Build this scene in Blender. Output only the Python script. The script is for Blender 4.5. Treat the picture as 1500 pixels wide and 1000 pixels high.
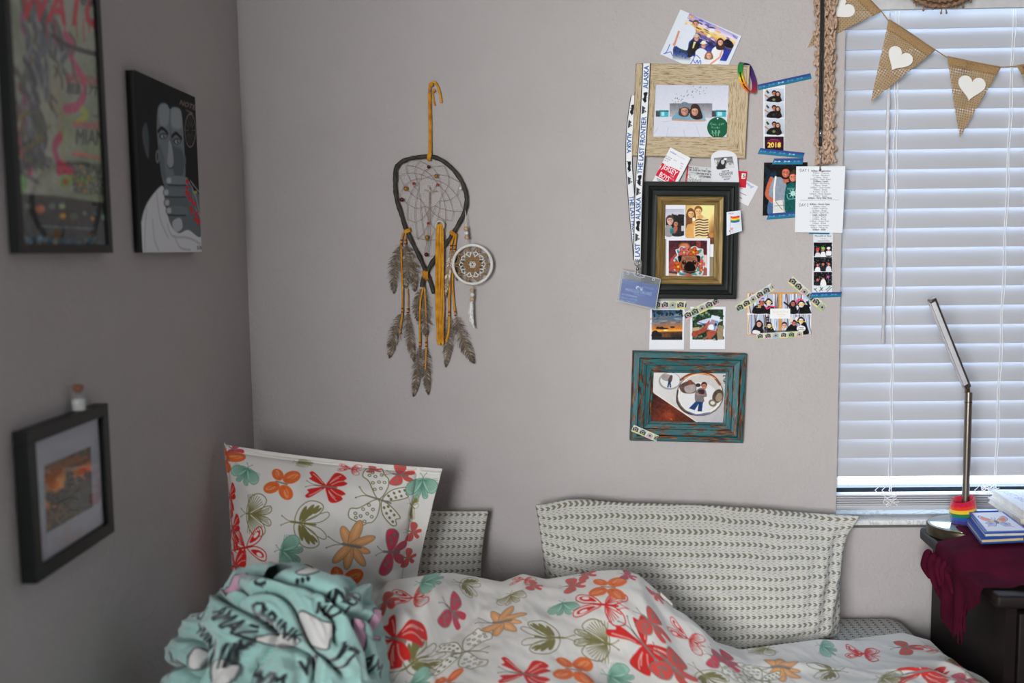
import bpy, bmesh, math, random
import numpy as np
from mathutils import Vector, Matrix

# ------------------------------------------------------------------ clearing
for _o in list(bpy.data.objects):
    bpy.data.objects.remove(_o, do_unlink=True)
SC = bpy.context.scene
COL = SC.collection
RNG = np.random.default_rng(7)
random.seed(7)

# ------------------------------------------------------------------ camera
FPX = 1411.0                       # focal length in pixels of a 1500 x 1000 frame
CAM = np.array([0.0, 0.0, 1.35])
DW = 2.10                          # distance to the back wall
LWX = -0.621                       # left wall


def _n(v):
    v = np.asarray(v, float)
    return v / np.linalg.norm(v)


_Y = _n([(778 - 750) / FPX, (500 - 365) / FPX, -1.0])
_Z = -_n([(939 - 750) / FPX, (500 - 15290) / FPX, -1.0])
_Z = _n(_Z - _Z.dot(_Y) * _Y)
_X = np.cross(_Y, _Z)
RM = np.array([_X, _Y, _Z])        # camera axes to world axes

cam_d = bpy.data.cameras.new('camera')
cam_d.sensor_width = 36.0
cam_d.lens = FPX * 36.0 / 1500.0
cam_d.clip_start = 0.02
cam_d.dof.use_dof = True
cam_d.dof.focus_distance = 2.12
cam_d.dof.aperture_fstop = 2.8
cam = bpy.data.objects.new('camera', cam_d)
m4 = Matrix([[*RM[0], CAM[0]], [*RM[1], CAM[1]], [*RM[2], CAM[2]], [0, 0, 0, 1]])
cam.matrix_world = m4
COL.objects.link(cam)
SC.camera = cam


def ray(px, py):
    return RM @ np.array([(px - 750) / FPX, (500 - py) / FPX, -1.0])


def at_y(px, py, y):
    d = ray(px, py)
    return CAM + d * (y / d[1])


def BW(px, py, off=0.0):           # a point in front of the back wall
    return at_y(px, py, DW - off)


def LW(px, py, off=0.0):           # a point in front of the left wall
    d = ray(px, py)
    return CAM + d * ((LWX + off) / d[0])


def at_z(px, py, z):
    d = ray(px, py)
    return CAM + d * ((z - CAM[2]) / d[2])


def at_x(px, py, x):
    d = ray(px, py)
    return CAM + d * (x / d[0])


def project(P):
    v = (np.asarray(P) - CAM) @ RM
    return 750 - FPX * v[..., 0] / v[..., 2], 500 + FPX * v[..., 1] / v[..., 2], -v[..., 2]


# ------------------------------------------------------------------ light
SC.view_settings.view_transform = 'Standard'
SC.view_settings.look = 'None'
SC.view_settings.gamma = 1.0
SC.view_settings.use_curve_mapping = False
SC.view_settings.exposure = 0.0

world = bpy.data.worlds.new('overcast_sky')
SC.world = world
world.use_nodes = True
bg = world.node_tree.nodes['Background']
bg.inputs[0].default_value = (0.62, 0.79, 1.0, 1)
bg.inputs[1].default_value = 6.5


def area(name, loc, direction, sx, sy, power, color, portal=False, spread=180.0):
    d = bpy.data.lights.new(name, 'AREA')
    d.shape = 'RECTANGLE'
    d.size = sx
    d.size_y = sy
    d.energy = power
    d.color = color
    d.cycles.is_portal = portal
    d.spread = math.radians(spread)
    o = bpy.data.objects.new(name, d)
    o.location = loc
    o.rotation_euler = Vector(direction).to_track_quat('-Z', 'Y').to_euler()
    COL.objects.link(o)
    return o


REAR = -1.60                                           # rear wall of the room, behind the camera
RWX, RWZ, RWW, RWH = -0.92, 1.50, 1.15, 1.15             # rear window: centre and size
LEND, LXX = -0.30, -2.1                                # the left wall ends here; unseen room beyond widened to shape the window light
area('daylight_rear_window', (RWX, REAR - 0.06, RWZ), (0.29, 1, -0.045), RWW, RWH, 32, (1.0, 0.98, 0.965), spread=72.0)   # spread narrowed so the light falls off towards the edges of the view
area('sky_portal', (1.30, 2.32, 1.36), (0, -1, 0), 1.2, 1.3, 0, (1, 1, 1), True)


# ------------------------------------------------------------------ helpers: colour and materials
def lin(c):
    c = np.clip(np.asarray(c, float) / 255.0, 0, 1)
    return np.where(c <= 0.04045, c / 12.92, ((c + 0.055) / 1.055) ** 2.4)


class E:
    """a shader socket with arithmetic"""
    def __init__(s, nt, sock):
        s.nt, s.s = nt, sock

    def _op(s, op, *others):
        n = s.nt.nodes.new('ShaderNodeMath')
        n.operation = op
        for k, v in enumerate((s,) + others):
            if isinstance(v, E):
                s.nt.links.new(v.s, n.inputs[k])
            else:
                n.inputs[k].default_value = v
        return E(s.nt, n.outputs[0])

    def __add__(s, o): return s._op('ADD', o)
    def __sub__(s, o): return s._op('SUBTRACT', o)
    def __mul__(s, o): return s._op('MULTIPLY', o)
    def lt(s, o): return s._op('LESS_THAN', o)
    def gt(s, o): return s._op('GREATER_THAN', o)
    def fr(s): return s._op('FRACT')
    def ab(s): return s._op('ABSOLUTE')
    def mx(s, o): return s._op('MAXIMUM', o)
    def sn(s): return s._op('SINE')


class Mat:
    def __init__(s, name, color=(200, 200, 200), rough=0.6, metal=0.0, spec=0.5, coat=0.0, sheen=0.0):
        s.m = bpy.data.materials.new(name)
        s.m.use_nodes = True
        s.nt = s.m.node_tree
        s.b = s.nt.nodes['Principled BSDF']
        s.b.inputs['Base Color'].default_value = (*lin(color), 1)
        s.b.inputs['Roughness'].default_value = rough
        s.b.inputs['Metallic'].default_value = metal
        s.b.inputs['Specular IOR Level'].default_value = spec
        s.b.inputs['Coat Weight'].default_value = coat
        s.b.inputs['Sheen Weight'].default_value = sheen

    def node(s, t, **kw):
        n = s.nt.nodes.new(t)
        for k, v in kw.items():
            if k in n.inputs:
                n.inputs[k].default_value = v
            else:
                setattr(n, k, v)
        return n

    def link(s, a, b):
        s.nt.links.new(a, b)

    def coords(s, kind='Object', scale=(1, 1, 1)):
        t = s.node('ShaderNodeTexCoord')
        m = s.node('ShaderNodeMapping')
        m.inputs['Scale'].default_value = scale
        s.link(t.outputs[kind], m.inputs[0])
        return m.outputs[0]

    def uv(s):
        t = s.node('ShaderNodeTexCoord')
        x = s.node('ShaderNodeSeparateXYZ')
        s.link(t.outputs['UV'], x.inputs[0])
        return E(s.nt, x.outputs[0]), E(s.nt, x.outputs[1])

    def noise(s, co, scale, detail=2.0, rough=0.5, dist=0.0):
        n = s.node('ShaderNodeTexNoise')
        n.inputs['Scale'].default_value = scale
        n.inputs['Detail'].default_value = detail
        n.inputs['Roughness'].default_value = rough
        n.inputs['Distortion'].default_value = dist
        s.link(co, n.inputs['Vector'])
        return E(s.nt, n.outputs['Fac'])

    def ramp(s, fac, stops):
        r = s.node('ShaderNodeValToRGB')
        els = r.color_ramp.elements
        while len(els) < len(stops):
            els.new(0.5)
        for e, (p, c) in zip(els, stops):
            e.position = p
            e.color = (*lin(c), 1)
        s.link(fac.s, r.inputs[0])
        return r.outputs[0]

    def mix(s, fac, a, b):
        n = s.node('ShaderNodeMix', data_type='RGBA')
        if isinstance(fac, E):
            s.link(fac.s, n.inputs[0])
        else:
            n.inputs[0].default_value = fac
        for k, v in ((6, a), (7, b)):
            if isinstance(v, (tuple, list)):
                n.inputs[k].default_value = (*lin(v), 1)
            else:
                s.link(v, n.inputs[k])
        return n.outputs[2]

    def color(s, sock):
        s.link(sock, s.b.inputs['Base Color'])
        return s

    def bump(s, fac, strength=0.2, dist=0.01):
        n = s.node('ShaderNodeBump')
        n.inputs['Strength'].default_value = strength
        n.inputs['Distance'].default_value = dist
        s.link(fac.s, n.inputs['Height'])
        s.link(n.outputs[0], s.b.inputs['Normal'])
        return s

    def vcol(s):
        a = s.node('ShaderNodeVertexColor', layer_name='Col')
        s.link(a.outputs[0], s.b.inputs['Base Color'])
        return a.outputs[0]


_plain = {}


def plain(color, rough=0.6, metal=0.0, coat=0.0, spec=0.5):
    k = (tuple(color), rough, metal, coat, spec)
    if k not in _plain:
        m = Mat('paint_%d' % len(_plain), color, rough, metal, spec, coat)
        n = m.noise(m.coords('Object'), 60.0, 2.0)
        c = np.array(color, float)
        m.color(m.ramp(n, [(0.25, np.clip(c * 0.95, 0, 255)), (0.75, np.clip(c * 1.04, 0, 255))]))
        _plain[k] = m.m
    return _plain[k]


# ------------------------------------------------------------------ helpers: objects
def tag(o, label, cat, group=None):
    o['label'] = label
    o['category'] = cat
    if group:
        o['group'] = group
    return o


def thing(name, label, cat, loc=(0, 0, 0), group=None):
    o = bpy.data.objects.new(name, None)
    o.empty_display_size = 0.02
    o.location = [float(a) for a in loc]
    COL.objects.link(o)
    return tag(o, label, cat, group)


def adopt(o, parent):
    """meshes are modelled in world coordinates; an Empty's offset is undone for its parts"""
    o.parent = parent
    if parent is not None and parent.type == 'EMPTY':
        o.matrix_parent_inverse = Matrix.Translation(-Vector(parent.location))
    return o


def struct(o):
    o['kind'] = 'structure'
    return o


class MB:
    """collects vertices and faces of one mesh"""
    def __init__(s):
        s.v, s.f, s.c, s.uv = [], [], [], None
        s.hascol = False

    def add(s, vs, fs, col=None):
        o = len(s.v)
        s.v.extend([tuple(map(float, p)) for p in vs])
        s.f.extend([tuple(i + o for i in f) for f in fs])
        if col is not None:
            s.hascol = True
            col = np.asarray(col, float)
            if col.ndim == 1:
                s.c.extend([tuple(col)] * len(vs))
            else:
                s.c.extend([tuple(k) for k in col])
        else:
            s.c.extend([(200, 200, 200)] * len(vs))
        return s

    def box(s, lo, hi, rot=None, origin=(0, 0, 0), col=None, bev=0.0):
        lo, hi = np.array(lo, float), np.array(hi, float)
        if bev <= 0:
            p = [(x, y, z) for z in (lo[2], hi[2]) for y in (lo[1], hi[1]) for x in (lo[0], hi[0])]
            f = [(0, 2, 3, 1), (4, 5, 7, 6), (0, 1, 5, 4), (2, 6, 7, 3), (0, 4, 6, 2), (1, 3, 7, 5)]
        else:
            bm = bmesh.new()
            bmesh.ops.create_cube(bm, size=1.0)
            for v in bm.verts:
                v.co = Vector([(lo[i] + hi[i]) / 2 + v.co[i] * (hi[i] - lo[i]) for i in range(3)])
            bmesh.ops.bevel(bm, geom=list(bm.edges), offset=bev, segments=2, affect='EDGES', profile=0.6)
            bm.verts.index_update()
            p = [tuple(v.co) for v in bm.verts]
            f = [tuple(v.index for v in fa.verts) for fa in bm.faces]
            bm.free()
        if rot is not None:
            p = [tuple(np.asarray(rot) @ np.array(q) + np.array(origin)) for q in p]
        return s.add(p, f, col)

    def tube(s, pts, rad, n=8, cap=True, col=None, flat=1.0, closed=False):
        P = np.asarray(pts, float)
        m = len(P)
        rad = np.broadcast_to(np.asarray(rad, float), (m,))
        T = np.gradient(P, axis=0)
        if closed:
            T = np.roll(P, -1, 0) - np.roll(P, 1, 0)
        T /= np.maximum(np.linalg.norm(T, axis=1, keepdims=True), 1e-9)
        ref = np.array([0, 1.0, 0]) if abs(T[0][1]) < 0.9 else np.array([1.0, 0, 0])
        vs, fs = [], []
        a = _n(np.cross(T[0], ref))
        for i in range(m):
            a = a - a.dot(T[i]) * T[i]
            a = _n(a) if np.linalg.norm(a) > 1e-6 else _n(np.cross(T[i], ref))
            b = np.cross(T[i], a)
            for k in range(n):
                t = 2 * math.pi * k / n
                vs.append(P[i] + rad[i] * (math.cos(t) * a + flat * math.sin(t) * b))
        rows = m if closed else m - 1
        for i in range(rows):
            j = (i + 1) % m
            for k in range(n):
                l = (k + 1) % n
                fs.append((i * n + k, i * n + l, j * n + l, j * n + k))
        if cap and not closed:
            fs.append(tuple(range(n - 1, -1, -1)))
            fs.append(tuple((m - 1) * n + k for k in range(n)))
        return s.add(vs, fs, col)

    def lathe(s, prof, origin=(0, 0, 0), n=24, rot=None, col=None):
        """prof: list of (radius, height)"""
        vs, fs = [], []
        m = len(prof)
        for r, h in prof:
            for k in range(n):
                t = 2 * math.pi * k / n
                vs.append((r * math.cos(t), r * math.sin(t), h))
        for i in range(m - 1):
            for k in range(n):
                l = (k + 1) % n
                fs.append((i * n + k, i * n + l, (i + 1) * n + l, (i + 1) * n + k))
        fs.append(tuple(range(n - 1, -1, -1)))
        fs.append(tuple((m - 1) * n + k for k in range(n)))
        R = np.eye(3) if rot is None else np.asarray(rot)
        vs = [R @ np.array(v) + np.array(origin) for v in vs]
        return s.add(vs, fs, col)

    def ball(s, c, r, n=12, m=8, col=None, sc=(1, 1, 1)):
        prof = [(max(1e-5, math.sin(math.pi * i / m)), -math.cos(math.pi * i / m)) for i in range(m + 1)]
        vs, fs = [], []
        for rr, h in prof:
            for k in range(n):
                t = 2 * math.pi * k / n
                vs.append((c[0] + r * sc[0] * rr * math.cos(t), c[1] + r * sc[1] * rr * math.sin(t), c[2] + r * sc[2] * h))
        for i in range(m):
            for k in range(n):
                l = (k + 1) % n
                fs.append((i * n + k, i * n + l, (i + 1) * n + l, (i + 1) * n + k))
        return s.add(vs, fs, col)

    def slab(s, outline, dvec, col=None):
        """flat outline (3D points) pushed along dvec into a plate"""
        n = len(outline)
        a = [np.array(p, float) for p in outline]
        b = [p + np.array(dvec) for p in a]
        fs = [tuple(range(n)), tuple(range(2 * n - 1, n - 1, -1))]
        fs += [(i, n + i, n + (i + 1) % n, (i + 1) % n) for i in range(n)]
        return s.add(a + b, fs, col)

    def build(s, name, mat, parent=None, smooth=False):
        me = bpy.data.meshes.new(name)
        me.from_pydata(s.v, [], s.f)
        if s.hascol:
            put_col(me, lin(np.array(s.c)))
        return finish(name, me, mat, parent, smooth)


def put_col(me, rgb):
    a = me.color_attributes.new('Col', 'FLOAT_COLOR', 'POINT')
    d = np.ones((len(me.vertices), 4), np.float32)
    d[:, :3] = rgb
    a.data.foreach_set('color', d.ravel())


def finish(name, me, mat, parent=None, smooth=False, fix=True):
    if fix:
        bm = bmesh.new()
        bm.from_mesh(me)
        bmesh.ops.recalc_face_normals(bm, faces=bm.faces)
        bm.to_mesh(me)
        bm.free()
    if smooth:
        me.polygons.foreach_set('use_smooth', np.ones(len(me.polygons), bool))
        if smooth == 'auto':
            try:
                me.set_sharp_from_angle(angle=math.radians(40))
            except Exception:
                pass
    if mat is not None:
        me.materials.append(mat.m if isinstance(mat, Mat) else mat)
    o = bpy.data.objects.new(name, me)
    COL.objects.link(o)
    if parent is not None:
        adopt(o, parent)
    return o


def copy_obj(o, parent=None, loc=None):
    c = o.copy()
    COL.objects.link(c)
    adopt(c, parent)
    if loc is not None:
        c.location = loc
    return c


def grid_mesh(name, P, mat, parent=None, col=None, uv=None, thick=None, closed_back=None, smooth=True):
    """P: (h, w, 3) points. thick: vector or (h,w,3) offset for a closed back side."""
    h, w = P.shape[:2]
    V = P.reshape(-1, 3)
    idx = np.arange(h * w).reshape(h, w)
    q = np.stack([idx[:-1, :-1], idx[1:, :-1], idx[1:, 1:], idx[:-1, 1:]], -1).reshape(-1, 4)
    faces = [q]
    nb = 0
    if thick is not None:
        per = np.concatenate([idx[0, :-1], idx[:-1, -1], idx[-1, :0:-1], idx[:0:-1, 0]])
        nb = len(per)
        B = V[per] + (np.asarray(thick) if np.asarray(thick).ndim == 1 else np.asarray(thick).reshape(-1, 3)[per])
        b = h * w + np.arange(nb)
        faces.append(np.stack([per, np.roll(per, -1), np.roll(b, -1), b], -1))
        V = np.concatenate([V, B])
    elif closed_back is not None:
        # a second sheet that shares the rim
        Bk = closed_back.reshape(-1, 3)
        inner = np.zeros((h, w), bool)
        inner[1:-1, 1:-1] = True
        bidx = idx.copy()
        ids = np.where(inner.ravel())[0]
        bidx.ravel()[ids] = h * w + np.arange(len(ids))
        V = np.concatenate([V, Bk[ids]])
        faces.append(np.stack([bidx[:-1, :-1], bidx[:-1, 1:], bidx[1:, 1:], bidx[1:, :-1]], -1).reshape(-1, 4))
        nb = len(ids)
    F = np.concatenate(faces)
    me = bpy.data.meshes.new(name)
    me.vertices.add(len(V))
    me.vertices.foreach_set('co', V.astype(np.float32).ravel())
    loops, starts, tot = [F.ravel()], [np.arange(len(F)) * 4], F.size
    if thick is not None:
        # back side: one strip of faces between the left and right rim, the rim rows closed by n-gons
        o = h * w
        top = o + np.arange(w)                          # rim order: top row, right column, bottom row, left column
        R = o + (w - 1) + np.arange(h)
        Lc = np.array([o] + [o + 2 * (w - 1) + (h - 1) + (h - 1 - i) for i in range(1, h)])
        bot = o + (w - 1) + (h - 1) + np.arange(w)      # from right to left
        polys = []
        if h == 2:
            polys.append(np.concatenate([top, bot]))
        else:
            polys.append(np.concatenate([top, [R[1], Lc[1]]]))
            for i in range(1, h - 2):
                polys.append(np.array([Lc[i], R[i], R[i + 1], Lc[i + 1]]))
            polys.append(np.concatenate([[Lc[h - 2], R[h - 2]], bot]))
        for p in polys:
            loops.append(p)
            starts.append(np.array([tot]))
            tot += len(p)
    loops, starts = np.concatenate(loops), np.concatenate(starts)
    me.loops.add(tot)
    me.loops.foreach_set('vertex_index', loops.astype(np.int32))
    me.polygons.add(len(starts))
    me.polygons.foreach_set('loop_start', starts.astype(np.int32))
    me.update(calc_edges=True)
    me.validate()
    if col is not None:
        c = col.reshape(-1, 3)
        if thick is not None:
            c = np.concatenate([c, c[per]])
        elif closed_back is not None:
            c = np.concatenate([c, c[ids]])
        put_col(me, lin(c))
    if uv is not None:
        u = uv.reshape(-1, 2)
        if thick is not None:
            u = np.concatenate([u, u[per]])
        elif closed_back is not None:
            u = np.concatenate([u, u[ids]])
        lay = me.uv_layers.new(name='UVMap')
        li = np.empty(len(me.loops), np.int32)
        me.loops.foreach_get('vertex_index', li)
        lay.data.foreach_set('uv', u[li].astype(np.float32).ravel())
    return finish(name, me, mat, parent, smooth, fix=False)


# ------------------------------------------------------------------ value noise for shapes
def vnoise(x, y, seed=0):
    x, y = np.asarray(x, float), np.asarray(y, float)
    r = np.random.default_rng(seed).random((64, 64))
    xi, yi = np.floor(x).astype(int), np.floor(y).astype(int)
    fx, fy = x - xi, y - yi
    fx, fy = fx * fx * (3 - 2 * fx), fy * fy * (3 - 2 * fy)
    g = lambda a, b: r[a % 64, b % 64]
    return ((g(xi, yi) * (1 - fx) + g(xi + 1, yi) * fx) * (1 - fy) + (g(xi, yi + 1) * (1 - fx) + g(xi + 1, yi + 1) * fx) * fy) * 2 - 1


def sm(pts, n=6, closed=True):
    """smooth curve through points (Catmull-Rom)"""
    P = np.asarray(pts, float)
    m = len(P)
    out = []
    rng = range(m if closed else m - 1)
    for i in rng:
        if closed:
            a, b, c, d = P[i - 1], P[i], P[(i + 1) % m], P[(i + 2) % m]
        else:
            a, b, c, d = P[max(i - 1, 0)], P[i], P[i + 1], P[min(i + 2, m - 1)]
        for k in range(n):
            t = k / n
            out.append(0.5 * ((2 * b) + (c - a) * t + (2 * a - 5 * b + 4 * c - d) * t * t + (3 * b - a - 3 * c + d) * t ** 3))
    if not closed:
        out.append(P[-1])
    return np.array(out)
# ------------------------------------------------------------------ painter: colours printed on a fine mesh
_glyph = {}


def text_tris(s, shear=0.0):
    k = (s, shear)
    if k not in _glyph:
        cu = bpy.data.curves.new('glyphs', 'FONT')
        cu.body = s
        cu.align_x = 'CENTER'
        cu.align_y = 'CENTER'
        cu.size = 1.0
        cu.shear = shear
        cu.resolution_u = 2
        ob = bpy.data.objects.new('glyphs', cu)
        me = bpy.data.meshes.new_from_object(ob)
        me.calc_loop_triangles()
        V = np.array([v.co[:2] for v in me.vertices]).reshape(-1, 2)
        T = np.array([t.vertices[:] for t in me.loop_triangles], int).reshape(-1, 3)
        tris = V[T] if len(T) else np.zeros((0, 3, 2))
        bpy.data.objects.remove(ob)
        bpy.data.curves.remove(cu)
        bpy.data.meshes.remove(me)
        if len(tris):
            lo, hi = tris.reshape(-1, 2).min(0), tris.reshape(-1, 2).max(0)
            tris = tris - (lo + hi) / 2
        _glyph[k] = tris
    return _glyph[k]


def homography(src, dst):
    A = []
    for (x, y), (u, v) in zip(src, dst):
        A.append([x, y, 1, 0, 0, 0, -u * x, -u * y, -u])
        A.append([0, 0, 0, x, y, 1, -v * x, -v * y, -v])
    _, _, vt = np.linalg.svd(np.array(A, float))
    return vt[-1].reshape(3, 3)


class Canvas:
    def __init__(s, w, h, bg=(255, 255, 255)):
        s.w, s.h = int(w), int(h)
        s.a = np.empty((s.h, s.w, 3), np.float32)
        s.a[:] = bg
        s.f = lambda p: p
        s.k = 1.0
        s.clip = None

    @classmethod
    def quad(cls, corners, res=2.0, bg=(255, 255, 255), size=None):
        """a canvas over a four-cornered print in the photograph (TL, TR, BR, BL)"""
        c = np.array(corners, float)
        if size is None:
            w = (np.linalg.norm(c[1] - c[0]) + np.linalg.norm(c[2] - c[3])) / 2 * res
            h = (np.linalg.norm(c[3] - c[0]) + np.linalg.norm(c[2] - c[1])) / 2 * res
            size = (max(4, int(w)), max(4, int(h)))
        o = cls(size[0], size[1], bg)
        W, H = o.w - 1, o.h - 1
        o.H = homography(c, [(0, 0), (W, 0), (W, H), (0, H)])
        o.trace(0, 0, 1)
        return o

    def trace(s, ox, oy, sc):
        """draw in coordinates of an enlargement: photograph pixel = origin + p / sc"""
        def f(p):
            p = np.asarray(p, float) / sc + np.array([ox, oy])
            q = np.concatenate([p, np.ones(p.shape[:-1] + (1,))], -1) @ s.H.T
            return q[..., :2] / q[..., 2:]
        s.f = f
        mid = np.array([[0, 0], [1, 0], [0, 1.0]])
        mid = mid + (np.array([s.w / 2, s.h / 2]) * 0)
        j = f(mid)
        s.k = math.sqrt(abs(np.cross(j[1] - j[0], j[2] - j[0])))
        return s

    def affine(s, origin, ux, uy):
        """local (a, b) -> grid = origin + a*ux + b*uy"""
        o, ux, uy = np.array(origin, float), np.array(ux, float), np.array(uy, float)
        s.f = lambda p: o + np.asarray(p, float)[..., :1] * ux + np.asarray(p, float)[..., 1:2] * uy
        s.k = math.sqrt(abs(ux[0] * uy[1] - ux[1] * uy[0]))
        return s

    # -- low level
    def _win(s, P, pad):
        x0, y0 = np.floor(P.min(0) - pad).astype(int)
        x1, y1 = np.ceil(P.max(0) + pad).astype(int)
        x0, y0, x1, y1 = max(x0, 0), max(y0, 0), min(x1, s.w - 1), min(y1, s.h - 1)
        if x1 < x0 or y1 < y0:
            return None
        X, Y = np.meshgrid(np.arange(x0, x1 + 1), np.arange(y0, y1 + 1))
        return x0, y0, x1, y1, X.astype(np.float32), Y.astype(np.float32)

    def _blend(s, wn, cov, col):
        x0, y0, x1, y1 = wn[:4]
        if s.clip is not None:
            cov = cov * s.clip[y0:y1 + 1, x0:x1 + 1]
        t = s.a[y0:y1 + 1, x0:x1 + 1]
        col = np.asarray(col, np.float32)
        t += (col - t) * cov[..., None]

    @staticmethod
    def _dist(X, Y, P, closed):
        d = np.full(X.shape, 1e9, np.float32)
        ins = np.zeros(X.shape, bool)
        n = len(P)
        for i in range(n if closed else n - 1):
            ax, ay = P[i]
            bx, by = P[(i + 1) % n]
            ex, ey = bx - ax, by - ay
            L = ex * ex + ey * ey + 1e-12
            px, py = X - ax, Y - ay
            t = np.clip((px * ex + py * ey) / L, 0, 1)
            dx, dy = px - t * ex, py - t * ey
            np.minimum(d, dx * dx + dy * dy, out=d)
            if closed and ay != by:
                c = (ay > Y) != (by > Y)
                ins ^= c & (X < (bx - ax) * (Y - ay) / (by - ay) + ax)
        return np.sqrt(d), ins

    # -- shapes
    def poly(s, pts, col, alpha=1.0, soft=0.0, tex=None):
        P = s.f(np.asarray(pts, float))
        sf = soft * s.k
        wn = s._win(P, 1.5 + sf)
        if wn is None:
            return s
        d, ins = s._dist(wn[4], wn[5], P, True)
        sd = np.where(ins, -d, d)
        cov = np.clip(0.5 - sd / (1.0 + 2 * sf), 0, 1) * alpha
        s._blend(wn, cov, col)
        return s

    def line(s, pts, w, col, alpha=1.0):
        P = s.f(np.asarray(pts, float))
        hw = max(w * s.k / 2, 0.35)
        wn = s._win(P, hw + 1.5)
        if wn is None:
            return s
        d, _ = s._dist(wn[4], wn[5], P, False)
        cov = np.clip(0.5 + hw - d, 0, 1) * alpha * min(1.0, w * s.k / 0.7)
        s._blend(wn, cov, col)
        return s

    def ell(s, cx, cy, rx, ry, col, rot=0.0, alpha=1.0, soft=0.0, n=22):
        t = np.linspace(0, 2 * math.pi, n, endpoint=False)
        a, b = rx * np.cos(t), ry * np.sin(t)
        c, d = math.cos(rot), math.sin(rot)
        return s.poly(np.stack([cx + a * c - b * d, cy + a * d + b * c], -1), col, alpha, soft)

    def rect(s, x0, y0, x1, y1, col, alpha=1.0, soft=0.0):
        return s.poly([(x0, y0), (x1, y0), (x1, y1), (x0, y1)], col, alpha, soft)

    def vgrad(s, pts, stops, p0, p1, alpha=1.0):
        """colour gradient from p0 to p1 inside an outline; stops: (t, colour)"""
        P = s.f(np.asarray(pts, float))
        wn = s._win(P, 1.5)
        if wn is None:
            return s
        d, ins = s._dist(wn[4], wn[5], P, True)
        cov = np.clip(0.5 - np.where(ins, -d, d), 0, 1) * alpha
        a, b = s.f(np.array([p0, p1], float))
        e = b - a
        t = ((wn[4] - a[0]) * e[0] + (wn[5] - a[1]) * e[1]) / e.dot(e)
        ts = [q[0] for q in stops]
        col = np.stack([np.interp(t, ts, [q[1][k] for q in stops]) for k in range(3)], -1)
        s._blend(wn, cov, col)
        return s

    def text(s, string, x, y, size, col, rot=0.0, sx=1.0, shear=0.0, alpha=1.0, flip=False, bold=0.0):
        T = text_tris(string, shear)
        if not len(T):
            return s
        c, d = math.cos(rot), math.sin(rot)
        a = T[..., 0] * size * sx * (-1 if flip else 1)
        b = -T[..., 1] * size
        L = np.stack([x + a * c - b * d, y + a * d + b * c], -1)
        G = s.f(L.reshape(-1, 2)).reshape(-1, 3, 2)
        P = G.reshape(-1, 2)
        wn = s._win(P, 2)
        if wn is None:
            return s
        x0, y0, x1, y1 = wn[:4]
        SS = 3
        W, H = (x1 - x0 + 1) * SS, (y1 - y0 + 1) * SS
        acc = np.zeros((H, W), bool)
        B = bold * s.k
        for t in G:
            q = (t - np.array([x0, y0]) + 0.5) * SS
            lo = np.maximum(np.floor(q.min(0) - B * SS).astype(int), 0)
            hi = np.minimum(np.ceil(q.max(0) + B * SS).astype(int), [W - 1, H - 1])
            if hi[0] < lo[0] or hi[1] < lo[1]:
                continue
            X, Y = np.meshgrid(np.arange(lo[0], hi[0] + 1) + 0.5, np.arange(lo[1], hi[1] + 1) + 0.5)
            r = []
            ar = (q[1, 0] - q[0, 0]) * (q[2, 1] - q[0, 1]) - (q[1, 1] - q[0, 1]) * (q[2, 0] - q[0, 0])
            if abs(ar) < 1e-9:
                continue
            sg = 1 if ar > 0 else -1
            m = np.ones(X.shape, bool)
            for i in range(3):
                A, Bq = q[i], q[(i + 1) % 3]
                e = Bq - A
                m &= ((e[0] * (Y - A[1]) - e[1] * (X - A[0])) * sg) >= -B * SS * np.hypot(*e)
            acc[lo[1]:hi[1] + 1, lo[0]:hi[0] + 1] |= m
        cov = acc.reshape(H // SS, SS, W // SS, SS).mean((1, 3)).astype(np.float32) * alpha
        s._blend(wn, cov, col)
        return s

    def mottle(s, amp, cell, seed=0):
        Y, X = np.mgrid[0:s.h, 0:s.w]
        n = vnoise(X / cell, Y / cell, seed) * 0.6 + vnoise(X / cell * 2.3, Y / cell * 2.3, seed + 1) * 0.4
        s.a += (n * amp)[..., None].astype(np.float32)
        return s

    def blots(s, pts, cols, n, r, seed, alpha=0.8, asp=1.0):
        """random soft spots inside the box pts=(x0,y0,x1,y1)"""
        g = np.random.default_rng(seed)
        for i in range(n):
            x, y = g.uniform(pts[0], pts[2]), g.uniform(pts[1], pts[3])
            q = r * g.uniform(0.5, 1.4)
            s.ell(x, y, q * asp, q, cols[g.integers(len(cols))], g.uniform(0, 3), alpha, 0, 10)
        return s

    def done(s, gain=1.0):
        a = np.clip(s.a, 0, 255)
        if gain != 1.0:
            l = np.clip(lin(a) * gain, 0, 0.86)
            a = 255 * np.where(l <= 0.0031308, l * 12.92, 1.055 * l ** (1 / 2.4) - 0.055)
        return a


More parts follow.
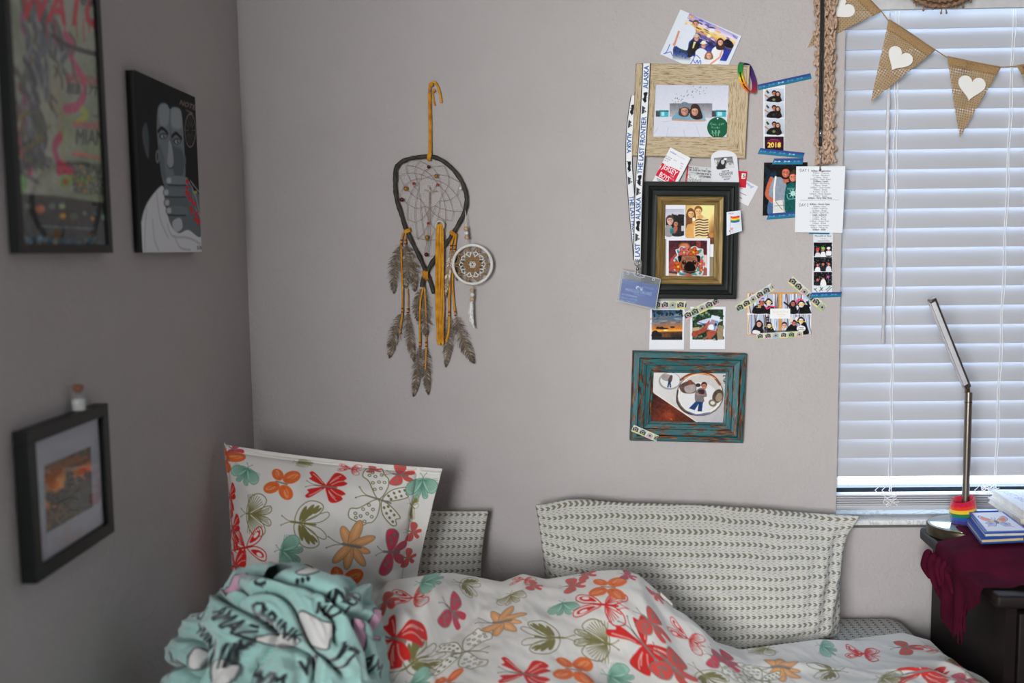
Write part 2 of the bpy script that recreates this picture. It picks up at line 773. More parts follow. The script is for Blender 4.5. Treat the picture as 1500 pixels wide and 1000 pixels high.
def face(c, x, y, r, skin, hair, long=0.0, smile=True, tilt=0.0, hat=None):
    """a small head: hair, face, eyes, mouth"""
    if long > 0:
        c.poly(sm([(x - r * 1.25, y - r * 0.4), (x, y - r * 1.45), (x + r * 1.25, y - r * 0.4), (x + r * 1.3, y + r * long), (x - r * 1.3, y + r * long)]), hair)
    else:
        c.ell(x, y - r * 0.35, r * 1.08, r * 1.1, hair)
    c.ell(x, y + r * 0.1, r * 0.86, r * 1.12, skin, tilt)
    c.poly(sm([(x - r * 0.95, y - r * 0.3), (x - r * 0.5, y - r * 1.2), (x + r * 0.5, y - r * 1.2), (x + r * 0.95, y - r * 0.3), (x + r * 0.3, y - r * 0.7), (x - r * 0.4, y - r * 0.65)]), hair)
    dk = (45, 25, 20)
    c.ell(x - r * 0.36, y - r * 0.02, r * 0.14, r * 0.1, dk)
    c.ell(x + r * 0.36, y - r * 0.02, r * 0.14, r * 0.1, dk)
    c.line([(x, y + r * 0.05), (x + r * 0.06, y + r * 0.35)], r * 0.1, (120, 75, 60), 0.6)
    sk = np.array(skin, float)
    c.ell(x + r * 0.45, y + r * 0.3, r * 0.35, r * 0.7, sk * 0.82, 0, 0.6, r * 0.12)
    c.ell(x - r * 0.2, y - r * 0.4, r * 0.4, r * 0.22, np.minimum(sk * 1.12, 250), 0, 0.5, r * 0.1)
    c.ell(x, y + r * 0.62, r * 0.34, r * 0.13, sk * np.array([0.72, 0.5, 0.5]))
    if smile:
        c.ell(x, y + r * 0.6, r * 0.26, r * 0.07, (232, 226, 222))
    if hat is not None:
        c.ell(x, y - r * 0.75, r * 1.35, r * 0.3, hat, tilt)
        c.ell(x, y - r * 1.1, r * 0.85, r * 0.6, hat, tilt)
    return c


M_PRINT = Mat('photo_print', rough=0.4, spec=0.2); M_PRINT.vcol()
M_CARD = Mat('printed_card', rough=0.7, spec=0.2); M_CARD.vcol()
M_TAPE = Mat('printed_tape', rough=0.3, spec=0.5); M_TAPE.vcol()
M_CLOTH = Mat('dyed_fibre', rough=0.85, spec=0.2); M_CLOTH.vcol()
PG = 1.22                                   # print colours are read off the photo, so lift them to reflectance


def photo_grain(cv):
    """photographic softness and grain on a printed picture"""
    a = cv.a
    p = np.pad(a, ((1, 1), (1, 1), (0, 0)), mode='edge')
    bl = sum(p[i:i + a.shape[0], j:j + a.shape[1]] for i in range(3) for j in range(3)) / 9
    a = a * .5 + bl * .5
    Y, X = np.mgrid[0:cv.h, 0:cv.w]
    dark = 1 - np.clip(a.mean(-1) / 225.0, 0, 1)
    n = (vnoise(X / 2.3, Y / 2.3, cv.w) * 13 + vnoise(X / 6.5, Y / 6.5, cv.h) * 14) * (.04 + dark)
    a = a + n[..., None]
    cv.a = (np.clip(a / 235.0, 0, 1.08) ** 1.13 * 235.0).astype(np.float32)


def sheet(name, corners, cv, off, mat=None, parent=None, thick=0.0006, wall=BW, curl=None, gain=None, mask=None):
    """a flat (or gently curled) printed sheet in front of a wall; off: one distance or one per corner"""
    off = np.broadcast_to(np.asarray(off, float), (4,))
    Q = np.array([wall(x, y, o) for (x, y), o in zip(corners, off)])
    u = np.linspace(0, 1, cv.w)[None, :, None]
    v = np.linspace(0, 1, cv.h)[:, None, None]
    P = (Q[0] * (1 - u) + Q[1] * u) * (1 - v) + (Q[3] * (1 - u) + Q[2] * u) * v
    nrm = np.array([0, -1.0, 0]) if wall is BW else np.array([1.0, 0, 0])
    if curl is not None:
        P = P + nrm * curl(u, v)
    if mat is None or mat is M_PRINT:
        photo_grain(cv)
    return grid_mesh(name, P, mat or M_PRINT, parent, cv.done(PG if gain is None else gain), thick=-nrm * thick)
# ------------------------------------------------------------------ the room
M_WALL = Mat('painted_plaster', (184, 178, 176), 0.75, spec=0.25)
_c = M_WALL.coords('Object')
_n1 = M_WALL.noise(_c, 1.3, 3.0)
_n2 = M_WALL.noise(_c, 14.0, 3.0)
M_WALL.color(M_WALL.ramp(_n1 * 0.6 + _n2 * 0.4, [(0.3, (181, 175, 173)), (0.7, (188, 182, 180))]))
M_WALL.bump(M_WALL.noise(_c, 95.0, 3.0, 0.6) + M_WALL.noise(_c, 9.0, 2.0) * 1.5, 0.45, 0.006)
M_CEIL = Mat('ceiling_paint', (225, 223, 220), 0.9, spec=0.2)
M_CEIL.bump(M_CEIL.noise(M_CEIL.coords('Object'), 70.0), 0.2, 0.004)
M_FLOOR = Mat('floor_boards', (130, 124, 118), 0.6)
_w = M_FLOOR.node('ShaderNodeTexWave')
_w.inputs['Scale'].default_value = 1.6
_w.inputs['Distortion'].default_value = 6.0
M_FLOOR.link(M_FLOOR.coords('Object', (1, 8, 1)), _w.inputs['Vector'])
M_FLOOR.color(M_FLOOR.ramp(E(M_FLOOR.nt, _w.outputs['Fac']), [(0.1, (118, 112, 106)), (0.9, (142, 136, 130))]))

XR, ZC = 2.2, 2.45
Z_SILL = BW(1300, 756.5, -0.01)[2]                     # top of the window sill
WX0, WX1 = BW(1231, 420, 0)[0], 1.92                   # window opening
WZ1 = Z_SILL + 1.27
b = MB()
T = 0.14
b.box((LWX - T, DW, 0), (WX0, DW + T, ZC))
b.box((WX0, DW, 0), (WX1, DW + T, Z_SILL - 0.022))
b.box((WX0, DW, WZ1), (WX1, DW + T, ZC))
b.box((WX1, DW, 0), (XR, DW + T, ZC))
struct(b.build('wall_back', M_WALL))
b = MB()
b.box((LWX - T, LEND, 0), (LWX, DW, ZC))
b.box((LXX, LEND, 0), (LWX - T, LEND + T, ZC))
b.box((LXX - T, REAR - T, 0), (LXX, LEND + T, ZC))
struct(b.build('wall_left', M_WALL))
struct(MB().box((XR, REAR - T, 0), (XR + T, DW + T, ZC)).build('wall_right', M_WALL))
b = MB()
rx0, rx1, rz0, rz1 = RWX - RWW / 2, RWX + RWW / 2, RWZ - RWH / 2, RWZ + RWH / 2
b.box((LXX, REAR - T, 0), (rx0, REAR, ZC))
b.box((rx1, REAR - T, 0), (XR, REAR, ZC))
b.box((rx0, REAR - T, 0), (rx1, REAR, rz0))
b.box((rx0, REAR - T, rz1), (rx1, REAR, ZC))
struct(b.build('wall_front', M_WALL))
struct(MB().box((LXX - T, REAR - T, -0.1), (XR + T, DW + T, 0)).build('floor', M_FLOOR))
struct(MB().box((LXX - T, REAR - T, ZC), (XR + T, DW + T, ZC + 0.1)).build('ceiling', M_CEIL))
M_TRIM = plain((228, 226, 222), 0.5)
b = MB()
for (x0, x1, z0, z1) in ((rx0, rx0 + 0.04, rz0, rz1), (rx1 - 0.04, rx1, rz0, rz1), (rx0 + .04, rx1 - .04, rz0, rz0 + 0.04), (rx0 + .04, rx1 - .04, rz1 - 0.04, rz1)):
    b.box((x0, REAR - 0.05, z0), (x1, REAR - 0.01, z1))
struct(b.build('window_2', M_TRIM))
struct(MB().box((LWX, DW - 0.012, 0), (XR, DW, 0.09)).build('baseboard_back', M_TRIM))

# window with its dark lower rail, pane and marble sill
M_GLASS = Mat('window_glass')
_nt = M_GLASS.nt
_tr = _nt.nodes.new('ShaderNodeBsdfTransparent')
_gl = _nt.nodes.new('ShaderNodeBsdfGlossy')
_gl.inputs['Roughness'].default_value = 0.02
_lw = _nt.nodes.new('ShaderNodeLayerWeight')
_pw = _nt.nodes.new('ShaderNodeMath'); _pw.operation = 'POWER'; _pw.inputs[1].default_value = 5.0
_nt.links.new(_lw.outputs['Facing'], _pw.inputs[0])
_fr = _nt.nodes.new('ShaderNodeMath'); _fr.operation = 'MULTIPLY_ADD'; _fr.inputs[1].default_value = 0.6; _fr.inputs[2].default_value = 0.03
_nt.links.new(_pw.outputs[0], _fr.inputs[0])
_mx = _nt.nodes.new('ShaderNodeMixShader')
_nt.links.new(_fr.outputs[0], _mx.inputs[0])
_nt.links.new(_tr.outputs[0], _mx.inputs[1])
_nt.links.new(_gl.outputs[0], _mx.inputs[2])
_nt.links.new(_mx.outputs[0], _nt.nodes['Material Output'].inputs[0])
win = bpy.data.objects.new('window_1', None)
win.location = (WX0, DW + 0.1, Z_SILL)
COL.objects.link(win)
struct(win)
M_DARKMETAL = plain((34, 44, 50), 0.4)
Yf = DW + 0.085
zr = at_y(1300, 713.5, Yf)[2]                            # top of the dark lower rail
b = MB().box((WX0, Yf, Z_SILL), (WX1, Yf + 0.03, zr))
b.build('bottom_rail', M_DARKMETAL, win)
b = MB().box((WX0, Yf, zr), (WX0 + 0.03, Yf + 0.03, WZ1)).box((WX1 - 0.03, Yf, zr), (WX1, Yf + 0.03, WZ1)).box((WX0 + .03, Yf, WZ1 - 0.03), (WX1 - .03, Yf + 0.03, WZ1))
b.build('window_frame', M_TRIM, win)
MB().box((WX0 + 0.03, Yf + 0.012, zr), (WX1 - 0.03, Yf + 0.016, WZ1 - 0.03)).build('pane', M_GLASS, win)
M_MARBLE = Mat('grey_veined_marble', (205, 207, 208), 0.3)
_c = M_MARBLE.coords('Object', (1, 1, 1))
_v = M_MARBLE.noise(_c, 9.0, 6.0, 0.6, 1.8)
M_MARBLE.color(M_MARBLE.ramp(_v, [(0.34, (206, 210, 212)), (0.47, (226, 227, 226)), (0.5, (186, 190, 188)), (0.53, (226, 227, 226)), (0.8, (214, 217, 218))]))
zs0 = BW(1300, 769, 0.02)[2]
MB().box((WX0 + 0.0005, DW - 0.022, zs0), (WX1 + 0.03, DW + 0.138, Z_SILL), bev=0.003).build('window_sill', M_MARBLE, win, True)

# ------------------------------------------------------------------ venetian blind
M_SLAT = Mat('white_slat', (188, 189, 194), 0.45)
_nt = M_SLAT.nt
_t = _nt.nodes.new('ShaderNodeBsdfTranslucent')
_t.inputs[0].default_value = (0.75, 0.8, 0.9, 1)
_m = _nt.nodes.new('ShaderNodeMixShader')
_m.inputs[0].default_value = 0.05
_nt.links.new(M_SLAT.b.outputs[0], _m.inputs[1])
_nt.links.new(_t.outputs[0], _m.inputs[2])
_nt.links.new(_m.outputs[0], _nt.nodes['Material Output'].inputs[0])
_cs = M_SLAT.coords('Object', (0.6, 40, 40))
M_SLAT.bump(M_SLAT.noise(_cs, 3.0, 1.0), 0.05, 0.002)

YB = DW + 0.022                                        # room-side edge of the slats
zt, zb = at_y(1300, 42.5, YB)[2], at_y(1300, 697.5, YB)[2]
NS = 24
pitch = (zt - zb) / (NS - 1)
bx0, bx1 = WX0 + 0.004, WX1 - 0.006
blind = thing('window_blind', 'white closed venetian blind hanging in the window recess', 'window blind', (bx0, YB, Z_SILL))
b = MB()
prof = []
hgt, dep = pitch + 0.0045, 0.017
for i in range(7):
    t = i / 6
    bow = 0.0030 * math.sin(math.pi * t)
    prof.append((dep * t - bow, hgt * t + bow * 0.2))
L = bx1 - bx0
pv, pf = [], []
th = 0.0022
for x in (0, L):
    for (y, z) in prof:
        pv.append((x, y, z))
    for (y, z) in prof:
        pv.append((x, y + th, z))
n = len(prof)
for i in range(n - 1):
    pf.append((i, i + 1, 2 * n + i + 1, 2 * n + i))
    pf.append((n + i, 3 * n + i, 3 * n + i + 1, n + i + 1))
pf += [(0, 2 * n, 3 * n, n), (n - 1, 2 * n - 1, 4 * n - 1, 3 * n - 1)]
pf += [tuple(list(range(n)) + list(range(2 * n - 1, n - 1, -1))), tuple(list(range(2 * n, 3 * n)) + list(range(4 * n - 1, 3 * n - 1, -1)))]
b.add(pv, pf)
slat = b.build('slat', M_SLAT, blind, 'auto')
slat.location = (bx0, YB, zt)
for i in range(1, NS):
    s_ = copy_obj(slat, blind, (bx0, YB, zt - i * pitch))
# spare slats stacked flat on the bottom rail
zstack = at_y(1300, 746.5, YB - 0.008)[2]
zstop = at_y(1300, 723.5, YB - 0.008)[2]
hrail = (zstop - zstack) * 0.30
MB().box((bx0, YB - 0.008, zstack), (bx1, YB + 0.020, zstack + hrail), bev=0.002).build('bottom_rail', M_SLAT, blind, True)
NST = 5
hs = (zstop - zstack - hrail) / NST
fl = MB().box((0, 0, 0.0007), (L, 0.028, hs - 0.0012), bev=0.0012).build('slat', M_SLAT, blind, True)
fl.location = (bx0, YB - 0.008, zstack + hrail)
for i in range(1, NST):
    copy_obj(fl, blind, (bx0, YB - 0.008 + random.uniform(-.001, .001), zstack + hrail + i * hs))
# valance over the top
zv = at_y(1300, 14.5, YB - 0.02)[2]
MB().box((bx0, YB - 0.022, zv), (bx1, YB - 0.012, WZ1), bev=0.002).build('valance', plain((196, 196, 196), 0.5), blind, True)
MB().box((bx0, YB - 0.012, WZ1 - 0.045), (bx1, YB + 0.045, WZ1)).build('head_rail', M_TRIM, blind)
# cords
M_CORD = plain((236, 236, 238), 0.6)


def cord(px_top, px_bot, y0, y1, wob, seed, name='ladder_cord'):
    g = np.random.default_rng(seed)
    pts = []
    N = 70
    a, c = at_y(px_top, y0, YB - 0.003), at_y(px_bot, y1, YB - 0.003)
    for i in range(N + 1):
        t = i / N
        p = a * (1 - t) + c * t
        p[0] += wob * math.sin(t * 24 * math.pi * 0.5) + g.normal(0, wob * 0.2)
        pts.append(p)
    MB().tube(pts, 0.0009, 6).build(name, M_CORD, blind, True)


cord(1317, 1305.5, 16, 720, 0.0006, 1)
cord(1312.5, 1303, 16, 720, 0.0022, 2, 'lift_cord')
cord(1484.5, 1456, 14, 718, 0.0006, 3)
cord(1488, 1459, 14, 718, 0.0016, 4, 'lift_cord')
# loose loops and knots at the bottom
for cx, seed in ((1302, 5), (1448, 6)):
    g = np.random.default_rng(seed)
    for k in range(5):
        pts = []
        y = 724 + k * 3.6 if seed == 5 else 712 + k * 2.2
        w = g.uniform(9, 17) if seed == 5 else g.uniform(8, 20)
        for i in range(25):
            t = i / 24 * 2 * math.pi
            pts.append(at_y(cx + g.uniform(-.3, .3) + w * 0.75 * math.sin(t) + k * 1.2, y + 2.2 * math.sin(2 * t + k) + 1.5 * math.cos(t), YB - 0.0102 - 0.0012 * (1 + math.cos(3 * t)) - 0.0004 * k))
        MB().tube(pts, 0.0009, 6).build('loose_cord', M_CORD, blind, True)
    for k in range(3):
        x = cx - 14 + k * 10
        pts = [at_y(x + dx, 712 + dy, YB - 0.0105) for dx, dy in ((5, -15), (3, -4), (-3, 3), (-6, 6), (-1, 10))]
        MB().tube(sm(pts, 5, False), 0.0009, 6).build('loose_cord', M_CORD, blind, True)
# tilt wand
M_WAND = plain((214, 216, 220), 0.3)
MB().tube([at_y(1303.5, 40, YB - 0.03), at_y(1293.5, 503, YB - 0.014)], 0.0036, 8).build('tilt_wand', M_WAND, blind, True)
MB().tube([at_y(1303.5, 40, YB - 0.03), at_y(1303.8, 20, YB - 0.025)], 0.0015, 6).build('wand_hook', M_WAND, blind, True)
# ------------------------------------------------------------------ picture frames
def ring_frame(corners_out, corners_in, prof, off_back, wall=BW, gain=1.0):
    """four mitred rails; prof: (t from outer to inner edge, distance from wall)"""
    front = max(d for _, d in prof)
    O = np.array([wall(x, y, front) for x, y in corners_out])
    I = np.array([wall(x, y, min(front, prof[-1][1] + 0.004)) for x, y in corners_in])
    ax = 1 if wall is BW else 0
    sgn = -1 if wall is BW else 1
    base = DW if wall is BW else LWX
    rings = [(0.0, off_back)] + list(prof) + [(1.0, off_back)]
    rails = []
    for k in range(4):
        a, b_ = k, (k + 1) % 4
        L = np.linalg.norm(O[b_] - O[a])
        W = np.linalg.norm(I[a] - O[a]) * 0.75
        n = 10
        V, U = [], []
        for (t, d) in rings:
            p0, p1 = O[a] * (1 - t) + I[a] * t, O[b_] * (1 - t) + I[b_] * t
            for i in range(n + 1):
                s_ = i / n
                p = p0 * (1 - s_) + p1 * s_
                p[ax] = base + sgn * d
                V.append(p)
                U.append((s_ * L * 10 + k * 3.3, t * W * 10))
        m = len(rings)
        F = []
        for r in range(m):
            q = (r + 1) % m
            for i in range(n):
                F.append((r * (n + 1) + i, r * (n + 1) + i + 1, q * (n + 1) + i + 1, q * (n + 1) + i))
        F.append(tuple(r * (n + 1) for r in range(m)))
        F.append(tuple(r * (n + 1) + n for r in reversed(range(m))))
        rails.append((V, F, U))
    return rails


def build_rails(rails, mat, parent, name='frame_rail'):
    for V, F, U in rails:
        me = bpy.data.meshes.new(name)
        me.from_pydata([tuple(map(float, v)) for v in V], [], F)
        lay = me.uv_layers.new(name='UVMap')
        for l in me.loops:
            lay.data[l.index].uv = U[l.vertex_index]
        finish(name, me, mat, parent, 'auto')


def backing(corners, off, mat, parent, wall=BW, thick=0.003, name='backing'):
    nrm = np.array([0, 1.0, 0]) if wall is BW else np.array([-1.0, 0, 0])
    MB().slab([wall(x, y, off) for x, y in corners], nrm * thick).build(name, mat, parent)


def pane(corners, off, parent, wall=BW):
    nrm = np.array([0, 1.0, 0]) if wall is BW else np.array([-1.0, 0, 0])
    MB().slab([wall(x, y, off) for x, y in corners], nrm * 0.0012).build('glass', M_GLASS, parent)


def grow(c, d):
    c = np.array(c, float)
    m = c.mean(0)
    return [tuple(p + np.sign(p - m) * d) for p in c]


# ---- wooden frame with chunky grain
M_OAK = Mat('weathered_oak', (196, 172, 132), 0.75)
_t = M_OAK.node('ShaderNodeTexCoord')
_mp = M_OAK.node('ShaderNodeMapping')
_mp.inputs['Scale'].default_value = (3.0, 34.0, 1)
M_OAK.link(_t.outputs['UV'], _mp.inputs[0])
_a = M_OAK.noise(_mp.outputs[0], 1.0, 4.0, 0.65, 0.6)
_b = M_OAK.noise(_mp.outputs[0], 3.1, 2.0, 0.5, 0.3)
M_OAK.color(M_OAK.ramp(_a * 0.7 + _b * 0.3, [(0.33, (104, 78, 50)), (0.43, (170, 146, 108)), (0.5, (196, 178, 146)), (0.7, (208, 194, 166))]))
M_OAK.bump(_a, 0.6, 0.003)
OUT = [(932.4, 92.2), (1099.2, 95), (1092, 232), (926.4, 228)]
INN = [(960.7, 123.4), (1068.7, 124), (1065, 201), (956.7, 200)]
oak = thing('picture_frame', 'wide pale wooden picture frame with rough grain around a photo of two people', 'picture frame', BW(1010, 230, 0.0))
build_rails(ring_frame(OUT, INN, [(0, 0.017), (0.04, 0.019), (0.3, 0.0185), (0.9, 0.0165), (1.0, 0.0155)], 0.004), M_OAK, oak)
cv = Canvas.quad(INN, 2.4, (196, 200, 212))
cv.trace(890, 0, 3.7043)
cv.vgrad([(240, 450), (670, 450), (670, 760), (240, 760)], [(0, (192, 196, 208)), (0.55, (206, 208, 216)), (1, (190, 193, 204))], (455, 450), (455, 750))
g = np.random.default_rng(3)
for i in range(42):                                     # birds on the wall above the bed
    t = g.uniform(0, 1)
    cv.ell(355 + 190 * t + g.normal(0, 8), 545 - 75 * t + g.normal(0, 14), 2.6, 1.5, (84, 82, 80), g.uniform(0, 3))
cv.rect(337, 560, 567, 660, (150, 152, 158))
cv.vgrad([(337, 560), (567, 560), (567, 655), (337, 655)], [(0, (122, 122, 128)), (1, (186, 188, 194))], (450, 560), (450, 650))
for x0, x1 in ((262, 332), (566, 645)):
    cv.rect(x0, 597, x1, 634, (150, 190, 196))
    cv.rect(x0 + 20, 596, x1 - 4, 632, (64, 168, 182))
    cv.rect(x0 + 30, 602, x1 - 24, 628, (160, 214, 218))
    cv.rect(x0, 606, x0 + 22, 632, (70, 74, 80))
    cv.rect(x0, 600, x1, 606, (76, 86, 96))
cv.poly([(247, 640), (340, 632), (570, 640), (660, 640), (650, 750), (245, 750)], (200, 203, 212))
for x0, y0, x1, y1 in ((275, 690, 250, 730), (330, 690, 320, 740), (410, 700, 420, 742), (480, 680, 500, 740), (300, 660, 340, 655)):
    cv.line([(x0, y0), (x1, y1)], 2.0, (170, 174, 186))
cv.poly(sm([(352, 650), (362, 622), (392, 600), (430, 604), (452, 640), (448, 656)]), (120, 158, 172))
cv.poly(sm([(452, 652), (462, 612), (490, 598), (520, 606), (528, 640), (530, 656)]), (128, 170, 184))
cv.poly(sm([(390, 625), (386, 600), (395, 566), (418, 556), (440, 566), (444, 606), (430, 632)]), (72, 62, 60))
face(cv, 417, 600, 22, (188, 140, 120), (74, 58, 50))
cv.poly(sm([(390, 588), (396, 562), (418, 552), (440, 562), (446, 588), (418, 580)]), (120, 130, 140))
cv.poly(sm([(450, 632), (448, 600), (455, 570), (474, 562), (494, 572), (510, 610), (514, 640), (480, 648)]), (58, 40, 36))
face(cv, 473, 602, 21, (200, 152, 128), (58, 40, 36), 0.6)
cv.line([(352, 650), (400, 652), (450, 655)], 7, (196, 150, 128))
cv.line([(455, 655), (500, 655), (528, 654)], 7, (196, 150, 128))
sheet('photograph', INN, cv, 0.0125, M_PRINT, oak, 0.004)
# round green tag inside the frame
cv = Canvas.quad([(1033, 171.5), (1066, 171.5), (1066, 202), (1033, 202)], 2.4, (22, 84, 58))
cv.trace(890, 0, 3.7043)
cv.text('Class of 07', 593, 672, 17, (120, 170, 140), 0.03)
cv.text('Reunion', 588, 690, 15, (120, 170, 140), 0.03)
for dx in (-18, 0, 18):
    cv.ell(586 + dx, 710, 4, 4, (120, 170, 140))
    cv.line([(586 + dx, 712), (586 + dx * 0.7, 735)], 4, (120, 170, 140))
    cv.line([(586 + dx - 7, 722), (586 + dx + 7, 716)], 3, (120, 170, 140))
cx, cy, rr = 1051.4, 186.8, 15.4
tg = thing('round_tag', 'round dark green class reunion tag tucked inside the wooden frame', 'tag', BW(cx, cy + rr, 0.0145))
N = 40
u = np.linspace(-1, 1, N)
U, V = np.meshgrid(u, u)
D1 = U * np.sqrt(np.clip(1 - V * V / 2, 0, 1)); D2 = V * np.sqrt(np.clip(1 - U * U / 2, 0, 1))
Pc, Px, Pz = BW(cx, cy, 0.0150), BW(cx + rr, cy, 0.0150), BW(cx, cy + rr, 0.0150)
P = Pc + D1[..., None] * (Px - Pc) + D2[..., None] * (Pz - Pc)
gy = cv.done(PG)
ci = ((D2 * rr + cy - 171.5) / 30.5 * (cv.h - 1)).clip(0, cv.h - 1).astype(int)
cj = ((D1 * rr + cx - 1033) / 33 * (cv.w - 1)).clip(0, cv.w - 1).astype(int)
grid_mesh('disc', P, M_CARD, tg, gy[ci, cj], thick=np.array([0, 0.0008, 0]))
MB().tube([BW(cx - 0.2, cy - rr + 2.2, 0.0155), BW(cx - 0.2, cy - rr + 2.2, 0.0148)], 0.0016, 8).build('eyelet', plain((225, 225, 225), 0.4), tg)

# ---- black frame with gilded slip
M_BLACK = Mat('black_lacquer', (18, 24, 21), 0.5, spec=0.25)
M_BLACK.color(M_BLACK.ramp(M_BLACK.noise(M_BLACK.coords('UV', (2, 30, 1)), 1.0, 3.0), [(0.3, (14, 19, 17)), (0.7, (25, 31, 28))]))
M_GOLD = Mat('aged_gilding', (120, 96, 52), 0.5, 0.15, spec=.3)
M_GOLD.color(M_GOLD.ramp(M_GOLD.noise(M_GOLD.coords('UV', (1.6, 26, 1)), 1.2, 4.0), [(0.3, (98, 78, 42)), (0.5, (132, 108, 62)), (0.75, (156, 132, 84))]))
OUT = [(944.6, 265.2), (1083.3, 266.6), (1079, 438.3), (940.4, 437)]
MID = [(963.4, 287), (1061.4, 287.6), (1058.6, 417), (960, 416)]
INN = [(974.6, 299.7), (1047.4, 300.2), (1045.7, 404.7), (973.2, 403.6)]
blk = thing('picture_frame', 'black moulded picture frame with a gold inner edge, crowded with small snapshots', 'picture frame', BW(1010, 438, 0.0))
build_rails(ring_frame(OUT, MID, [(0, 0.034), (0.08, 0.038), (0.3, 0.038), (0.36, 0.033), (0.55, 0.031), (0.62, 0.028), (0.85, 0.027), (1.0, 0.029)], 0.012), M_BLACK, blk)
build_rails(ring_frame(MID, INN, [(0, 0.0265), (0.15, 0.029), (0.5, 0.027), (0.62, 0.0235), (0.9, 0.0215), (1.0, 0.0205)], 0.0125), M_GOLD, blk, 'gilded_slip')
backing(INN, 0.0145, plain((150, 138, 112), 0.8), blk)
BLK_BACK = 0.0150


def snapshot(name, label, corners, draw, off, res=2.4, bg=(214, 216, 224), mat=None, group=None, thick=0.0005, curl=None, cat='photo', size=None):
    cv = Canvas.quad(corners, res, bg, size)
    draw(cv)
    o = sheet(name, corners, cv, off, mat, None, thick, curl=curl)
    return tag(o, label, cat, group)


def d_couple(cv):
    cv.trace(955, 290, 7.693)
    cv.rect(155, 125, 362, 420, (26, 24, 26))
    cv.vgrad([(155, 125), (362, 125), (362, 185), (300, 180), (290, 195), (240, 190), (200, 195), (155, 230)], [(0, (176, 180, 196)), (1, (200, 198, 204))], (250, 125), (250, 200))
    cv.blots((215, 185, 362, 215), [(30, 32, 30), (40, 40, 36)], 30, 9, 2)
    cv.poly(sm([(150, 425), (152, 320), (190, 300), (225, 320), (232, 425)]), (150, 146, 146))
    face(cv, 205, 250, 42, (214, 170, 156), (70, 56, 50))
    cv.line([(180, 235), (200, 240), (222, 234), (246, 238)], 4, (40, 30, 34))
    cv.poly(sm([(232, 425), (240, 350), (290, 330), (330, 360), (345, 425)]), (30, 32, 34))
    face(cv, 270, 285, 28, (186, 128, 100), (22, 18, 20), 1.0)
    cv.poly(sm([(246, 320), (285, 318), (288, 350), (262, 395), (246, 390)]), (170, 96, 70))
    cv.rect(205, 340, 245, 400, (38, 116, 124))
    cv.ell(225, 340, 20, 6, (70, 150, 156))
    cv.rect(330, 310, 362, 370, (196, 190, 190))


snapshot('instant_photo', 'instant snapshot of two people holding a teal cup, inside the black frame', [(974.9, 299.9), (1004.4, 300), (1004.0, 349.8), (974, 350)], d_couple, 0.0172)


def d_sepia(cv):
    cv.trace(955, 290, 7.693)
    cv.vgrad([(380, 75), (715, 75), (715, 520), (380, 520)], [(0, (196, 160, 96)), (0.35, (240, 222, 160)), (0.7, (236, 214, 150)), (1, (150, 104, 60))], (385, 90), (715, 330))
    cv.poly(sm([(390, 440), (384, 250), (400, 140), (440, 112), (478, 150), (480, 260), (470, 440)]), (120, 78, 44))
    face(cv, 440, 175, 38, (222, 178, 120), (112, 70, 40), 1.5)
    cv.poly(sm([(385, 440), (390, 320), (430, 290), (480, 300), (490, 440)]), (206, 158, 92))
    cv.poly(sm([(480, 440), (484, 260), (520, 215), (590, 212), (628, 260), (632, 440)]), (226, 200, 150))
    for k in range(7):
        y = 246 + k * 29
        cv.line(sm([(490, y + 6), (530, y - 6), (580, y + 4), (630, y - 2)], 5, False), 10, (52, 36, 34))
    cv.poly(sm([(505, 215), (520, 190), (560, 190), (580, 215), (545, 235)]), (206, 160, 104))
    face(cv, 522, 148, 42, (226, 186, 128), (128, 84, 48))
    cv.rect(455, 220, 485, 275, (240, 232, 200))
    cv.poly(sm([(452, 265), (490, 260), (494, 300), (470, 310)]), (206, 160, 104))
    cv.poly([(625, 400), (705, 380), (705, 515), (650, 515)], (104, 66, 42))
    cv.poly(sm([(640, 400), (700, 390), (700, 440), (650, 440)]), (180, 130, 72))
    cv.rect(706, 75, 716, 520, (214, 212, 208))


snapshot('photo_print', 'sepia-toned snapshot of two people, one in a striped top, inside the black frame', [(1005.0, 300.2), (1047.4, 300.2), (1046.5, 357.4), (1004.3, 357)], d_sepia, 0.0160)
snapshot('paper_slip', 'blank white paper slip below the sepia snapshot in the black frame', [(1036.5, 357.5), (1046.4, 357.6), (1046.1, 376), (1036.4, 375.8)], lambda c: c.mottle(3, 9, 1), 0.0154, cat='paper')


def d_pugback(cv):
    cv.trace(955, 290, 7.693)
    cv.rect(190, 480, 620, 872, (70, 24, 40))
    cv.vgrad([(190, 480), (620, 480), (620, 872), (190, 872)], [(0, (60, 16, 34)), (0.5, (110, 40, 40)), (1, (150, 90, 70))], (350, 480), (350, 872))
    cv.ell(365, 545, 60, 40, (206, 140, 84), 0, 0.9, 12)
    cv.rect(500, 482, 548, 640, (140, 62, 54), 0.8)
    cv.ell(600, 492, 4, 4, (240, 120, 120))
    cv.poly(sm([(190, 800), (200, 720), (230, 660), (270, 640), (280, 760), (240, 830)]), (160, 70, 66))
    cv.poly([(190, 820), (300, 840), (300, 872), (190, 872)], (66, 50, 60))
    cv.poly([(190, 845), (300, 855), (300, 872), (190, 872)], (190, 150, 120))
    cv.poly([(580, 640), (620, 640), (620, 790), (580, 770)], (206, 190, 180))
    cv.poly([(570, 780), (620, 790), (620, 872), (560, 872)], (150, 90, 80))


snapshot('instant_photo', 'white-bordered dark red snapshot behind the dog sticker in the black frame', [(976.2, 348.4), (1040.2, 348.8), (1039.4, 404.5), (975.6, 404)], d_pugback, 0.0182)

# dog-and-flower sticker (cut out)
pc = [(985.5, 359), (1033, 359), (1032.6, 404.6), (985.2, 404.2)]
cv = Canvas.quad(pc, 3.2, (236, 234, 234))
cv.trace(955, 290, 7.693)


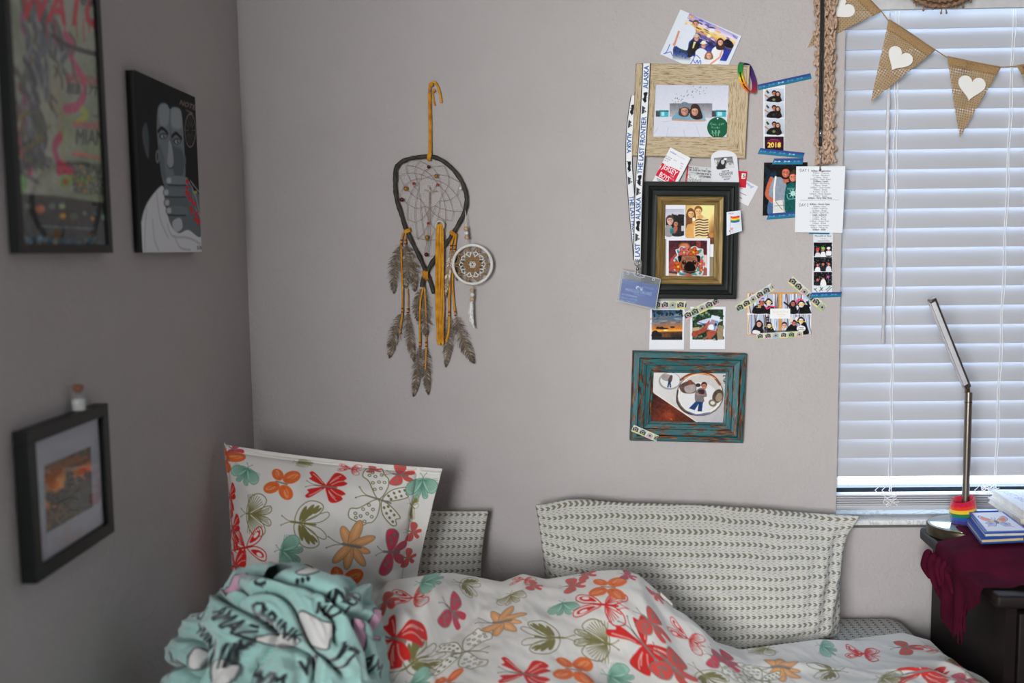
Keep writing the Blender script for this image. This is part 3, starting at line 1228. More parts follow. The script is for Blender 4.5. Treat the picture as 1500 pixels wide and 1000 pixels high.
def flower(c, x, y, r, col, rot=0.0, ctr=(238, 200, 90)):
    for k in range(5):
        a = rot + k * 2 * math.pi / 5
        c.ell(x + r * 0.62 * math.cos(a), y + r * 0.62 * math.sin(a), r * 0.52, r * 0.4, (40, 30, 30), a)
        c.ell(x + r * 0.62 * math.cos(a), y + r * 0.62 * math.sin(a), r * 0.46, r * 0.34, col, a)
    c.ell(x, y, r * 0.3, r * 0.3, (60, 40, 30))
    c.ell(x, y, r * 0.25, r * 0.25, ctr)


def leaf(c, x, y, l, rot, col=(70, 176, 168)):
    pts = np.array([(0, -l), (l * .45, -l * .3), (l * .38, l * .4), (0, l), (-l * .38, l * .4), (-l * .45, -l * .3)])
    R = np.array([[math.cos(rot), math.sin(rot)], [-math.sin(rot), math.cos(rot)]])
    P = sm(pts) @ R + np.array([x, y])
    c.poly(P, (30, 50, 50))
    c.poly((P - [x, y]) * 0.86 + [x, y], col)
    c.line(np.array([(0, -l * .8), (0, l * .8)]) @ R + np.array([x, y]), l * .1, (30, 90, 86))


for a in ((302, 612, 34, -0.5), (535, 605, 34, 0.7), (270, 695, 24, -0.8), (565, 668, 22, 0.6), (312, 840, 30, -0.4), (365, 858, 30, 1.2), (482, 855, 30, -1.1), (522, 800, 30, 0.2), (545, 840, 26, 0.5)):
    leaf(cv, *a)
flower(cv, 362, 612, 60, (226, 106, 112), 0.3)
flower(cv, 468, 610, 58, (232, 96, 40), 0.0)
flower(cv, 296, 772, 62, (232, 92, 36), 0.5)
flower(cv, 545, 740, 52, (226, 104, 108), 0.1)
flower(cv, 318, 660, 26, (214, 96, 104), 0.4)
flower(cv, 424, 858, 40, (226, 100, 104), 0.2)
flower(cv, 555, 808, 26, (226, 96, 60), 0.2)
for s_ in (-1, 1):
    cv.poly(sm([(420 + s_ * 78, 650), (420 + s_ * 105, 645), (420 + s_ * 128, 668), (420 + s_ * 112, 725), (420 + s_ * 85, 690)]), (28, 24, 24))
cv.poly(sm([(335, 660), (365, 645), (420, 640), (478, 645), (508, 665), (516, 720), (505, 790), (470, 832), (420, 838), (370, 832), (335, 790), (326, 720)]), (40, 28, 24))
cv.poly(sm([(338, 664), (366, 650), (420, 645), (476, 650), (504, 668), (511, 720), (500, 786), (468, 826), (420, 832), (372, 826), (340, 786), (331, 720)]), (168, 112, 84))
for k in range(3):
    cv.line(sm([(375, 682 + k * 12), (400, 672 + k * 10), (440, 672 + k * 10), (468, 682 + k * 12)], 4, False), 3, (90, 58, 46))
cv.poly(sm([(358, 790), (375, 745), (405, 718), (425, 712), (448, 720), (475, 748), (490, 790), (470, 822), (420, 828), (376, 822)]), (26, 22, 22))
for x in (360, 478):
    cv.ell(x, 725, 24, 24, (34, 22, 20))
    cv.ell(x, 722, 15, 15, (96, 40, 26))
    cv.ell(x, 722, 9, 9, (14, 10, 10))
    cv.ell(x + 5, 716, 4, 4, (240, 240, 240))
cv.line(sm([(345, 826), (385, 842), (420, 846), (460, 842), (500, 824)], 4, False), 11, (26, 24, 26))
pug = thing('dog_sticker', 'die-cut sticker of a pug face ringed with flowers, inside the black frame', 'sticker', BW(1009, 404, 0.0188))
outl = sm([(265, 585), (300, 568), (325, 545), (372, 545), (415, 572), (450, 548), (490, 540), (525, 565), (575, 572), (580, 620), (590, 650), (582, 690), (600, 720), (592, 770), (582, 810), (578, 850), (555, 876), (480, 882), (300, 880), (285, 838), (250, 812), (240, 775), (262, 735), (242, 705), (262, 665), (282, 640)], 4) / 7.693 + np.array([955, 290])
g0 = cv.done(PG)
NU, NV = 20, 120
res = []
ctr = np.array([1008.5, 383.0])
ol = outl[np.linspace(0, len(outl) - 1, 200).astype(int)]
rr_ = np.linspace(0, 1, 70)
px = ctr + (ol[None] - ctr) * rr_[:, None, None]
Pp = np.array([[BW(x, y, 0.0190) for x, y in row] for row in px])
q = np.concatenate([px, np.ones(px.shape[:2] + (1,))], -1) @ cv.H.T
q = q[..., :2] / q[..., 2:]
ci, cj = q[..., 1].clip(0, cv.h - 1).round().astype(int), q[..., 0].clip(0, cv.w - 1).round().astype(int)
Pp = np.concatenate([Pp, Pp[:, :1]], 1)
cc = g0[ci, cj]; cc = np.concatenate([cc, cc[:, :1]], 1)
grid_mesh('sticker_face', Pp, M_PRINT, pug, cc, thick=np.array([0, 0.0003, 0]))

# ---- distressed teal frame
M_TEAL = Mat('distressed_teal_paint', (28, 112, 116), 0.5)
_t = M_TEAL.node('ShaderNodeTexCoord')
_mp = M_TEAL.node('ShaderNodeMapping')
_mp.inputs['Scale'].default_value = (1.7, 17.0, 1)
M_TEAL.link(_t.outputs['UV'], _mp.inputs[0])
_a = M_TEAL.noise(_mp.outputs[0], 1.0, 5.0, 0.62, 0.8)
_b = M_TEAL.noise(_mp.outputs[0], 0.45, 2.0)
_c2 = M_TEAL.noise(_mp.outputs[0], 2.2, 2.0)
_wood = M_TEAL.ramp(_c2, [(0.42, (36, 22, 14)), (0.6, (112, 62, 26)), (0.72, (190, 112, 46))])
_pa = M_TEAL.ramp(_b, [(0.3, (12, 74, 80)), (0.7, (28, 108, 112))])
_sum = _a * 0.7 + _b * 0.3
_msk = _sum.gt(0.522)
M_TEAL.color(M_TEAL.mix(_msk, _pa, _wood))
M_TEAL.bump(_sum._op('SUBTRACT', 0.0) * -1.0, 0.3, 0.002)
OUT = [(928, 514.5), (1095, 518.4), (1089, 649.6), (923.5, 645.9)]
INN = [(957.8, 545.6), (1063.7, 546.8), (1060, 619.3), (954, 617.3)]
teal = thing('picture_frame', 'distressed teal picture frame with worn brown patches below the instant photos', 'picture frame', BW(1008, 649, 0.0))
build_rails(ring_frame(OUT, INN, [(0, 0.020), (0.05, 0.024), (0.28, 0.025), (0.31, 0.021), (0.36, 0.0235), (0.62, 0.0215), (0.66, 0.018), (0.86, 0.017), (0.9, 0.0145), (1.0, 0.0135)], 0.001), M_TEAL, teal)
cv = Canvas.quad(INN, 2.4, (196, 192, 188))
cv.trace(900, 500, 5.882)
cv.vgrad([(310, 260), (970, 260), (970, 710), (310, 710)], [(0, (206, 206, 204)), (0.6, (190, 186, 182)), (1, (170, 170, 174))], (340, 270), (940, 700))
cv.poly([(320, 430), (340, 440), (720, 700), (310, 700)], (72, 30, 18))
cv.vgrad([(318, 440), (345, 448), (705, 700), (310, 700)], [(0, (46, 18, 12)), (0.5, (112, 46, 20)), (1, (84, 36, 18))], (330, 450), (620, 700))
cv.ell(470, 640, 50, 30, (150, 66, 30), 0.4, 0.7, 12)
cv.ell(490, 670, 14, 5, (206, 120, 60), 0.8, 0.8, 3)
cv.line([(340, 440), (720, 700)], 9, (216, 210, 200))
cv.ell(475, 340, 95, 75, (150, 150, 150)); cv.ell(478, 335, 84, 66, (206, 206, 206)); cv.ell(450, 310, 50, 30, (150, 146, 142), 0.2)
cv.poly(sm([(462, 330), (485, 290), (500, 300), (490, 345), (470, 352)]), (90, 70, 66)); cv.line([(470, 345), (460, 390)], 12, (34, 60, 100)); cv.line([(476, 345), (482, 390)], 12, (34, 60, 100))
cv.ell(738, 458, 205, 185, (110, 104, 100)); cv.ell(738, 455, 195, 176, (214, 212, 206)); cv.ell(742, 445, 180, 160, (190, 186, 180)); cv.ell(725, 480, 165, 130, (206, 206, 206))
cv.line(sm([(570, 330), (640, 288), (740, 272), (850, 300), (910, 370)], 5, False), 20, (120, 76, 50)); cv.line(sm([(600, 318), (680, 285), (780, 278), (870, 318)], 5, False), 8, (222, 160, 110))
cv.line(sm([(545, 420), (540, 520), (600, 600), (700, 632), (800, 618)], 5, False), 14, (74, 62, 60)); cv.line(sm([(640, 606), (720, 632), (820, 612)], 4, False), 9, (110, 124, 170))
cv.ell(890, 470, 45, 62, (84, 72, 62), 0.4); cv.ell(900, 480, 28, 40, (150, 136, 116), 0.4); cv.ell(845, 530, 36, 30, (120, 112, 100), 0.5); cv.ell(845, 528, 20, 16, (206, 200, 190))
cv.poly(sm([(560, 380), (640, 340), (700, 370), (690, 440), (590, 440)]), (96, 74, 66)); cv.ell(650, 350, 22, 20, (130, 72, 50)); cv.ell(720, 376, 22, 16, (56, 40, 36)); cv.poly(sm([(605, 390), (690, 370), (690, 430), (620, 440)]), (160, 150, 148))
cv.poly(sm([(695, 440), (735, 400), (780, 412), (795, 470), (770, 480), (768, 520), (700, 520)]), (116, 112, 112)); face(cv, 772, 382, 24, (180, 120, 96), (64, 40, 32), smile=True)
cv.poly(sm([(720, 420), (770, 415), (770, 450), (735, 455)]), (66, 44, 40))
cv.poly([(700, 515), (735, 520), (690, 590), (640, 575)], (28, 66, 116)); cv.poly([(728, 520), (762, 520), (752, 602), (715, 600)], (24, 58, 104)); cv.line([(700, 450), (780, 462)], 6, (190, 130, 120))
cv.blots((940, 275, 962, 380), [(60, 56, 54), (200, 200, 196)], 18, 7, 4)
sheet('photograph', INN, cv, 0.0115, M_PRINT, teal, 0.006)

# ------------------------------------------------------------------ loose prints pinned round the frames
PC = [(996.7, 13.7), (1086.4, 52.8), (1057.4, 118.2), (967, 79.2)]
cv = Canvas.quad(PC, 2.3, (206, 212, 218))
cv.trace(950, 0, 9.094)
cv.poly([(545, 180), (1195, 485), (1035, 812), (385, 700)], (70, 80, 150))
cv.clip = None
cl = Canvas.quad(PC, 2.3, (0, 0, 0)); cl.trace(950, 0, 9.094); cl.poly([(545, 180), (1195, 485), (1035, 812), (480, 760), (330, 640)], (1, 1, 1)); cv.clip = cl.a[..., 0]
cv.vgrad([(540, 170), (1210, 470), (1040, 830), (340, 700)], [(0, (130, 120, 190)), (0.25, (214, 206, 220)), (0.42, (240, 190, 90)), (0.55, (150, 120, 150)), (0.72, (40, 40, 90)), (1, (60, 80, 170))], (870, 300), (720, 660))
g = np.random.default_rng(11)
for i in range(70):
    t = g.uniform(0, 1); r_ = g.uniform(0, 1)
    x, y = 560 + 620 * t - 130 * r_, 200 + 290 * t + 290 * r_
    cc = [(40, 36, 80), (90, 90, 170), (230, 214, 220), (236, 170, 70), (30, 26, 50), (150, 150, 210)][g.integers(6)]
    cv.ell(x, y, g.uniform(18, 52), g.uniform(5, 12), cc, 0.44 + g.normal(0, .12), 0.75)
cv.ell(840, 410, 34, 28, (255, 250, 220), 0, 1, 8); cv.ell(805, 478, 26, 22, (255, 240, 190), 0, 1, 8)
cv.line([(640, 350), (780, 420), (870, 440)], 10, (244, 196, 80), .8); cv.line([(850, 470), (960, 530)], 9, (244, 196, 80), .7)
cv.poly(sm([(1000, 560), (1050, 520), (1120, 570), (1130, 640), (1030, 620)]), (24, 20, 34)); cv.poly(sm([(980, 640), (1100, 700), (1060, 800), (960, 760)]), (44, 60, 150))
cv.clip = None
cv.poly(sm([(345, 615), (420, 640), (505, 668), (560, 700), (540, 790), (400, 770), (330, 700)]), (40, 66, 84))
cv.vgrad([(330, 660), (560, 700), (560, 860), (320, 800)], [(0, (30, 52, 66)), (1, (206, 212, 218))], (440, 690), (430, 810), .9)
cv.poly(sm([(400, 400), (470, 335), (560, 325), (630, 400), (600, 500), (540, 560), (510, 668), (370, 605), (420, 490), (398, 430)]), (206, 212, 220))
cv.line([(405, 420), (370, 520), (342, 600)], 26, (196, 140, 116)); cv.ell(343, 590, 20, 22, (200, 146, 122))
face(cv, 628, 318, 38, (206, 156, 128), (70, 52, 44)); cv.poly(sm([(592, 290), (620, 265), (660, 272), (680, 312), (640, 292)]), (90, 80, 76))
cv.poly(sm([(570, 545), (610, 540), (650, 560), (690, 580), (650, 690), (560, 760), (505, 740), (530, 640)]), (28, 26, 34)); cv.poly([(605, 548), (635, 560), (600, 640), (585, 640)], (220, 220, 224)); cv.poly([(612, 565), (626, 570), (600, 640), (582, 645)], (214, 206, 90))
face(cv, 640, 505, 34, (212, 160, 136), (50, 36, 30), hat=(190, 184, 170))
cv.poly(sm([(630, 680), (690, 640), (750, 660), (780, 700), (730, 790), (660, 860), (560, 850), (620, 760)]), (214, 218, 226))
face(cv, 735, 600, 36, (206, 152, 128), (60, 40, 34), hat=(232, 228, 214))
cv.poly(sm([(840, 680), (890, 620), (960, 630), (1000, 680), (960, 780), (910, 860), (800, 860), (850, 760)]), (222, 224, 228)); cv.line([(985, 660), (950, 760), (830, 850)], 24, (214, 160, 136))
face(cv, 958, 560, 38, (220, 168, 146), (62, 44, 38), 2.4)
cv.poly(sm([(740, 800), (790, 770), (830, 800), (800, 860), (700, 860)]), (214, 216, 220)); face(cv, 805, 735, 38, (222, 170, 148), (140, 104, 74), 1.3)
for st in ([(285, 590), (240, 690), (205, 715), (290, 690)], [(300, 690), (320, 740), (345, 690), (330, 660), (350, 640)], [(345, 630), (380, 620), (370, 740), (400, 660), (410, 740), (440, 690), (450, 760), (480, 700), (490, 780), (520, 710), (515, 770)], [(575, 740), (640, 735), (690, 780)], [(620, 740), (575, 830), (560, 850)], [(600, 800), (625, 840), (650, 800), (660, 845), (690, 800), (700, 850)]):
    cv.line(sm(st, 4, False), 8, (46, 70, 176))
tag(sheet('photo_print', PC, cv, [0.006, 0.006, 0.0012, 0.0012], M_PRINT), 'tilted family group photo with a signature, tucked behind the wooden frame', 'photo')

# tickets and badges between the frames (tucked behind the black frame)
JT = [(982, 215.6), (1011.8, 231.4), (983, 287), (953, 271)]
cv = Canvas.quad(JT, 2.6, (214, 216, 220))
cv.trace(940, 200, 8.3333)
rj = math.atan2(15.8, 29.8)
cv.text('ticket', 388, 198, 34, (60, 80, 140), rj, 1.1); cv.text('services', 480, 250, 28, (170, 180, 196), rj, 1.2)
for (x, y, s_) in ((330, 250, 'SEC ROW'), (318, 272, 'CENTER'), (300, 295, 'JN 14'), (410, 290, 'A 12'), (495, 330, 'SEAT'), (488, 360, '114'), (478, 385, '62')):
    cv.text(s_, x, y, 20, (90, 92, 100), rj)
cv.poly([(250, 318), (470, 420), (400, 560), (330, 560), (170, 470), (190, 430), (240, 360), (240, 335)], (196, 28, 52))
cv.text('JERSEY', 340, 412, 92, (232, 232, 234), rj + .06, 0.72, bold=1.2); cv.text('BOYS', 280, 488, 92, (232, 232, 234), rj + .06, 0.62, bold=1.2); cv.text('THE', 372, 482, 30, (240, 200, 205), rj); cv.text('MUSICAL', 356, 510, 24, (240, 200, 205), rj)
cv.line([(185, 505), (290, 560)], 6, (60, 60, 66)); cv.line([(190, 525), (260, 560)], 6, (60, 60, 66))
tag(sheet('theatre_ticket', JT, cv, [0.0225, 0.0225, 0.0075, 0.0075], M_CARD), 'white and red theatre ticket reading JERSEY BOYS above the black frame', 'ticket')
T2 = [(1006.6, 242), (1050, 246), (1046, 285), (1001, 281)]
cv = Canvas.quad(T2, 2.6, (188, 190, 190))
cv.trace(940, 200, 8.3333)
cv.poly([(555, 345), (575, 347), (540, 680), (515, 680)], (190, 40, 50))
r2 = 0.09
for (s_, x, y, z) in (('ROW 2', 592, 378, 30), ('A11', 672, 382, 26), ('7', 792, 396, 26), ('CES 06  LIVE IN THE CENTER', 712, 414, 30), ('CENTER FOR THE', 770, 455, 28), ('SEPTEMBER 7', 780, 488, 30), ('A11', 570, 462, 26), ('1', 545, 495, 26), ('2X', 600, 498, 26)):
    cv.text(s_, x, y, z, (52, 52, 56), r2, bold=.6)
for k in range(12):
    cv.line([(590 + 23 * k, 433 + 2 * k), (604 + 23 * k, 434 + 2 * k)], 4, (90, 90, 92))
cv.text('LIVE', 640, 492, 60, (226, 226, 226), r2, 1.4); cv.text('EVENT', 640, 530, 54, (130, 132, 134), r2, 1.2)
tag(sheet('concert_ticket', T2, cv, [0.0045, 0.0052, 0.0052, 0.0045], M_CARD), 'grey printed concert ticket with a red edge above the black frame', 'ticket')

VB = [(1041, 220), (1080, 220), (1083.5, 282), (1043, 282)]
cv = Canvas.quad(VB, 2.6, (206, 208, 212))
cv.trace(940, 200, 8.3333)
cv.poly([(880, 262), (1105, 242), (1130, 375), (915, 398)], (120, 120, 122)); cv.vgrad([(880, 262), (1105, 242), (1112, 290), (890, 310)], [(0, (96, 96, 98)), (1, (170, 170, 170))], (1000, 245), (1000, 310))
cv.poly(sm([(915, 395), (940, 330), (965, 280), (1000, 262), (1030, 290), (1020, 340), (1010, 390)]), (40, 40, 42)); cv.ell(990, 310, 22, 30, (190, 190, 190)); cv.ell(1020, 275, 22, 14, (226, 226, 226), -.2)
cv.poly(sm([(1030, 380), (1040, 330), (1075, 312), (1110, 330), (1125, 372)]), (200, 200, 200)); cv.ell(1080, 330, 20, 18, (150, 150, 150)); cv.line([(905, 290), (910, 360)], 10, (226, 226, 226))
r3 = -0.12
for (s_, x, y, z) in (('VISITOR', 1022, 422, 26), ('STEPHANIE', 1028, 446, 34), ('WELCOME TO THE', 1030, 466, 18), ('STUDIOS', 1034, 490, 28), ('ESCORT', 1040, 520, 20)):
    cv.text(s_, x, y, z, (66, 68, 72), r3, bold=.4)
vb = thing('visitor_badge', 'white visitor badge with rounded top and grey portrait above the black frame', 'badge', BW(1062, 265, 0.01))
a0 = cv.done(PG)
NN, MM = 110, 150
PX = np.empty((MM, NN, 2))
for i in range(MM):
    v = i / (MM - 1)
    y = 220 + 62 * v
    xl, xr = 1041 + 2 * v, 1079.5 + 4.5 * v ** 1.2
    if y < 233:
        t = (233 - y) / 13.0
        e = math.sqrt(max(0, 1 - t ** 2.4))
        mid = (xl + xr) / 2 - 1.5 * t
        xl, xr = mid + (xl - mid) * e, mid + (xr - mid) * e
    PX[i, :, 0] = np.linspace(xl, xr, NN); PX[i, :, 1] = y
offs = 0.0225 - 0.0150 * np.clip((PX[..., 1] - 228) / 38, 0, 1)
PP = np.array([[BW(PX[i, j, 0], PX[i, j, 1], offs[i, j]) for j in range(NN)] for i in range(MM)])
q = np.concatenate([PX, np.ones(PX.shape[:2] + (1,))], -1) @ cv.H.T; q = q[..., :2] / q[..., 2:]
grid_mesh('badge_card', PP, M_CARD, vb, a0[q[..., 1].clip(0, cv.h - 1).round().astype(int), q[..., 0].clip(0, cv.w - 1).round().astype(int)], thick=np.array([0, 0.0006, 0]))


def d_five(cv):
    cv.trace(940, 200, 8.3333)
    cv.poly([(1222, 448), (1272, 452), (1262, 520), (1216, 520)], (214, 214, 214))
    cv.text('5', 1246, 488, 60, (40, 30, 30), 0.08, bold=1)


snapshot('ticket_stub', 'small red ticket stub numbered 5 beside the visitor badge', [(1080, 250), (1094.8, 251.4), (1092.6, 275), (1079, 274)], d_five, [0.0036, 0.003, 0.003, 0.0036], 3.0, (178, 30, 46), M_CARD, cat='ticket')


def d_card(cv):
    cv.trace(940, 200, 8.3333)
    cv.text('lets Mingl', 1283, 580, 46, (84, 116, 170), 0.47, shear=.2)
    cv.line([(1200, 682), (1272, 716)], 6, (60, 62, 66)); cv.text('of', 1218, 632, 30, (60, 60, 66), .47); cv.line([(1195, 740), (1222, 756)], 7, (60, 62, 66))


snapshot('note_card', 'white note card with blue handwriting sticking out behind the black frame', [(1070, 252.5), (1111, 273.2), (1096, 302), (1055, 281)], d_card, 0.0022, 2.6, (206, 208, 210), M_CARD, cat='card')


def d_flag(cv):
    cv.trace(955, 290, 7.693)
    cv.text('PRIDE', 895, 172, 18, (196, 60, 70), -0.05, 1.2)
    cv.line([(890, 195), (888, 320), (886, 400)], 4, (150, 60, 60))
    cols = [(206, 44, 44), (232, 120, 40), (236, 206, 60), (70, 150, 80), (56, 90, 150)]
    for k, c in enumerate(cols):
        y = 200 + k * 13
        cv.poly(sm([(892, y), (915, y + 4), (945, y + 2), (985, y - 6), (985, y + 8), (945, y + 17), (915, y + 18), (892, y + 14)], 3), c)
    cv.ell(905, 340, 14, 14, (214, 90, 100)); cv.ell(905, 340, 7, 7, (230, 180, 180)); cv.ell(880, 366, 7, 7, (40, 40, 44)); cv.ell(888, 392, 4, 10, (196, 120, 60)); cv.ell(910, 366, 6, 4, (214, 90, 100))


snapshot('flag_sticker', 'small white sticker with a rainbow flag on the side of the black frame', [(1064.5, 310.5), (1085, 308), (1087, 338), (1064.5, 345)], d_flag, 0.0400, 3.2, (202, 210, 216), M_PRINT, cat='sticker', curl=lambda u, v: 0.0018 * np.sin(np.pi * u) * np.sin(np.pi * v) + 0 * u * v)

# instant photos under the black frame
def d_sunset(cv):
    cv.trace(890, 380, 7.142)
    cv.vgrad([(465, 528), (785, 528), (780, 838), (462, 838)], [(0, (28, 74, 108)), (0.3, (96, 120, 136)), (0.5, (150, 112, 90)), (0.64, (206, 126, 40)), (0.7, (236, 180, 80)), (0.75, (90, 54, 26)), (0.9, (44, 36, 30)), (1, (24, 24, 24))], (620, 528), (620, 838))
    g = np.random.default_rng(5)
    for i in range(26):
        cv.ell(g.uniform(470, 775), g.uniform(570, 680), g.uniform(20, 70), g.uniform(4, 10), [(60, 90, 110), (190, 190, 190), (150, 120, 100), (50, 62, 78)][g.integers(4)], g.normal(-.08, .1), .5, 3)
    for i in range(22):
        cv.ell(g.uniform(470, 780), g.uniform(528, 560) + (8 if i % 3 else 26), g.uniform(10, 24), g.uniform(6, 12), (14, 26, 22), g.uniform(0, 3))
    cv.poly(sm([(510, 722), (520, 700), (545, 704), (570, 698), (590, 710), (640, 718), (600, 728)]), (36, 24, 24)); cv.ell(680, 705, 26, 9, (52, 34, 30))
    cv.ell(608, 738, 22, 7, (255, 236, 170), 0, 1, 3); cv.rect(570, 768, 660, 820, (150, 92, 34), .5, 8)
    cv.poly(sm([(464, 775), (480, 745), (510, 742), (535, 762), (560, 775), (560, 800), (464, 800)]), (14, 14, 14)); cv.rect(464, 812, 782, 838, (20, 22, 22), .7)
    cv.text('SUNSET', 655, 548, 16, (150, 180, 200), 0)


snapshot('instant_photo', 'square white-bordered instant photo of a sunset over water under the black frame', [(952.6, 452.6), (1003, 452.6), (1002, 511.7), (951, 511.7)], d_sunset, 0.0024)


def d_phone(cv):
    cv.trace(890, 380, 7.142)
    cv.rect(888, 522, 1208, 836, (34, 58, 36))
    cv.blots((890, 525, 1205, 720), [(24, 44, 28), (50, 90, 50), (70, 110, 66), (20, 30, 22), (150, 170, 150)], 120, 12, 8)
    cv.poly(sm([(940, 655), (1000, 630), (1080, 610), (1190, 625), (1200, 640), (1120, 665), (960, 678)]), (190, 196, 214)); cv.line([(945, 655), (1000, 672), (1060, 668)], 8, (84, 80, 160))
    cv.blots((888, 700, 1208, 836), [(40, 34, 30), (120, 100, 80), (170, 160, 150), (30, 30, 30), (150, 120, 90)], 50, 13, 9)
    cv.poly([(888, 712), (960, 705), (960, 745), (888, 750)], (180, 160, 130)); cv.poly([(1140, 700), (1208, 690), (1208, 836), (1150, 836)], (150, 132, 106))
    cv.poly(sm([(888, 760), (960, 735), (1010, 700), (1060, 640), (1085, 640), (1070, 690), (1040, 740), (960, 780), (890, 805)]), (158, 74, 54))
    cv.poly(sm([(1040, 745), (1090, 740), (1150, 725), (1150, 750), (1110, 800), (1060, 836), (1040, 800)]), (166, 84, 62))
    R = [(1090, 578), (1180, 600), (1130, 748), (1040, 730)]
    cv.poly(R, (206, 212, 220)); cv.poly([(1088, 625), (1160, 645), (1125, 745), (1045, 725)], (120, 150, 190)); cv.ell(1105, 655, 16, 20, (190, 130, 110)); cv.poly(sm([(1060, 690), (1100, 680), (1110, 730), (1060, 725)]), (226, 230, 236)); cv.ell(1130, 680, 12, 16, (40, 40, 46))
    for k in range(4):
        cv.line([(1010 + 14 * k, 716 - 14 * k), (1050 + 8 * k, 690 - 10 * k)], 11, (176, 92, 70))


snapshot('instant_photo', 'square white-bordered instant photo of hands holding a picture under the black frame', [(1011.5, 449), (1063, 449), (1062, 511), (1010.7, 511)], d_phone, 0.0024)

# photo-booth strips
def d_strip1(cv):
    cv.trace(1100, 100, 4.348)
    for k, (y0, y1) in enumerate(((130, 216), (222, 320), (328, 425))):
        cv.vgrad([(88, y0), (210, y0), (210, y1), (88, y1)], [(0, (196, 202, 210)), (1, (168, 176, 188))], (150, y0), (150, y1))
        cy_ = (y0 + y1) / 2 + 6
        cv.poly(sm([(104, y1), (112, cy_ + 14), (140, cy_ + 2), (180, cy_ + 4), (192, y1)]), (24, 22, 24))
        cv.poly(sm([(155, y1), (162, cy_ - 20), (176, cy_ - 28), (186, cy_ - 6), (190, y1)]), (40, 26, 22))
        face(cv, 148, cy_ - 17, 14, (176, 120, 96), (26, 20, 20)); face(cv, 171, cy_ - 13, 12, (206, 158, 134), (44, 28, 24), 1.2)
        cv.line([(112, cy_ + 12), (90, cy_ - 4)], 9, (180, 126, 104))
        cv.poly([(92, cy_ - 36), (102, cy_ - 40), (118, cy_ - 20), (108, cy_ - 14)], (56, 70, 44)); cv.ell(146, cy_ + 26, 10, 9, (120, 140, 90) if k != 1 else (60, 60, 60)); cv.ell(96, cy_ - 36, 5, 4, (220, 206, 150))
    cv.rect(88, 440, 208, 525, (36, 10, 26)); cv.ell(150, 478, 50, 26, (110, 20, 60), 0, .8, 16)
    cv.text('2018', 148, 490, 44, (236, 186, 60), 0, 1.0, bold=1.2); cv.text('2018', 148, 492, 38, (250, 226, 140), 0, 1.0); cv.line([(110, 466), (186, 466)], 3, (190, 90, 130)); cv.line([(124, 458), (172, 458)], 3, (190, 90, 130))


snapshot('photo_strip', 'photo-booth strip of two people ending in the year 2018 beside the wooden frame', [(1117.8, 125), (1150.4, 124.4), (1148.8, 222), (1118.6, 222)], d_strip1, 0.0010, 2.8, (214, 218, 226))


def d_strip2(cv):
    cv.trace(1155, 230, 4.762)
    cv.text('Meredith & Taco', 240, 548, 17, (70, 72, 78), 0, 1.0, .3); cv.line([(226, 568), (262, 568)], 2.5, (150, 150, 154)); cv.line([(205, 583), (285, 583)], 3, (120, 120, 126))
    g = np.random.default_rng(4)
    for k, (y0, y1) in enumerate(((594, 688), (694, 790), (798, 892))):
        cv.rect(176, y0, 304, y1, (18, 18, 20))
        for i in range(46):
            x = 182 + 12 * g.integers(0, 11)
            cv.ell(x, g.uniform(y0 + 4, y1 - 20), 1.6, 3.4, (206, 210, 220), 0, .8)
        for j, x in enumerate((204, 242, 280)):
            if k == 2 and j == 2:
                continue
            yy = y0 + 48 + (6 if j == 0 else 0)
            cv.poly(sm([(x - 18, y1), (x - 14, yy + 20), (x, yy + 14), (x + 14, yy + 20), (x + 18, y1)]), [(206, 206, 210), (226, 226, 230), (40, 36, 44)][(j + k) % 3])
            face(cv, x, yy, 10, (210, 120, 100), [(40, 28, 26), (30, 22, 22), (80, 50, 40)][j])
            if k == 0:
                cv.ell(x, yy - 10, 13, 9, [(206, 60, 60), (120, 190, 80), (230, 220, 220)][j])
        if k == 0:
            cv.rect(262, y0 + 58, 300, y0 + 90, (226, 228, 232))
        if k == 2:
            cv.poly(sm([(224, y1), (228, y0 + 60), (246, y0 + 50), (258, y0 + 62), (262, y1)]), (232, 226, 226)); cv.ell(276, y0 + 34, 9, 9, (190, 90, 160))
    for (x0, y0, x1, y1) in ((180, 915, 200, 940), (196, 912, 182, 925), (222, 905, 236, 930), (240, 908, 224, 922), (262, 925, 290, 900), (270, 936, 300, 906), (215, 935, 235, 915)):
        cv.line([(x0, y0), (x1, y1)], 4, (60, 96, 84))


snapshot('photo_strip', 'photo-booth strip with dark starry backgrounds below the schedule card', [(1191.7, 335), (1220.2, 335), (1218.8, 432), (1189.6, 432)], d_strip2, 0.0010, 2.8, (206, 210, 214))


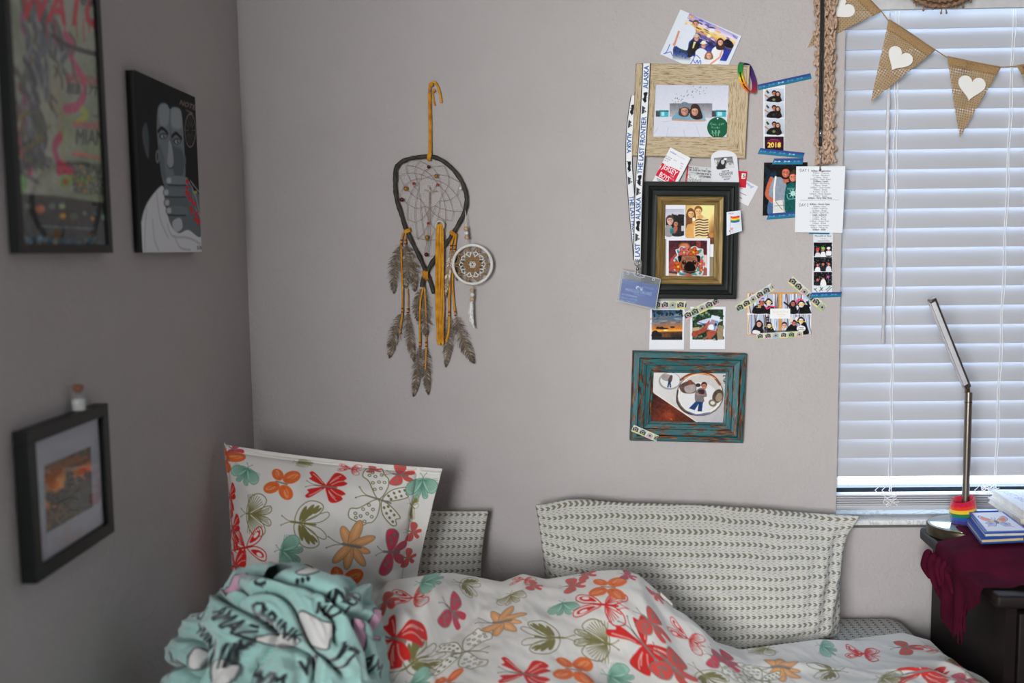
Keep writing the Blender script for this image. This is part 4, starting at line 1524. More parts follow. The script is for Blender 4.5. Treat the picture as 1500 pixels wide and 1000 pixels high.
def d_women(cv):
    cv.trace(1100, 100, 4.348)
    cv.rect(70, 590, 370, 950, (16, 18, 22)); cv.blots((85, 640, 170, 720), [(20, 50, 70), (16, 40, 56), (20, 24, 30)], 20, 14, 2)
    cv.blots((190, 600, 360, 660), [(30, 30, 34), (20, 20, 24), (44, 40, 40)], 20, 16, 3)
    cv.poly(sm([(110, 930), (116, 840), (150, 850), (215, 850), (215, 930)]), (78, 110, 146))
    cv.poly(sm([(120, 850), (118, 760), (140, 700), (175, 690), (205, 700), (226, 740), (222, 860)]), (140, 150, 162))
    cv.line(sm([(130, 700), (108, 760), (104, 810), (150, 850), (180, 880)], 5, False), 22, (186, 104, 78)); cv.ell(168, 880, 16, 20, (190, 110, 84))
    cv.line([(158, 690), (148, 760), (146, 920)], 11, (226, 222, 214))
    cv.poly(sm([(150, 850), (210, 838), (240, 850), (232, 918), (150, 920)]), (206, 206, 200)); cv.line([(160, 850), (200, 900)], 3, (90, 90, 92)); cv.line([(205, 842), (212, 915)], 3, (90, 90, 92)); cv.line([(150, 875), (238, 868)], 3, (120, 120, 120))
    cv.poly([(200, 690), (235, 690), (250, 720), (210, 730)], (186, 104, 78))
    cv.poly(sm([(214, 880), (222, 760), (250, 725), (300, 720), (360, 740), (366, 930), (240, 930)]), (16, 88, 84))
    cv.text('PARK', 258, 766, 20, (150, 196, 190), -.05); cv.ell(268, 795, 16, 16, (190, 220, 214)); cv.ell(268, 795, 7, 7, (16, 88, 84))
    for a in range(8):
        cv.line([(268, 795), (268 + 26 * math.cos(a * .785), 795 + 26 * math.sin(a * .785))], 5, (170, 206, 200))
    cv.line(sm([(230, 800), (240, 830), (290, 826)], 4, False), 4, (140, 190, 184))
    cv.poly(sm([(180, 660), (186, 630), (215, 615), (245, 625), (252, 660), (240, 700), (200, 700)]), (30, 20, 18)); face(cv, 222, 660, 28, (196, 112, 86), (30, 20, 18), tilt=.15)
    cv.poly(sm([(244, 720), (246, 670), (275, 645), (300, 660), (310, 720)]), (70, 50, 40)); face(cv, 268, 690, 25, (206, 130, 104), (70, 50, 40), tilt=.15)


snapshot('photo_print', 'dark snapshot of two women side by side, taped to the wall under the 2018 strip', [(1119.2, 238), (1183, 237.5), (1182, 315), (1117.2, 315.7)], d_women, 0.0010, 2.4, (18, 20, 22))


def d_booth(cv):
    cv.trace(1080, 395, 9.093)
    cv.rect(130, 300, 995, 875, (196, 150, 92)); cv.mottle(14, 5, 3)
    cv.rect(135, 312, 168, 862, (214, 208, 200), .8); cv.rect(130, 578, 990, 600, (222, 222, 226)); cv.rect(160, 578, 552, 600, (222, 222, 226))
    g = np.random.default_rng(6)
    for (x0, y0, x1, y1) in ((165, 322, 552, 580), (600, 322, 990, 580), (165, 596, 552, 855), (598, 596, 985, 855)):
        cv.rect(x0, y0, x1, y1, (176, 184, 200))
        for i in range(26):
            x = g.uniform(x0 + 5, x1 - 5)
            cv.line(sm([(x, y0 + 4), (x + g.normal(0, 10), (y0 + y1) / 2), (x + g.normal(0, 14), y1 - 4)], 4, False), g.uniform(6, 15), [(206, 212, 224), (96, 70, 62), (120, 120, 134), (226, 230, 238)][g.integers(4)], .8)
    bl = (18, 18, 20)
    cv.poly(sm([(212, 580), (220, 500), (280, 460), (350, 470), (400, 540), (400, 580)]), bl); face(cv, 328, 440, 34, (190, 96, 76), (40, 28, 26)); cv.ell(330, 395, 46, 16, (206, 206, 216)); cv.rect(300, 372, 360, 395, (90, 110, 160)); cv.rect(255, 470, 318, 506, (206, 190, 160)); cv.ell(268, 488, 14, 14, (40, 40, 40)); cv.rect(290, 474, 316, 500, (196, 150, 70))
    cv.poly(sm([(390, 580), (400, 500), (440, 480), (490, 500), (510, 580)]), bl); face(cv, 420, 430, 36, (226, 206, 196), (16, 14, 16), .8); cv.line([(385, 436), (465, 432)], 11, (226, 190, 60)); cv.line(sm([(380, 500), (400, 520), (450, 490), (510, 494)], 4, False), 16, (220, 60, 110))
    cv.poly(sm([(690, 580), (700, 500), (740, 470), (780, 490), (800, 580)]), bl); face(cv, 745, 450, 32, (186, 110, 90), (24, 18, 18), 1.0); cv.line([(630, 435), (700, 490)], 22, (30, 34, 40)); cv.poly(sm([(800, 580), (830, 500), (880, 480), (940, 470), (980, 560), (975, 580)]), bl); face(cv, 855, 455, 38, (226, 210, 200), (20, 16, 18), .6); cv.line([(815, 460), (905, 456)], 11, (226, 196, 60)); cv.line(sm([(795, 440), (810, 402), (840, 395), (870, 405)], 4, False), 20, (224, 60, 120)); cv.line([(930, 430), (960, 480)], 26, (26, 24, 28)); cv.line(sm([(815, 500), (825, 540), (815, 575)], 3, False), 6, (190, 160, 200))
    cv.poly(sm([(200, 800), (240, 730), (290, 690), (330, 740), (340, 850), (200, 850)]), bl); face(cv, 292, 720, 36, (206, 160, 140), (22, 18, 20), 1.3); cv.poly(sm([(205, 815), (240, 800), (300, 820), (300, 852), (210, 850)]), (214, 214, 218))
    cv.rect(385, 625, 425, 760, (26, 26, 30)); cv.ell(395, 775, 32, 30, (30, 36, 44)); cv.ell(395, 775, 16, 16, (80, 100, 120)); cv.rect(390, 640, 418, 660, (120, 130, 140)); cv.rect(390, 676, 418, 690, (150, 160, 170)); cv.poly(sm([(400, 850), (420, 740), (440, 700), (490, 800), (520, 850)]), bl); face(cv, 428, 740, 30, (226, 206, 196), (20, 16, 18)); cv.line([(360, 750), (482, 754)], 8, (226, 196, 50)); cv.line([(450, 790), (480, 760)], 8, (226, 196, 50))
    cv.poly(sm([(640, 850), (680, 760), (740, 720), (800, 760), (820, 850)]), bl); face(cv, 630, 740, 34, (214, 170, 150), (60, 46, 44)); face(cv, 757, 710, 30, (190, 120, 100), (20, 16, 18)); cv.ell(720, 665, 28, 34, (214, 200, 190)); cv.ell(795, 655, 22, 30, (220, 210, 206)); cv.poly(sm([(850, 850), (860, 700), (900, 680), (940, 780), (950, 850)]), bl); face(cv, 850, 675, 36, (226, 206, 196), (18, 16, 18), 1.0); cv.line([(805, 686), (900, 690)], 12, (226, 196, 50)); cv.ell(852, 782, 60, 42, (222, 222, 224)); cv.text('happy', 855, 768, 28, (60, 80, 60)); cv.text('birthday', 855, 796, 26, (60, 80, 60))
    cv.rect(440, 515, 708, 650, (226, 228, 232)); cv.text('Sarah & John', 572, 560, 36, (200, 184, 130), 0, 1.1, .3); cv.text('Wedding', 585, 595, 28, (200, 184, 130), 0, 1.1, .3); cv.line([(555, 622), (610, 622)], 4, (214, 200, 170))
    for k in range(12):
        cv.ell(576, 335 + k * 14 if k < 12 else 0, 7, 5, (226, 190, 120))
    cv.rect(350, 806, 820, 852, (70, 76, 70), .6)


snapshot('photo_card', 'photo-booth card of four party pictures on a gold ground, taped to the wall', [(1094.3, 428.5), (1188.9, 428), (1188.9, 489.8), (1094.3, 490.9)], d_booth, 0.0010, 2.6, (196, 150, 92))

# schedule card on its black lanyard
def d_sched(cv):
    cv.trace(1155, 230, 4.762)
    cv.text('DAY 1', 110, 92, 30, (80, 82, 88), 0, .8); cv.text('DAY 2', 106, 335, 30, (80, 82, 88), 0, .8)
    d1 = ['8:30am - Registration', '9:00am - Keynote', '10:15am - Breakout', '11:00am - Panel', '12:00pm - Open Space', '12:30pm - Lunch', '1:30pm - Workshop', '2:45pm - Break', '3:00pm - Open Studio', '4:00pm - Break', '4:15pm - Q & A', '5:00pm - Photo Session', '5:30pm - Social', '6:30pm - Party After Party']
    d2 = ['8:30am - Doors Open', '9:00am - Intro', '9:30am - Keynote', '10:30am - Break', '11:00am - Open Lab', '12:00 - LUNCH', '1:15pm - Panel', '2:00pm - Break', '2:30pm - Design Talk', '3:30pm - Break', '4:00pm - Last Session', '4:45pm - Wrap Up', '5:30pm - END']
    for k, s_ in enumerate(d1):
        cv.text(s_, 226 - k * .5, 98 + k * 14.6, 15.5, (86, 88, 94), 0, 1.0, bold=.5 if k in (0, 5, 13) else 0)
    for k, s_ in enumerate(d2):
        cv.text(s_, 217 - k * .3, 331 + k * 14.7, 15.5, (86, 88, 94), 0, 1.0, bold=.5 if k in (0, 5, 12) else 0)
    cv.line([(80, 302), (350, 300)], 2, (140, 142, 148))
    cv.ell(221, 87, 8, 8, (110, 50, 40))


sched = thing('schedule_card', 'white printed card headed DAY 1 and DAY 2 hanging on a thin black lanyard', 'card', BW(1200, 341, 0.02))
cv = Canvas.quad([(1166.5, 243.6), (1238.4, 243.2), (1234.2, 340.9), (1164.5, 340.2)], 3.0, (212, 216, 220)); d_sched(cv)
sheet('card', [(1166.5, 243.6), (1238.4, 243.2), (1234.2, 340.9), (1164.5, 340.2)], cv, [0.040, 0.040, 0.010, 0.010], M_CARD, sched, 0.0007)

# ------------------------------------------------------------------ washi tapes
def tape(label, corners, off, kind, seed, group, res=2.6, curl=None):
    cv = Canvas.quad(corners, res, (40, 90, 140))
    g = np.random.default_rng(seed)
    L = np.linalg.norm(np.subtract(corners[1], corners[0]))
    W = np.linalg.norm(np.subtract(corners[3], corners[0]))
    cv.H = homography(corners, [(0, 0), (cv.w - 1, 0), (cv.w - 1, cv.h - 1), (0, cv.h - 1)])
    if kind == 'blue':
        cv.affine((0, 0), ((cv.w - 1) / L, 0), (0, (cv.h - 1) / W))
        cv.vgrad([(-2, -2), (L + 2, -2), (L + 2, W + 2), (-2, W + 2)], [(0, (52, 56, 116)), (0.35, (36, 78, 136)), (0.7, (26, 112, 140)), (1, (24, 104, 126))], (0, 0), (0, W))
        x = 6
        while x < L - 4:
            c_ = (96, 150, 186)
            if g.random() < .25:
                c_ = (190, 206, 216)
            cv.line([(x - 4, W * .5), (x + 4, W * .5)], .8, c_, .8); cv.poly([(x + 2, W * .32), (x + 5, W * .5), (x + 2, W * .68)], c_, .8)
            cv.line([(x - 4, W * .36), (x - 2, W * .5), (x - 4, W * .64)], .8, c_, .8)
            x += 14
    else:
        cv.affine((0, 0), ((cv.w - 1) / L, 0), (0, (cv.h - 1) / W))
        cv.rect(-2, -2, L + 2, W + 2, (196, 196, 182))
        x = 5
        k = 0
        while x < L + 4:
            bgc = [(206, 206, 170), (150, 180, 196), (206, 206, 196), (150, 190, 90), (214, 206, 140), (214, 206, 210)][(k + seed) % 6]
            bgc = tuple(.55 * np.array((190, 190, 178)) + .45 * np.array(bgc))
            cv.rect(x - 6, -1, x + 6, W + 1, bgc, .8); cv.poly([(x - 6, W * .7), (x + 5, W * .8), (x + 5, W + 1), (x - 6, W + 1)], [(226, 190, 70), (130, 180, 60), (214, 120, 160), (120, 170, 190)][(k + seed) % 4], .45)
            r_ = g.uniform(-.15, .15)
            cv.poly(np.array([(-4.6, -2.4), (-2, -2.8), (-1.4, -3.8), (1.4, -3.8), (2, -2.8), (4.6, -2.6), (4.6, 3.2), (-4.6, 3.2)]) * W / 11 @ np.array([[math.cos(r_), -math.sin(r_)], [math.sin(r_), math.cos(r_)]]) + [x, W * .5], (52, 52, 50) if k % 3 != 2 else (150, 150, 142))
            cv.ell(x, W * .54, 2.4 * W / 11, 2.4 * W / 11, (170, 168, 160)); cv.ell(x, W * .54, 1.5 * W / 11, 1.5 * W / 11, (40, 40, 40)); cv.rect(x - 4 * W / 11, W * .3, x - 2.4 * W / 11, W * .38, (190, 190, 180))
            x += 11.5
            k += 1
    return tag(sheet('washi_tape', corners, cv, off, M_TAPE, None, 0.00015, curl=curl), label, 'tape', group)


def strip_corners(a, b, w):
    a, b = np.array(a, float), np.array(b, float)
    d = (b - a) / np.linalg.norm(b - a)
    n = np.array([-d[1], d[0]]) * w / 2
    return [tuple(a - n), tuple(b - n), tuple(b + n), tuple(a + n)]


GB, GC = 'blue patterned tape strips', 'camera-print tape strips'
tape('blue tape strip holding the top of the 2018 photo strip', [(1110, 124), (1187, 107.2), (1189, 115.2), (1111, 132.2)], 0.0016, 'blue', 1, GB)
tape('blue tape strip holding the bottom of the 2018 photo strip', [(1113.8, 216.8), (1179, 223.7), (1176, 231.6), (1109.7, 225.3)], 0.0016, 'blue', 2, GB)
tape('short blue tape strip on the top edge of the photo of two women', [(1134, 232.2), (1177, 231.6), (1175.4, 240.8), (1131, 240.8)], 0.0019, 'blue', 3, GB)
tape('blue tape strip along the bottom edge of the photo of two women', [(1126.4, 312.7), (1176, 309), (1176, 317.6), (1122.5, 321.8)], 0.0016, 'blue', 4, GB)
tape('blue tape strip across the foot of the dark photo-booth strip by the window', [(1188.6, 428.5), (1233, 427.4), (1231.2, 434.8), (1186, 436.4)], 0.0022, 'blue', 5, GB)
tape('blue tape strip just peeping out under the schedule card', [(1185, 336.5), (1216, 336.5), (1215, 343.2), (1185, 342.6)], 0.0016, 'blue', 6, GB)
tape('camera-print tape over the top of the sunset instant photo', [(958, 440.4), (1006, 440.6), (1004.6, 452.6), (957, 451.6)], 0.0030, 'cam', 1, GC)
tape('slanted camera-print tape over the corner of the instant photo of hands', strip_corners((1003, 463.6), (1051.5, 440), 12), 0.0030, 'cam', 2, GC)
tape('camera-print tape over the upper left corner of the party photo card', strip_corners((1079.5, 453), (1132, 419.5), 11.5), 0.0016, 'cam', 3, GC)
tape('camera-print tape running from above the party photo card under the blue tape', strip_corners((1157.5, 408.5), (1207.5, 452), 12), 0.0016, 'cam', 4, GC)
tape('camera-print tape along the bottom edge of the party photo card', strip_corners((1108.5, 492.5), (1176.5, 489), 9), 0.0016, 'cam', 5, GC)
tape('camera-print tape on the lower left corner of the teal frame', strip_corners((926.5, 626.5), (963.5, 642.5), 10), 0.0262, 'cam', 0, GC)
# ------------------------------------------------------------------ ribbons
def ribbon(path, width, cv_paint, name, mat, parent, res=(4, 24), thick=0.0006, twist=None, side=None):
    """path: 3D points; the strip lies flat to the wall. cv_paint(canvas, length_mm, width_mm) paints it."""
    P = np.asarray(path, float)
    seg = np.linalg.norm(np.diff(P, axis=0), axis=1)
    s_ = np.concatenate([[0], np.cumsum(seg)])
    L = s_[-1]
    n = max(8, int(L / 0.0008))
    S = np.linspace(0, L, n)
    C = np.stack([np.interp(S, s_, P[:, k]) for k in range(3)], -1)
    T = np.gradient(C, axis=0)
    T /= np.linalg.norm(T, axis=1, keepdims=True)
    nrm = np.array([0, -1.0, 0])
    B = np.cross(T, nrm)
    B /= np.maximum(np.linalg.norm(B, axis=1, keepdims=True), 1e-9)
    if twist is not None:
        tw = twist(S / L)[:, None]
        B = B * np.cos(tw) + np.cross(T, B) * np.sin(tw)
    m = res[1]
    w = np.linspace(-0.5, 0.5, m) * width
    G = C[:, None] + B[:, None] * w[None, :, None]
    cv = Canvas(m, n)
    cv.affine((0, 0), (0, (n - 1) / (L * 1000)), ((m - 1) / (width * 1000), 0))   # local x: along (mm), y: across (mm)
    cv_paint(cv, L * 1000, width * 1000)
    return grid_mesh(name, G, mat, parent, cv.done(PG), thick=np.array([0, thick, 0]))


def paint_strap(texts):
    def f(cv, L, W):
        cv.rect(-2, -2, L + 2, W + 2, (216, 218, 222))
        for s_, x, up in texts:
            if s_ in ('moose', 'hills'):
                g = np.random.default_rng(int(x))
                if s_ == 'moose':
                    cv.poly(sm([(x - 11, W * .3), (x - 6, W * .25), (x, W * .35), (x + 8, W * .3), (x + 10, W * .5), (x + 5, W * .75), (x - 2, W * .62), (x - 9, W * .7)]), (28, 30, 34))
                    for k in range(7):
                        xx = x - 10 + 3.4 * k
                        cv.line([(xx, W * .5), (xx + g.uniform(-1, 1), W * g.uniform(.18, .85))], 1.1, (28, 30, 34))
                else:
                    cv.poly([(x - 9, W * .8), (x - 4, W * .35), (x - 1, W * .55), (x + 3, W * .2), (x + 9, W * .8)], (60, 64, 70)); cv.line([(x + 1, W * .4), (x + 5, W * .5)], 1, (210, 210, 214))
            else:
                cv.text(s_, x, W * .5, W * .84, (34, 78, 140), math.pi if up else 0, 0.9, bold=.25)
        cv.rect(-2, -1, L + 2, W * .09, (22, 24, 26)); cv.rect(-2, W * .91, L + 2, W + 1, (22, 24, 26))
    return f


lan = thing('lanyard', 'white ALASKA lanyard strap with black edges looped over the wooden frame', 'lanyard', BW(934, 385, 0.02))
p1 = [BW(947, 93.6, 0.0205), BW(947, 96, 0.0212), BW(945.5, 130, 0.0212), BW(941.5, 200, 0.0215), BW(939.0, 232, 0.0240), BW(936.6, 262, 0.029), BW(935.0, 300, 0.034), BW(934.0, 350, 0.038), BW(933.4, 381, 0.0410)]
ribbon(sm(p1, 8, False), 0.0172, paint_strap([('ALASKA', 30, True), ('moose', 72, 0), ('hills', 98, 0), ('THE LAST FRONTIER', 172, True), ('moose', 246, 0), ('hills', 270, 0), ('ALASKA', 306, True), ('moose', 343, 0), ('hills', 367, 0), ('THE LAST', 408, True)]), 'strap', M_CLOTH, lan)
p2 = [BW(929.5, 140, 0.0022), BW(925, 168, 0.0022), BW(922, 200, 0.0024), BW(921.5, 240, 0.004), BW(923.5, 270, 0.008), BW(927.5, 320, 0.020), BW(931, 355, 0.032), BW(932.8, 381, 0.0390)]
ribbon(sm(p2, 8, False), 0.0155, paint_strap([('moose', 30, 0), ('hills', 60, 0), ('ALASKA', 100, False), ('moose', 150, 0), ('hills', 180, 0), ('THE LAST FRONTIER', 268, False), ('moose', 340, 0)]), 'strap', M_CLOTH, lan)
M_STEEL = plain((150, 150, 150), 0.3, 0.9)
tt = np.linspace(0, 2 * math.pi, 20, endpoint=False)
c0 = BW(933.3, 385.5, 0.041)
MB().tube([c0 + np.array([0.0052 * math.cos(a), 0, 0.0056 * math.sin(a)]) for a in tt], 0.0011, 8, closed=True).build('ring', M_STEEL, lan, True)
c1 = BW(933.8, 389.5, 0.041)
MB().lathe([(0.0012, 0), (0.003, 0.001), (0.003, 0.006), (0.0018, 0.008), (0.0018, 0.010)], c1 - np.array([0, 0, 0.010]), 12).build('swivel', M_STEEL, lan, True)
hk = [BW(933.8, 395, 0.041), BW(935.6, 397, 0.0415), BW(936.5, 400.5, 0.043), BW(934.6, 403.6, 0.0455), BW(932.2, 401.5, 0.0455), BW(932.6, 397.5, 0.044)]
MB().tube(sm(hk, 5, False), 0.0011, 8).build('clip', M_STEEL, lan, True)

# badge holder with blue card
bh = thing('badge_holder', 'clear plastic badge holder with a blue cruise card hanging on the lanyard', 'badge', BW(934, 452, 0.02))
M_VINYL = Mat('clear_vinyl')
_nt = M_VINYL.nt
_tr = _nt.nodes.new('ShaderNodeBsdfTransparent'); _tr.inputs[0].default_value = (0.93, 0.95, 0.96, 1)
_gl = _nt.nodes.new('ShaderNodeBsdfGlossy'); _gl.inputs['Roughness'].default_value = 0.16
_df = _nt.nodes.new('ShaderNodeBsdfDiffuse'); _df.inputs[0].default_value = (0.8, 0.84, 0.88, 1)
_ml = _nt.nodes.new('ShaderNodeMixShader'); _ml.inputs[0].default_value = 0.5
_ms = _nt.nodes.new('ShaderNodeMixShader'); _ms.inputs[0].default_value = 0.13
_nt.links.new(_gl.outputs[0], _ml.inputs[1]); _nt.links.new(_df.outputs[0], _ml.inputs[2])
_nt.links.new(_tr.outputs[0], _ms.inputs[1]); _nt.links.new(_ml.outputs[0], _ms.inputs[2])
_nt.links.new(_ms.outputs[0], _nt.nodes['Material Output'].inputs[0])
HC = [(910.3, 395.4), (967.7, 408.7), (960, 452.8), (903.3, 440.2)]
CC = [(911.7, 408), (965, 418.5), (958.2, 450.7), (907.5, 439.5)]
bo = [0.041, 0.044, 0.043, 0.038]


def bil(c, offs, u, v):
    Q = [BW(x, y, o) for (x, y), o in zip(c, offs)]
    return (Q[0] * (1 - u) + Q[1] * u) * (1 - v) + (Q[3] * (1 - u) + Q[2] * u) * v


def bofs(px, py, extra=0.0):
    q = np.array([px, py, 1]) @ homography(HC, [(0, 0), (1, 0), (1, 1), (0, 1)]).T
    u, v = q[0] / q[2], q[1] / q[2]
    return (bo[0] * (1 - u) + bo[1] * u) * (1 - v) + (bo[3] * (1 - u) + bo[2] * u) * v + extra


for e_, nm in ((0.0016, 'front_sheet'), (-0.0012, 'back_sheet')):
    MB().slab([BW(x, y, o + e_) for (x, y), o in zip(HC, bo)], (0, 0.0005, 0)).build(nm, M_VINYL, bh)
M_VEDGE = plain((206, 212, 216), 0.3)
ring = [BW(x, y, o) for (x, y), o in zip(HC, bo)]
pts = []
for k in range(4):
    for t in np.linspace(0, 1, 8, endpoint=False):
        pts.append(ring[k] * (1 - t) + ring[(k + 1) % 4] * t)
MB().tube(pts, 0.0009, 6, closed=True).build('welded_rim', M_VEDGE, bh, True)
for px_, py_ in ((919.8, 400.2), (957.3, 409)):
    cpos = BW(px_, py_, bofs(px_, py_, 0.002))
    MB().tube([cpos + np.array([0.0026 * math.cos(a), 0, 0.0026 * math.sin(a)]) for a in tt], 0.0006, 6, closed=True).build('eyelet', M_VEDGE, bh, True)
sl = [BW(x, y, bofs(x, y, 0.002)) for x, y in sm([(928.5, 400.2), (931, 399), (941, 402.6), (944, 405.2), (941, 406.6), (931, 403.6)], 4)]
MB().tube(sl, 0.0006, 6, closed=True).build('slot', M_VEDGE, bh, True)
cv = Canvas.quad(CC, 3.2, (46, 92, 166))
cv.trace(890, 380, 7.142)
rb = math.atan2(75, 380)
cv.text('ISLAND PRINCESS', 235, 228, 22, (150, 176, 214), rb); cv.text('MUSTER STATION', 228, 256, 20, (140, 166, 206), rb)
cv.ell(312, 296, 20, 18, (226, 230, 236)); cv.ell(316, 302, 12, 10, (46, 92, 166)); cv.rect(338, 290, 362, 326, (196, 210, 228), 1); cv.ell(350, 300, 5, 8, (60, 100, 170))
cv.text('PRINCESS CRUISES', 322, 340, 44, (196, 210, 232), rb, .78); cv.text('come back new', 322, 368, 20, (160, 184, 216), rb, 1, .2)
cv.text('MS STEPHANIE', 228, 378, 25, (206, 216, 232), rb); cv.text('DINING  ANYTIME', 222, 412, 21, (160, 184, 216), rb); cv.text('DECK  MID  4205', 208, 436, 21, (160, 184, 216), rb); cv.text('MEDALLION', 432, 300, 20, (150, 176, 214), rb)
sheet('card', CC, cv, [bofs(*c, 0.0003) for c in CC], M_PRINT, bh, 0.0007)

# rainbow wristband over the frame corner
wb = thing('wristband', 'rainbow silicone wristband hung over the corner of the wooden frame', 'wristband', BW(1094, 137, 0.02))
ctrp = [(1085.0, 94.5, .0235), (1084.0, 103, .026), (1085.6, 114, .028), (1090, 125, .029), (1096.5, 132.5, .028), (1101.8, 135, .024), (1105, 130, .016), (1104.6, 119, .008), (1101.5, 108, .0045), (1098.0, 99, .0035), (1093, 93.0, .006), (1088, 91.4, .016)]
P = sm([BW(x, y, o) for x, y, o in ctrp], 10)
n = len(P)
C = P.mean(0)
Tn = np.roll(P, -1, 0) - np.roll(P, 1, 0)
Tn /= np.linalg.norm(Tn, axis=1, keepdims=True)
ref = _n([0.80, -0.52, -0.28])
Wd = ref - (Tn @ ref)[:, None] * Tn
Wd /= np.linalg.norm(Wd, axis=1, keepdims=True)
m = 20
G = P[:, None] + Wd[:, None] * (np.linspace(-.5, .5, m)[None, :, None] * 0.0105)
G = np.concatenate([G, G[:1]])
stops = [(0, (30, 120, 60)), (.10, (30, 130, 60)), (.16, (226, 196, 40)), (.22, (240, 150, 40)), (.32, (232, 100, 36)), (.40, (206, 40, 40)), (.50, (150, 30, 60)), (.6, (74, 40, 96)), (.72, (50, 40, 100)), (.86, (40, 50, 110)), (.93, (30, 90, 90)), (1, (30, 120, 60))]
tS = np.linspace(0, 1, n + 1)
cv = Canvas(m, n + 1)
cv.a[:] = np.stack([np.interp(tS, [q[0] for q in stops], [q[1][k] for q in stops]) for k in range(3)], -1)[:, None]
cv.affine((0, 0), (0, 1), (1, 0))
cv.text('ition Manor', 30, 9.5, 9, (40, 30, 26), 0, .8, bold=.5)
grid_mesh('band', G, M_TAPE, wb, cv.done(1.1), thick=-_n([-0.5, -0.8, .1]) * 0.0014)

# ------------------------------------------------------------------ black lanyard of the schedule card
M_BCORD = plain((22, 24, 24), 0.6)
for dx, nm in ((-1.6, 'cord'), (1.6, 'cord')):
    pts = [at_y(1204.6 + dx * .9, -78, DW - 0.044), at_y(1204.4 + dx, 0, DW - 0.050), at_y(1203.2 + dx, 100, DW - 0.050), at_y(1202 + dx * .8, 192, DW - 0.049)]
    MB().tube(sm(pts, 6, False), 0.0020, 8).build(nm, M_BCORD, sched, True)
zz = lambda x, y, o=0.048: at_y(x, y, DW - o)
MB().tube([zz(1201.8, 190), zz(1201.7, 200)], 0.0037, 10).build('crimp', M_STEEL, sched, True)
MB().tube([zz(1201.7, 199.5), zz(1201.6, 214)], 0.0034, 10).build('sleeve', M_BCORD, sched, True)
cc_ = zz(1201.5, 222, .048)
MB().tube([cc_ + np.array([0.0045 * math.cos(a), 0, 0.0055 * math.sin(a)]) for a in tt], 0.0009, 8, closed=True).build('ring', M_STEEL, sched, True)
MB().tube(sm([zz(1201.5, 226, .048), zz(1201.8, 234, .047), zz(1201.2, 244, .0440), zz(1201.0, 248, .0415), zz(1200.2, 250, .0395)], 5, False), 0.0013, 8).build('hook', M_STEEL, sched, True)
tag(MB().lathe([(0.004, 0), (0.004, 0.002), (0.0016, 0.003), (0.0016, 0.049), (0.0045, 0.050), (0.0045, 0.052)], zz(1204.6, -80, 0.0), 12, rot=np.array([[1, 0, 0], [0, 0, -1], [0, 1, 0]])).build('wall_hook', M_STEEL, None, True), 'small steel wall hook above the schedule lanyard', 'hook')

# ------------------------------------------------------------------ brown crochet scarf hanging by the window
M_YARN = Mat('brown_yarn', (150, 118, 92), 0.9, spec=0.1)
M_YARN.color(M_YARN.ramp(M_YARN.noise(M_YARN.coords('Object'), 160.0, 3.0), [(0.3, (158, 130, 110)), (0.7, (206, 178, 154))]))
M_YARN.bump(M_YARN.noise(M_YARN.coords('Object', (1, 1, 1)), 900.0), 0.4, 0.001)
b = MB()
g = np.random.default_rng(21)
for k in range(9):
    x0 = 1197.5 + 2.9 * k
    o0 = 0.020 + 0.012 * ((k * 5) % 3) / 2
    pts = []
    ph = g.uniform(0, 6)
    n = 520
    fq = g.uniform(19, 26)
    for i in range(n):
        t = i / (n - 1)
        y = -95 + 334 * t + (g.uniform(0, 0.4))
        spread = 1.0 + 0.15 * math.sin(t * 5 + k)
        x = (x0 - 1209) * spread + 1209 + 3.4 * math.sin(fq * 6.28 * t + ph) + 1.6 * math.sin(fq * .37 * 6.28 * t + k) - 3.0 * t + 2.0
        yy = y + 4.2 * math.cos(fq * 6.28 * 0.98 * t * 2 + ph)
        o = o0 + 0.0045 * math.cos(fq * 6.28 * t * .5 + ph * 2) + 0.0015 * math.sin(fq * 9 * t)
        pts.append(at_y(x, yy, DW - max(0.015, o)))
    b.tube(pts, 0.0022 + 0.0005 * g.random(), 6)
    for q in range(16):                                # picots at the edges
        t = g.uniform(0.02, .98)
        c = pts[int(t * (n - 1))]
        r_ = g.uniform(.002, .0034)
        lp = [c + np.array([r_ * math.cos(a) * 1.1, -.001 + .001 * math.sin(2 * a), r_ * math.sin(a)]) + np.array([g.uniform(-.002, .002), 0, 0]) for a in np.linspace(0, 6.28, 9)]
        b.tube(lp, 0.0013, 5)
tag(b.build('crochet_scarf', M_YARN, None, True), 'brown lacy crochet scarf hanging in a rope beside the window', 'scarf')
tag(MB().lathe([(0.006, 0), (0.006, 0.002), (0.0025, 0.003), (0.0025, 0.028), (0.007, 0.029), (0.007, 0.032)], at_y(1211, -93, DW), 12, rot=np.array([[1, 0, 0], [0, 0, -1], [0, 1, 0]])).build('wall_hook', M_STEEL, None, True), 'steel wall hook carrying the brown crochet scarf', 'hook')

# ------------------------------------------------------------------ burlap bunting
M_BURLAP = Mat('burlap', (176, 140, 98), 0.95, spec=0.1)
U_, V_ = M_BURLAP.uv()
wx = (U_ * 6.2832 * 190.0).sn()
wy = (V_ * 6.2832 * 190.0).sn()
nb = M_BURLAP.noise(M_BURLAP.coords('UV', (60, 900, 1)), 1.0, 2.0) + M_BURLAP.noise(M_BURLAP.coords('UV', (900, 60, 1)), 1.0, 2.0)
we = (wx.mx(wy)) * 0.16 + nb * 0.42
M_BURLAP.color(M_BURLAP.ramp(we, [(0.2, (120, 94, 62)), (0.5, (200, 170, 126)), (0.8, (232, 208, 170))]))
M_BURLAP.bump(we, 0.8, 0.001)
_nt = M_BURLAP.nt
_tr = _nt.nodes.new('ShaderNodeBsdfTransparent')
_tl = _nt.nodes.new('ShaderNodeBsdfTranslucent'); _tl.inputs[0].default_value = (0.5, 0.36, 0.2, 1)
_m1 = _nt.nodes.new('ShaderNodeMixShader'); _m1.inputs[0].default_value = 0.25
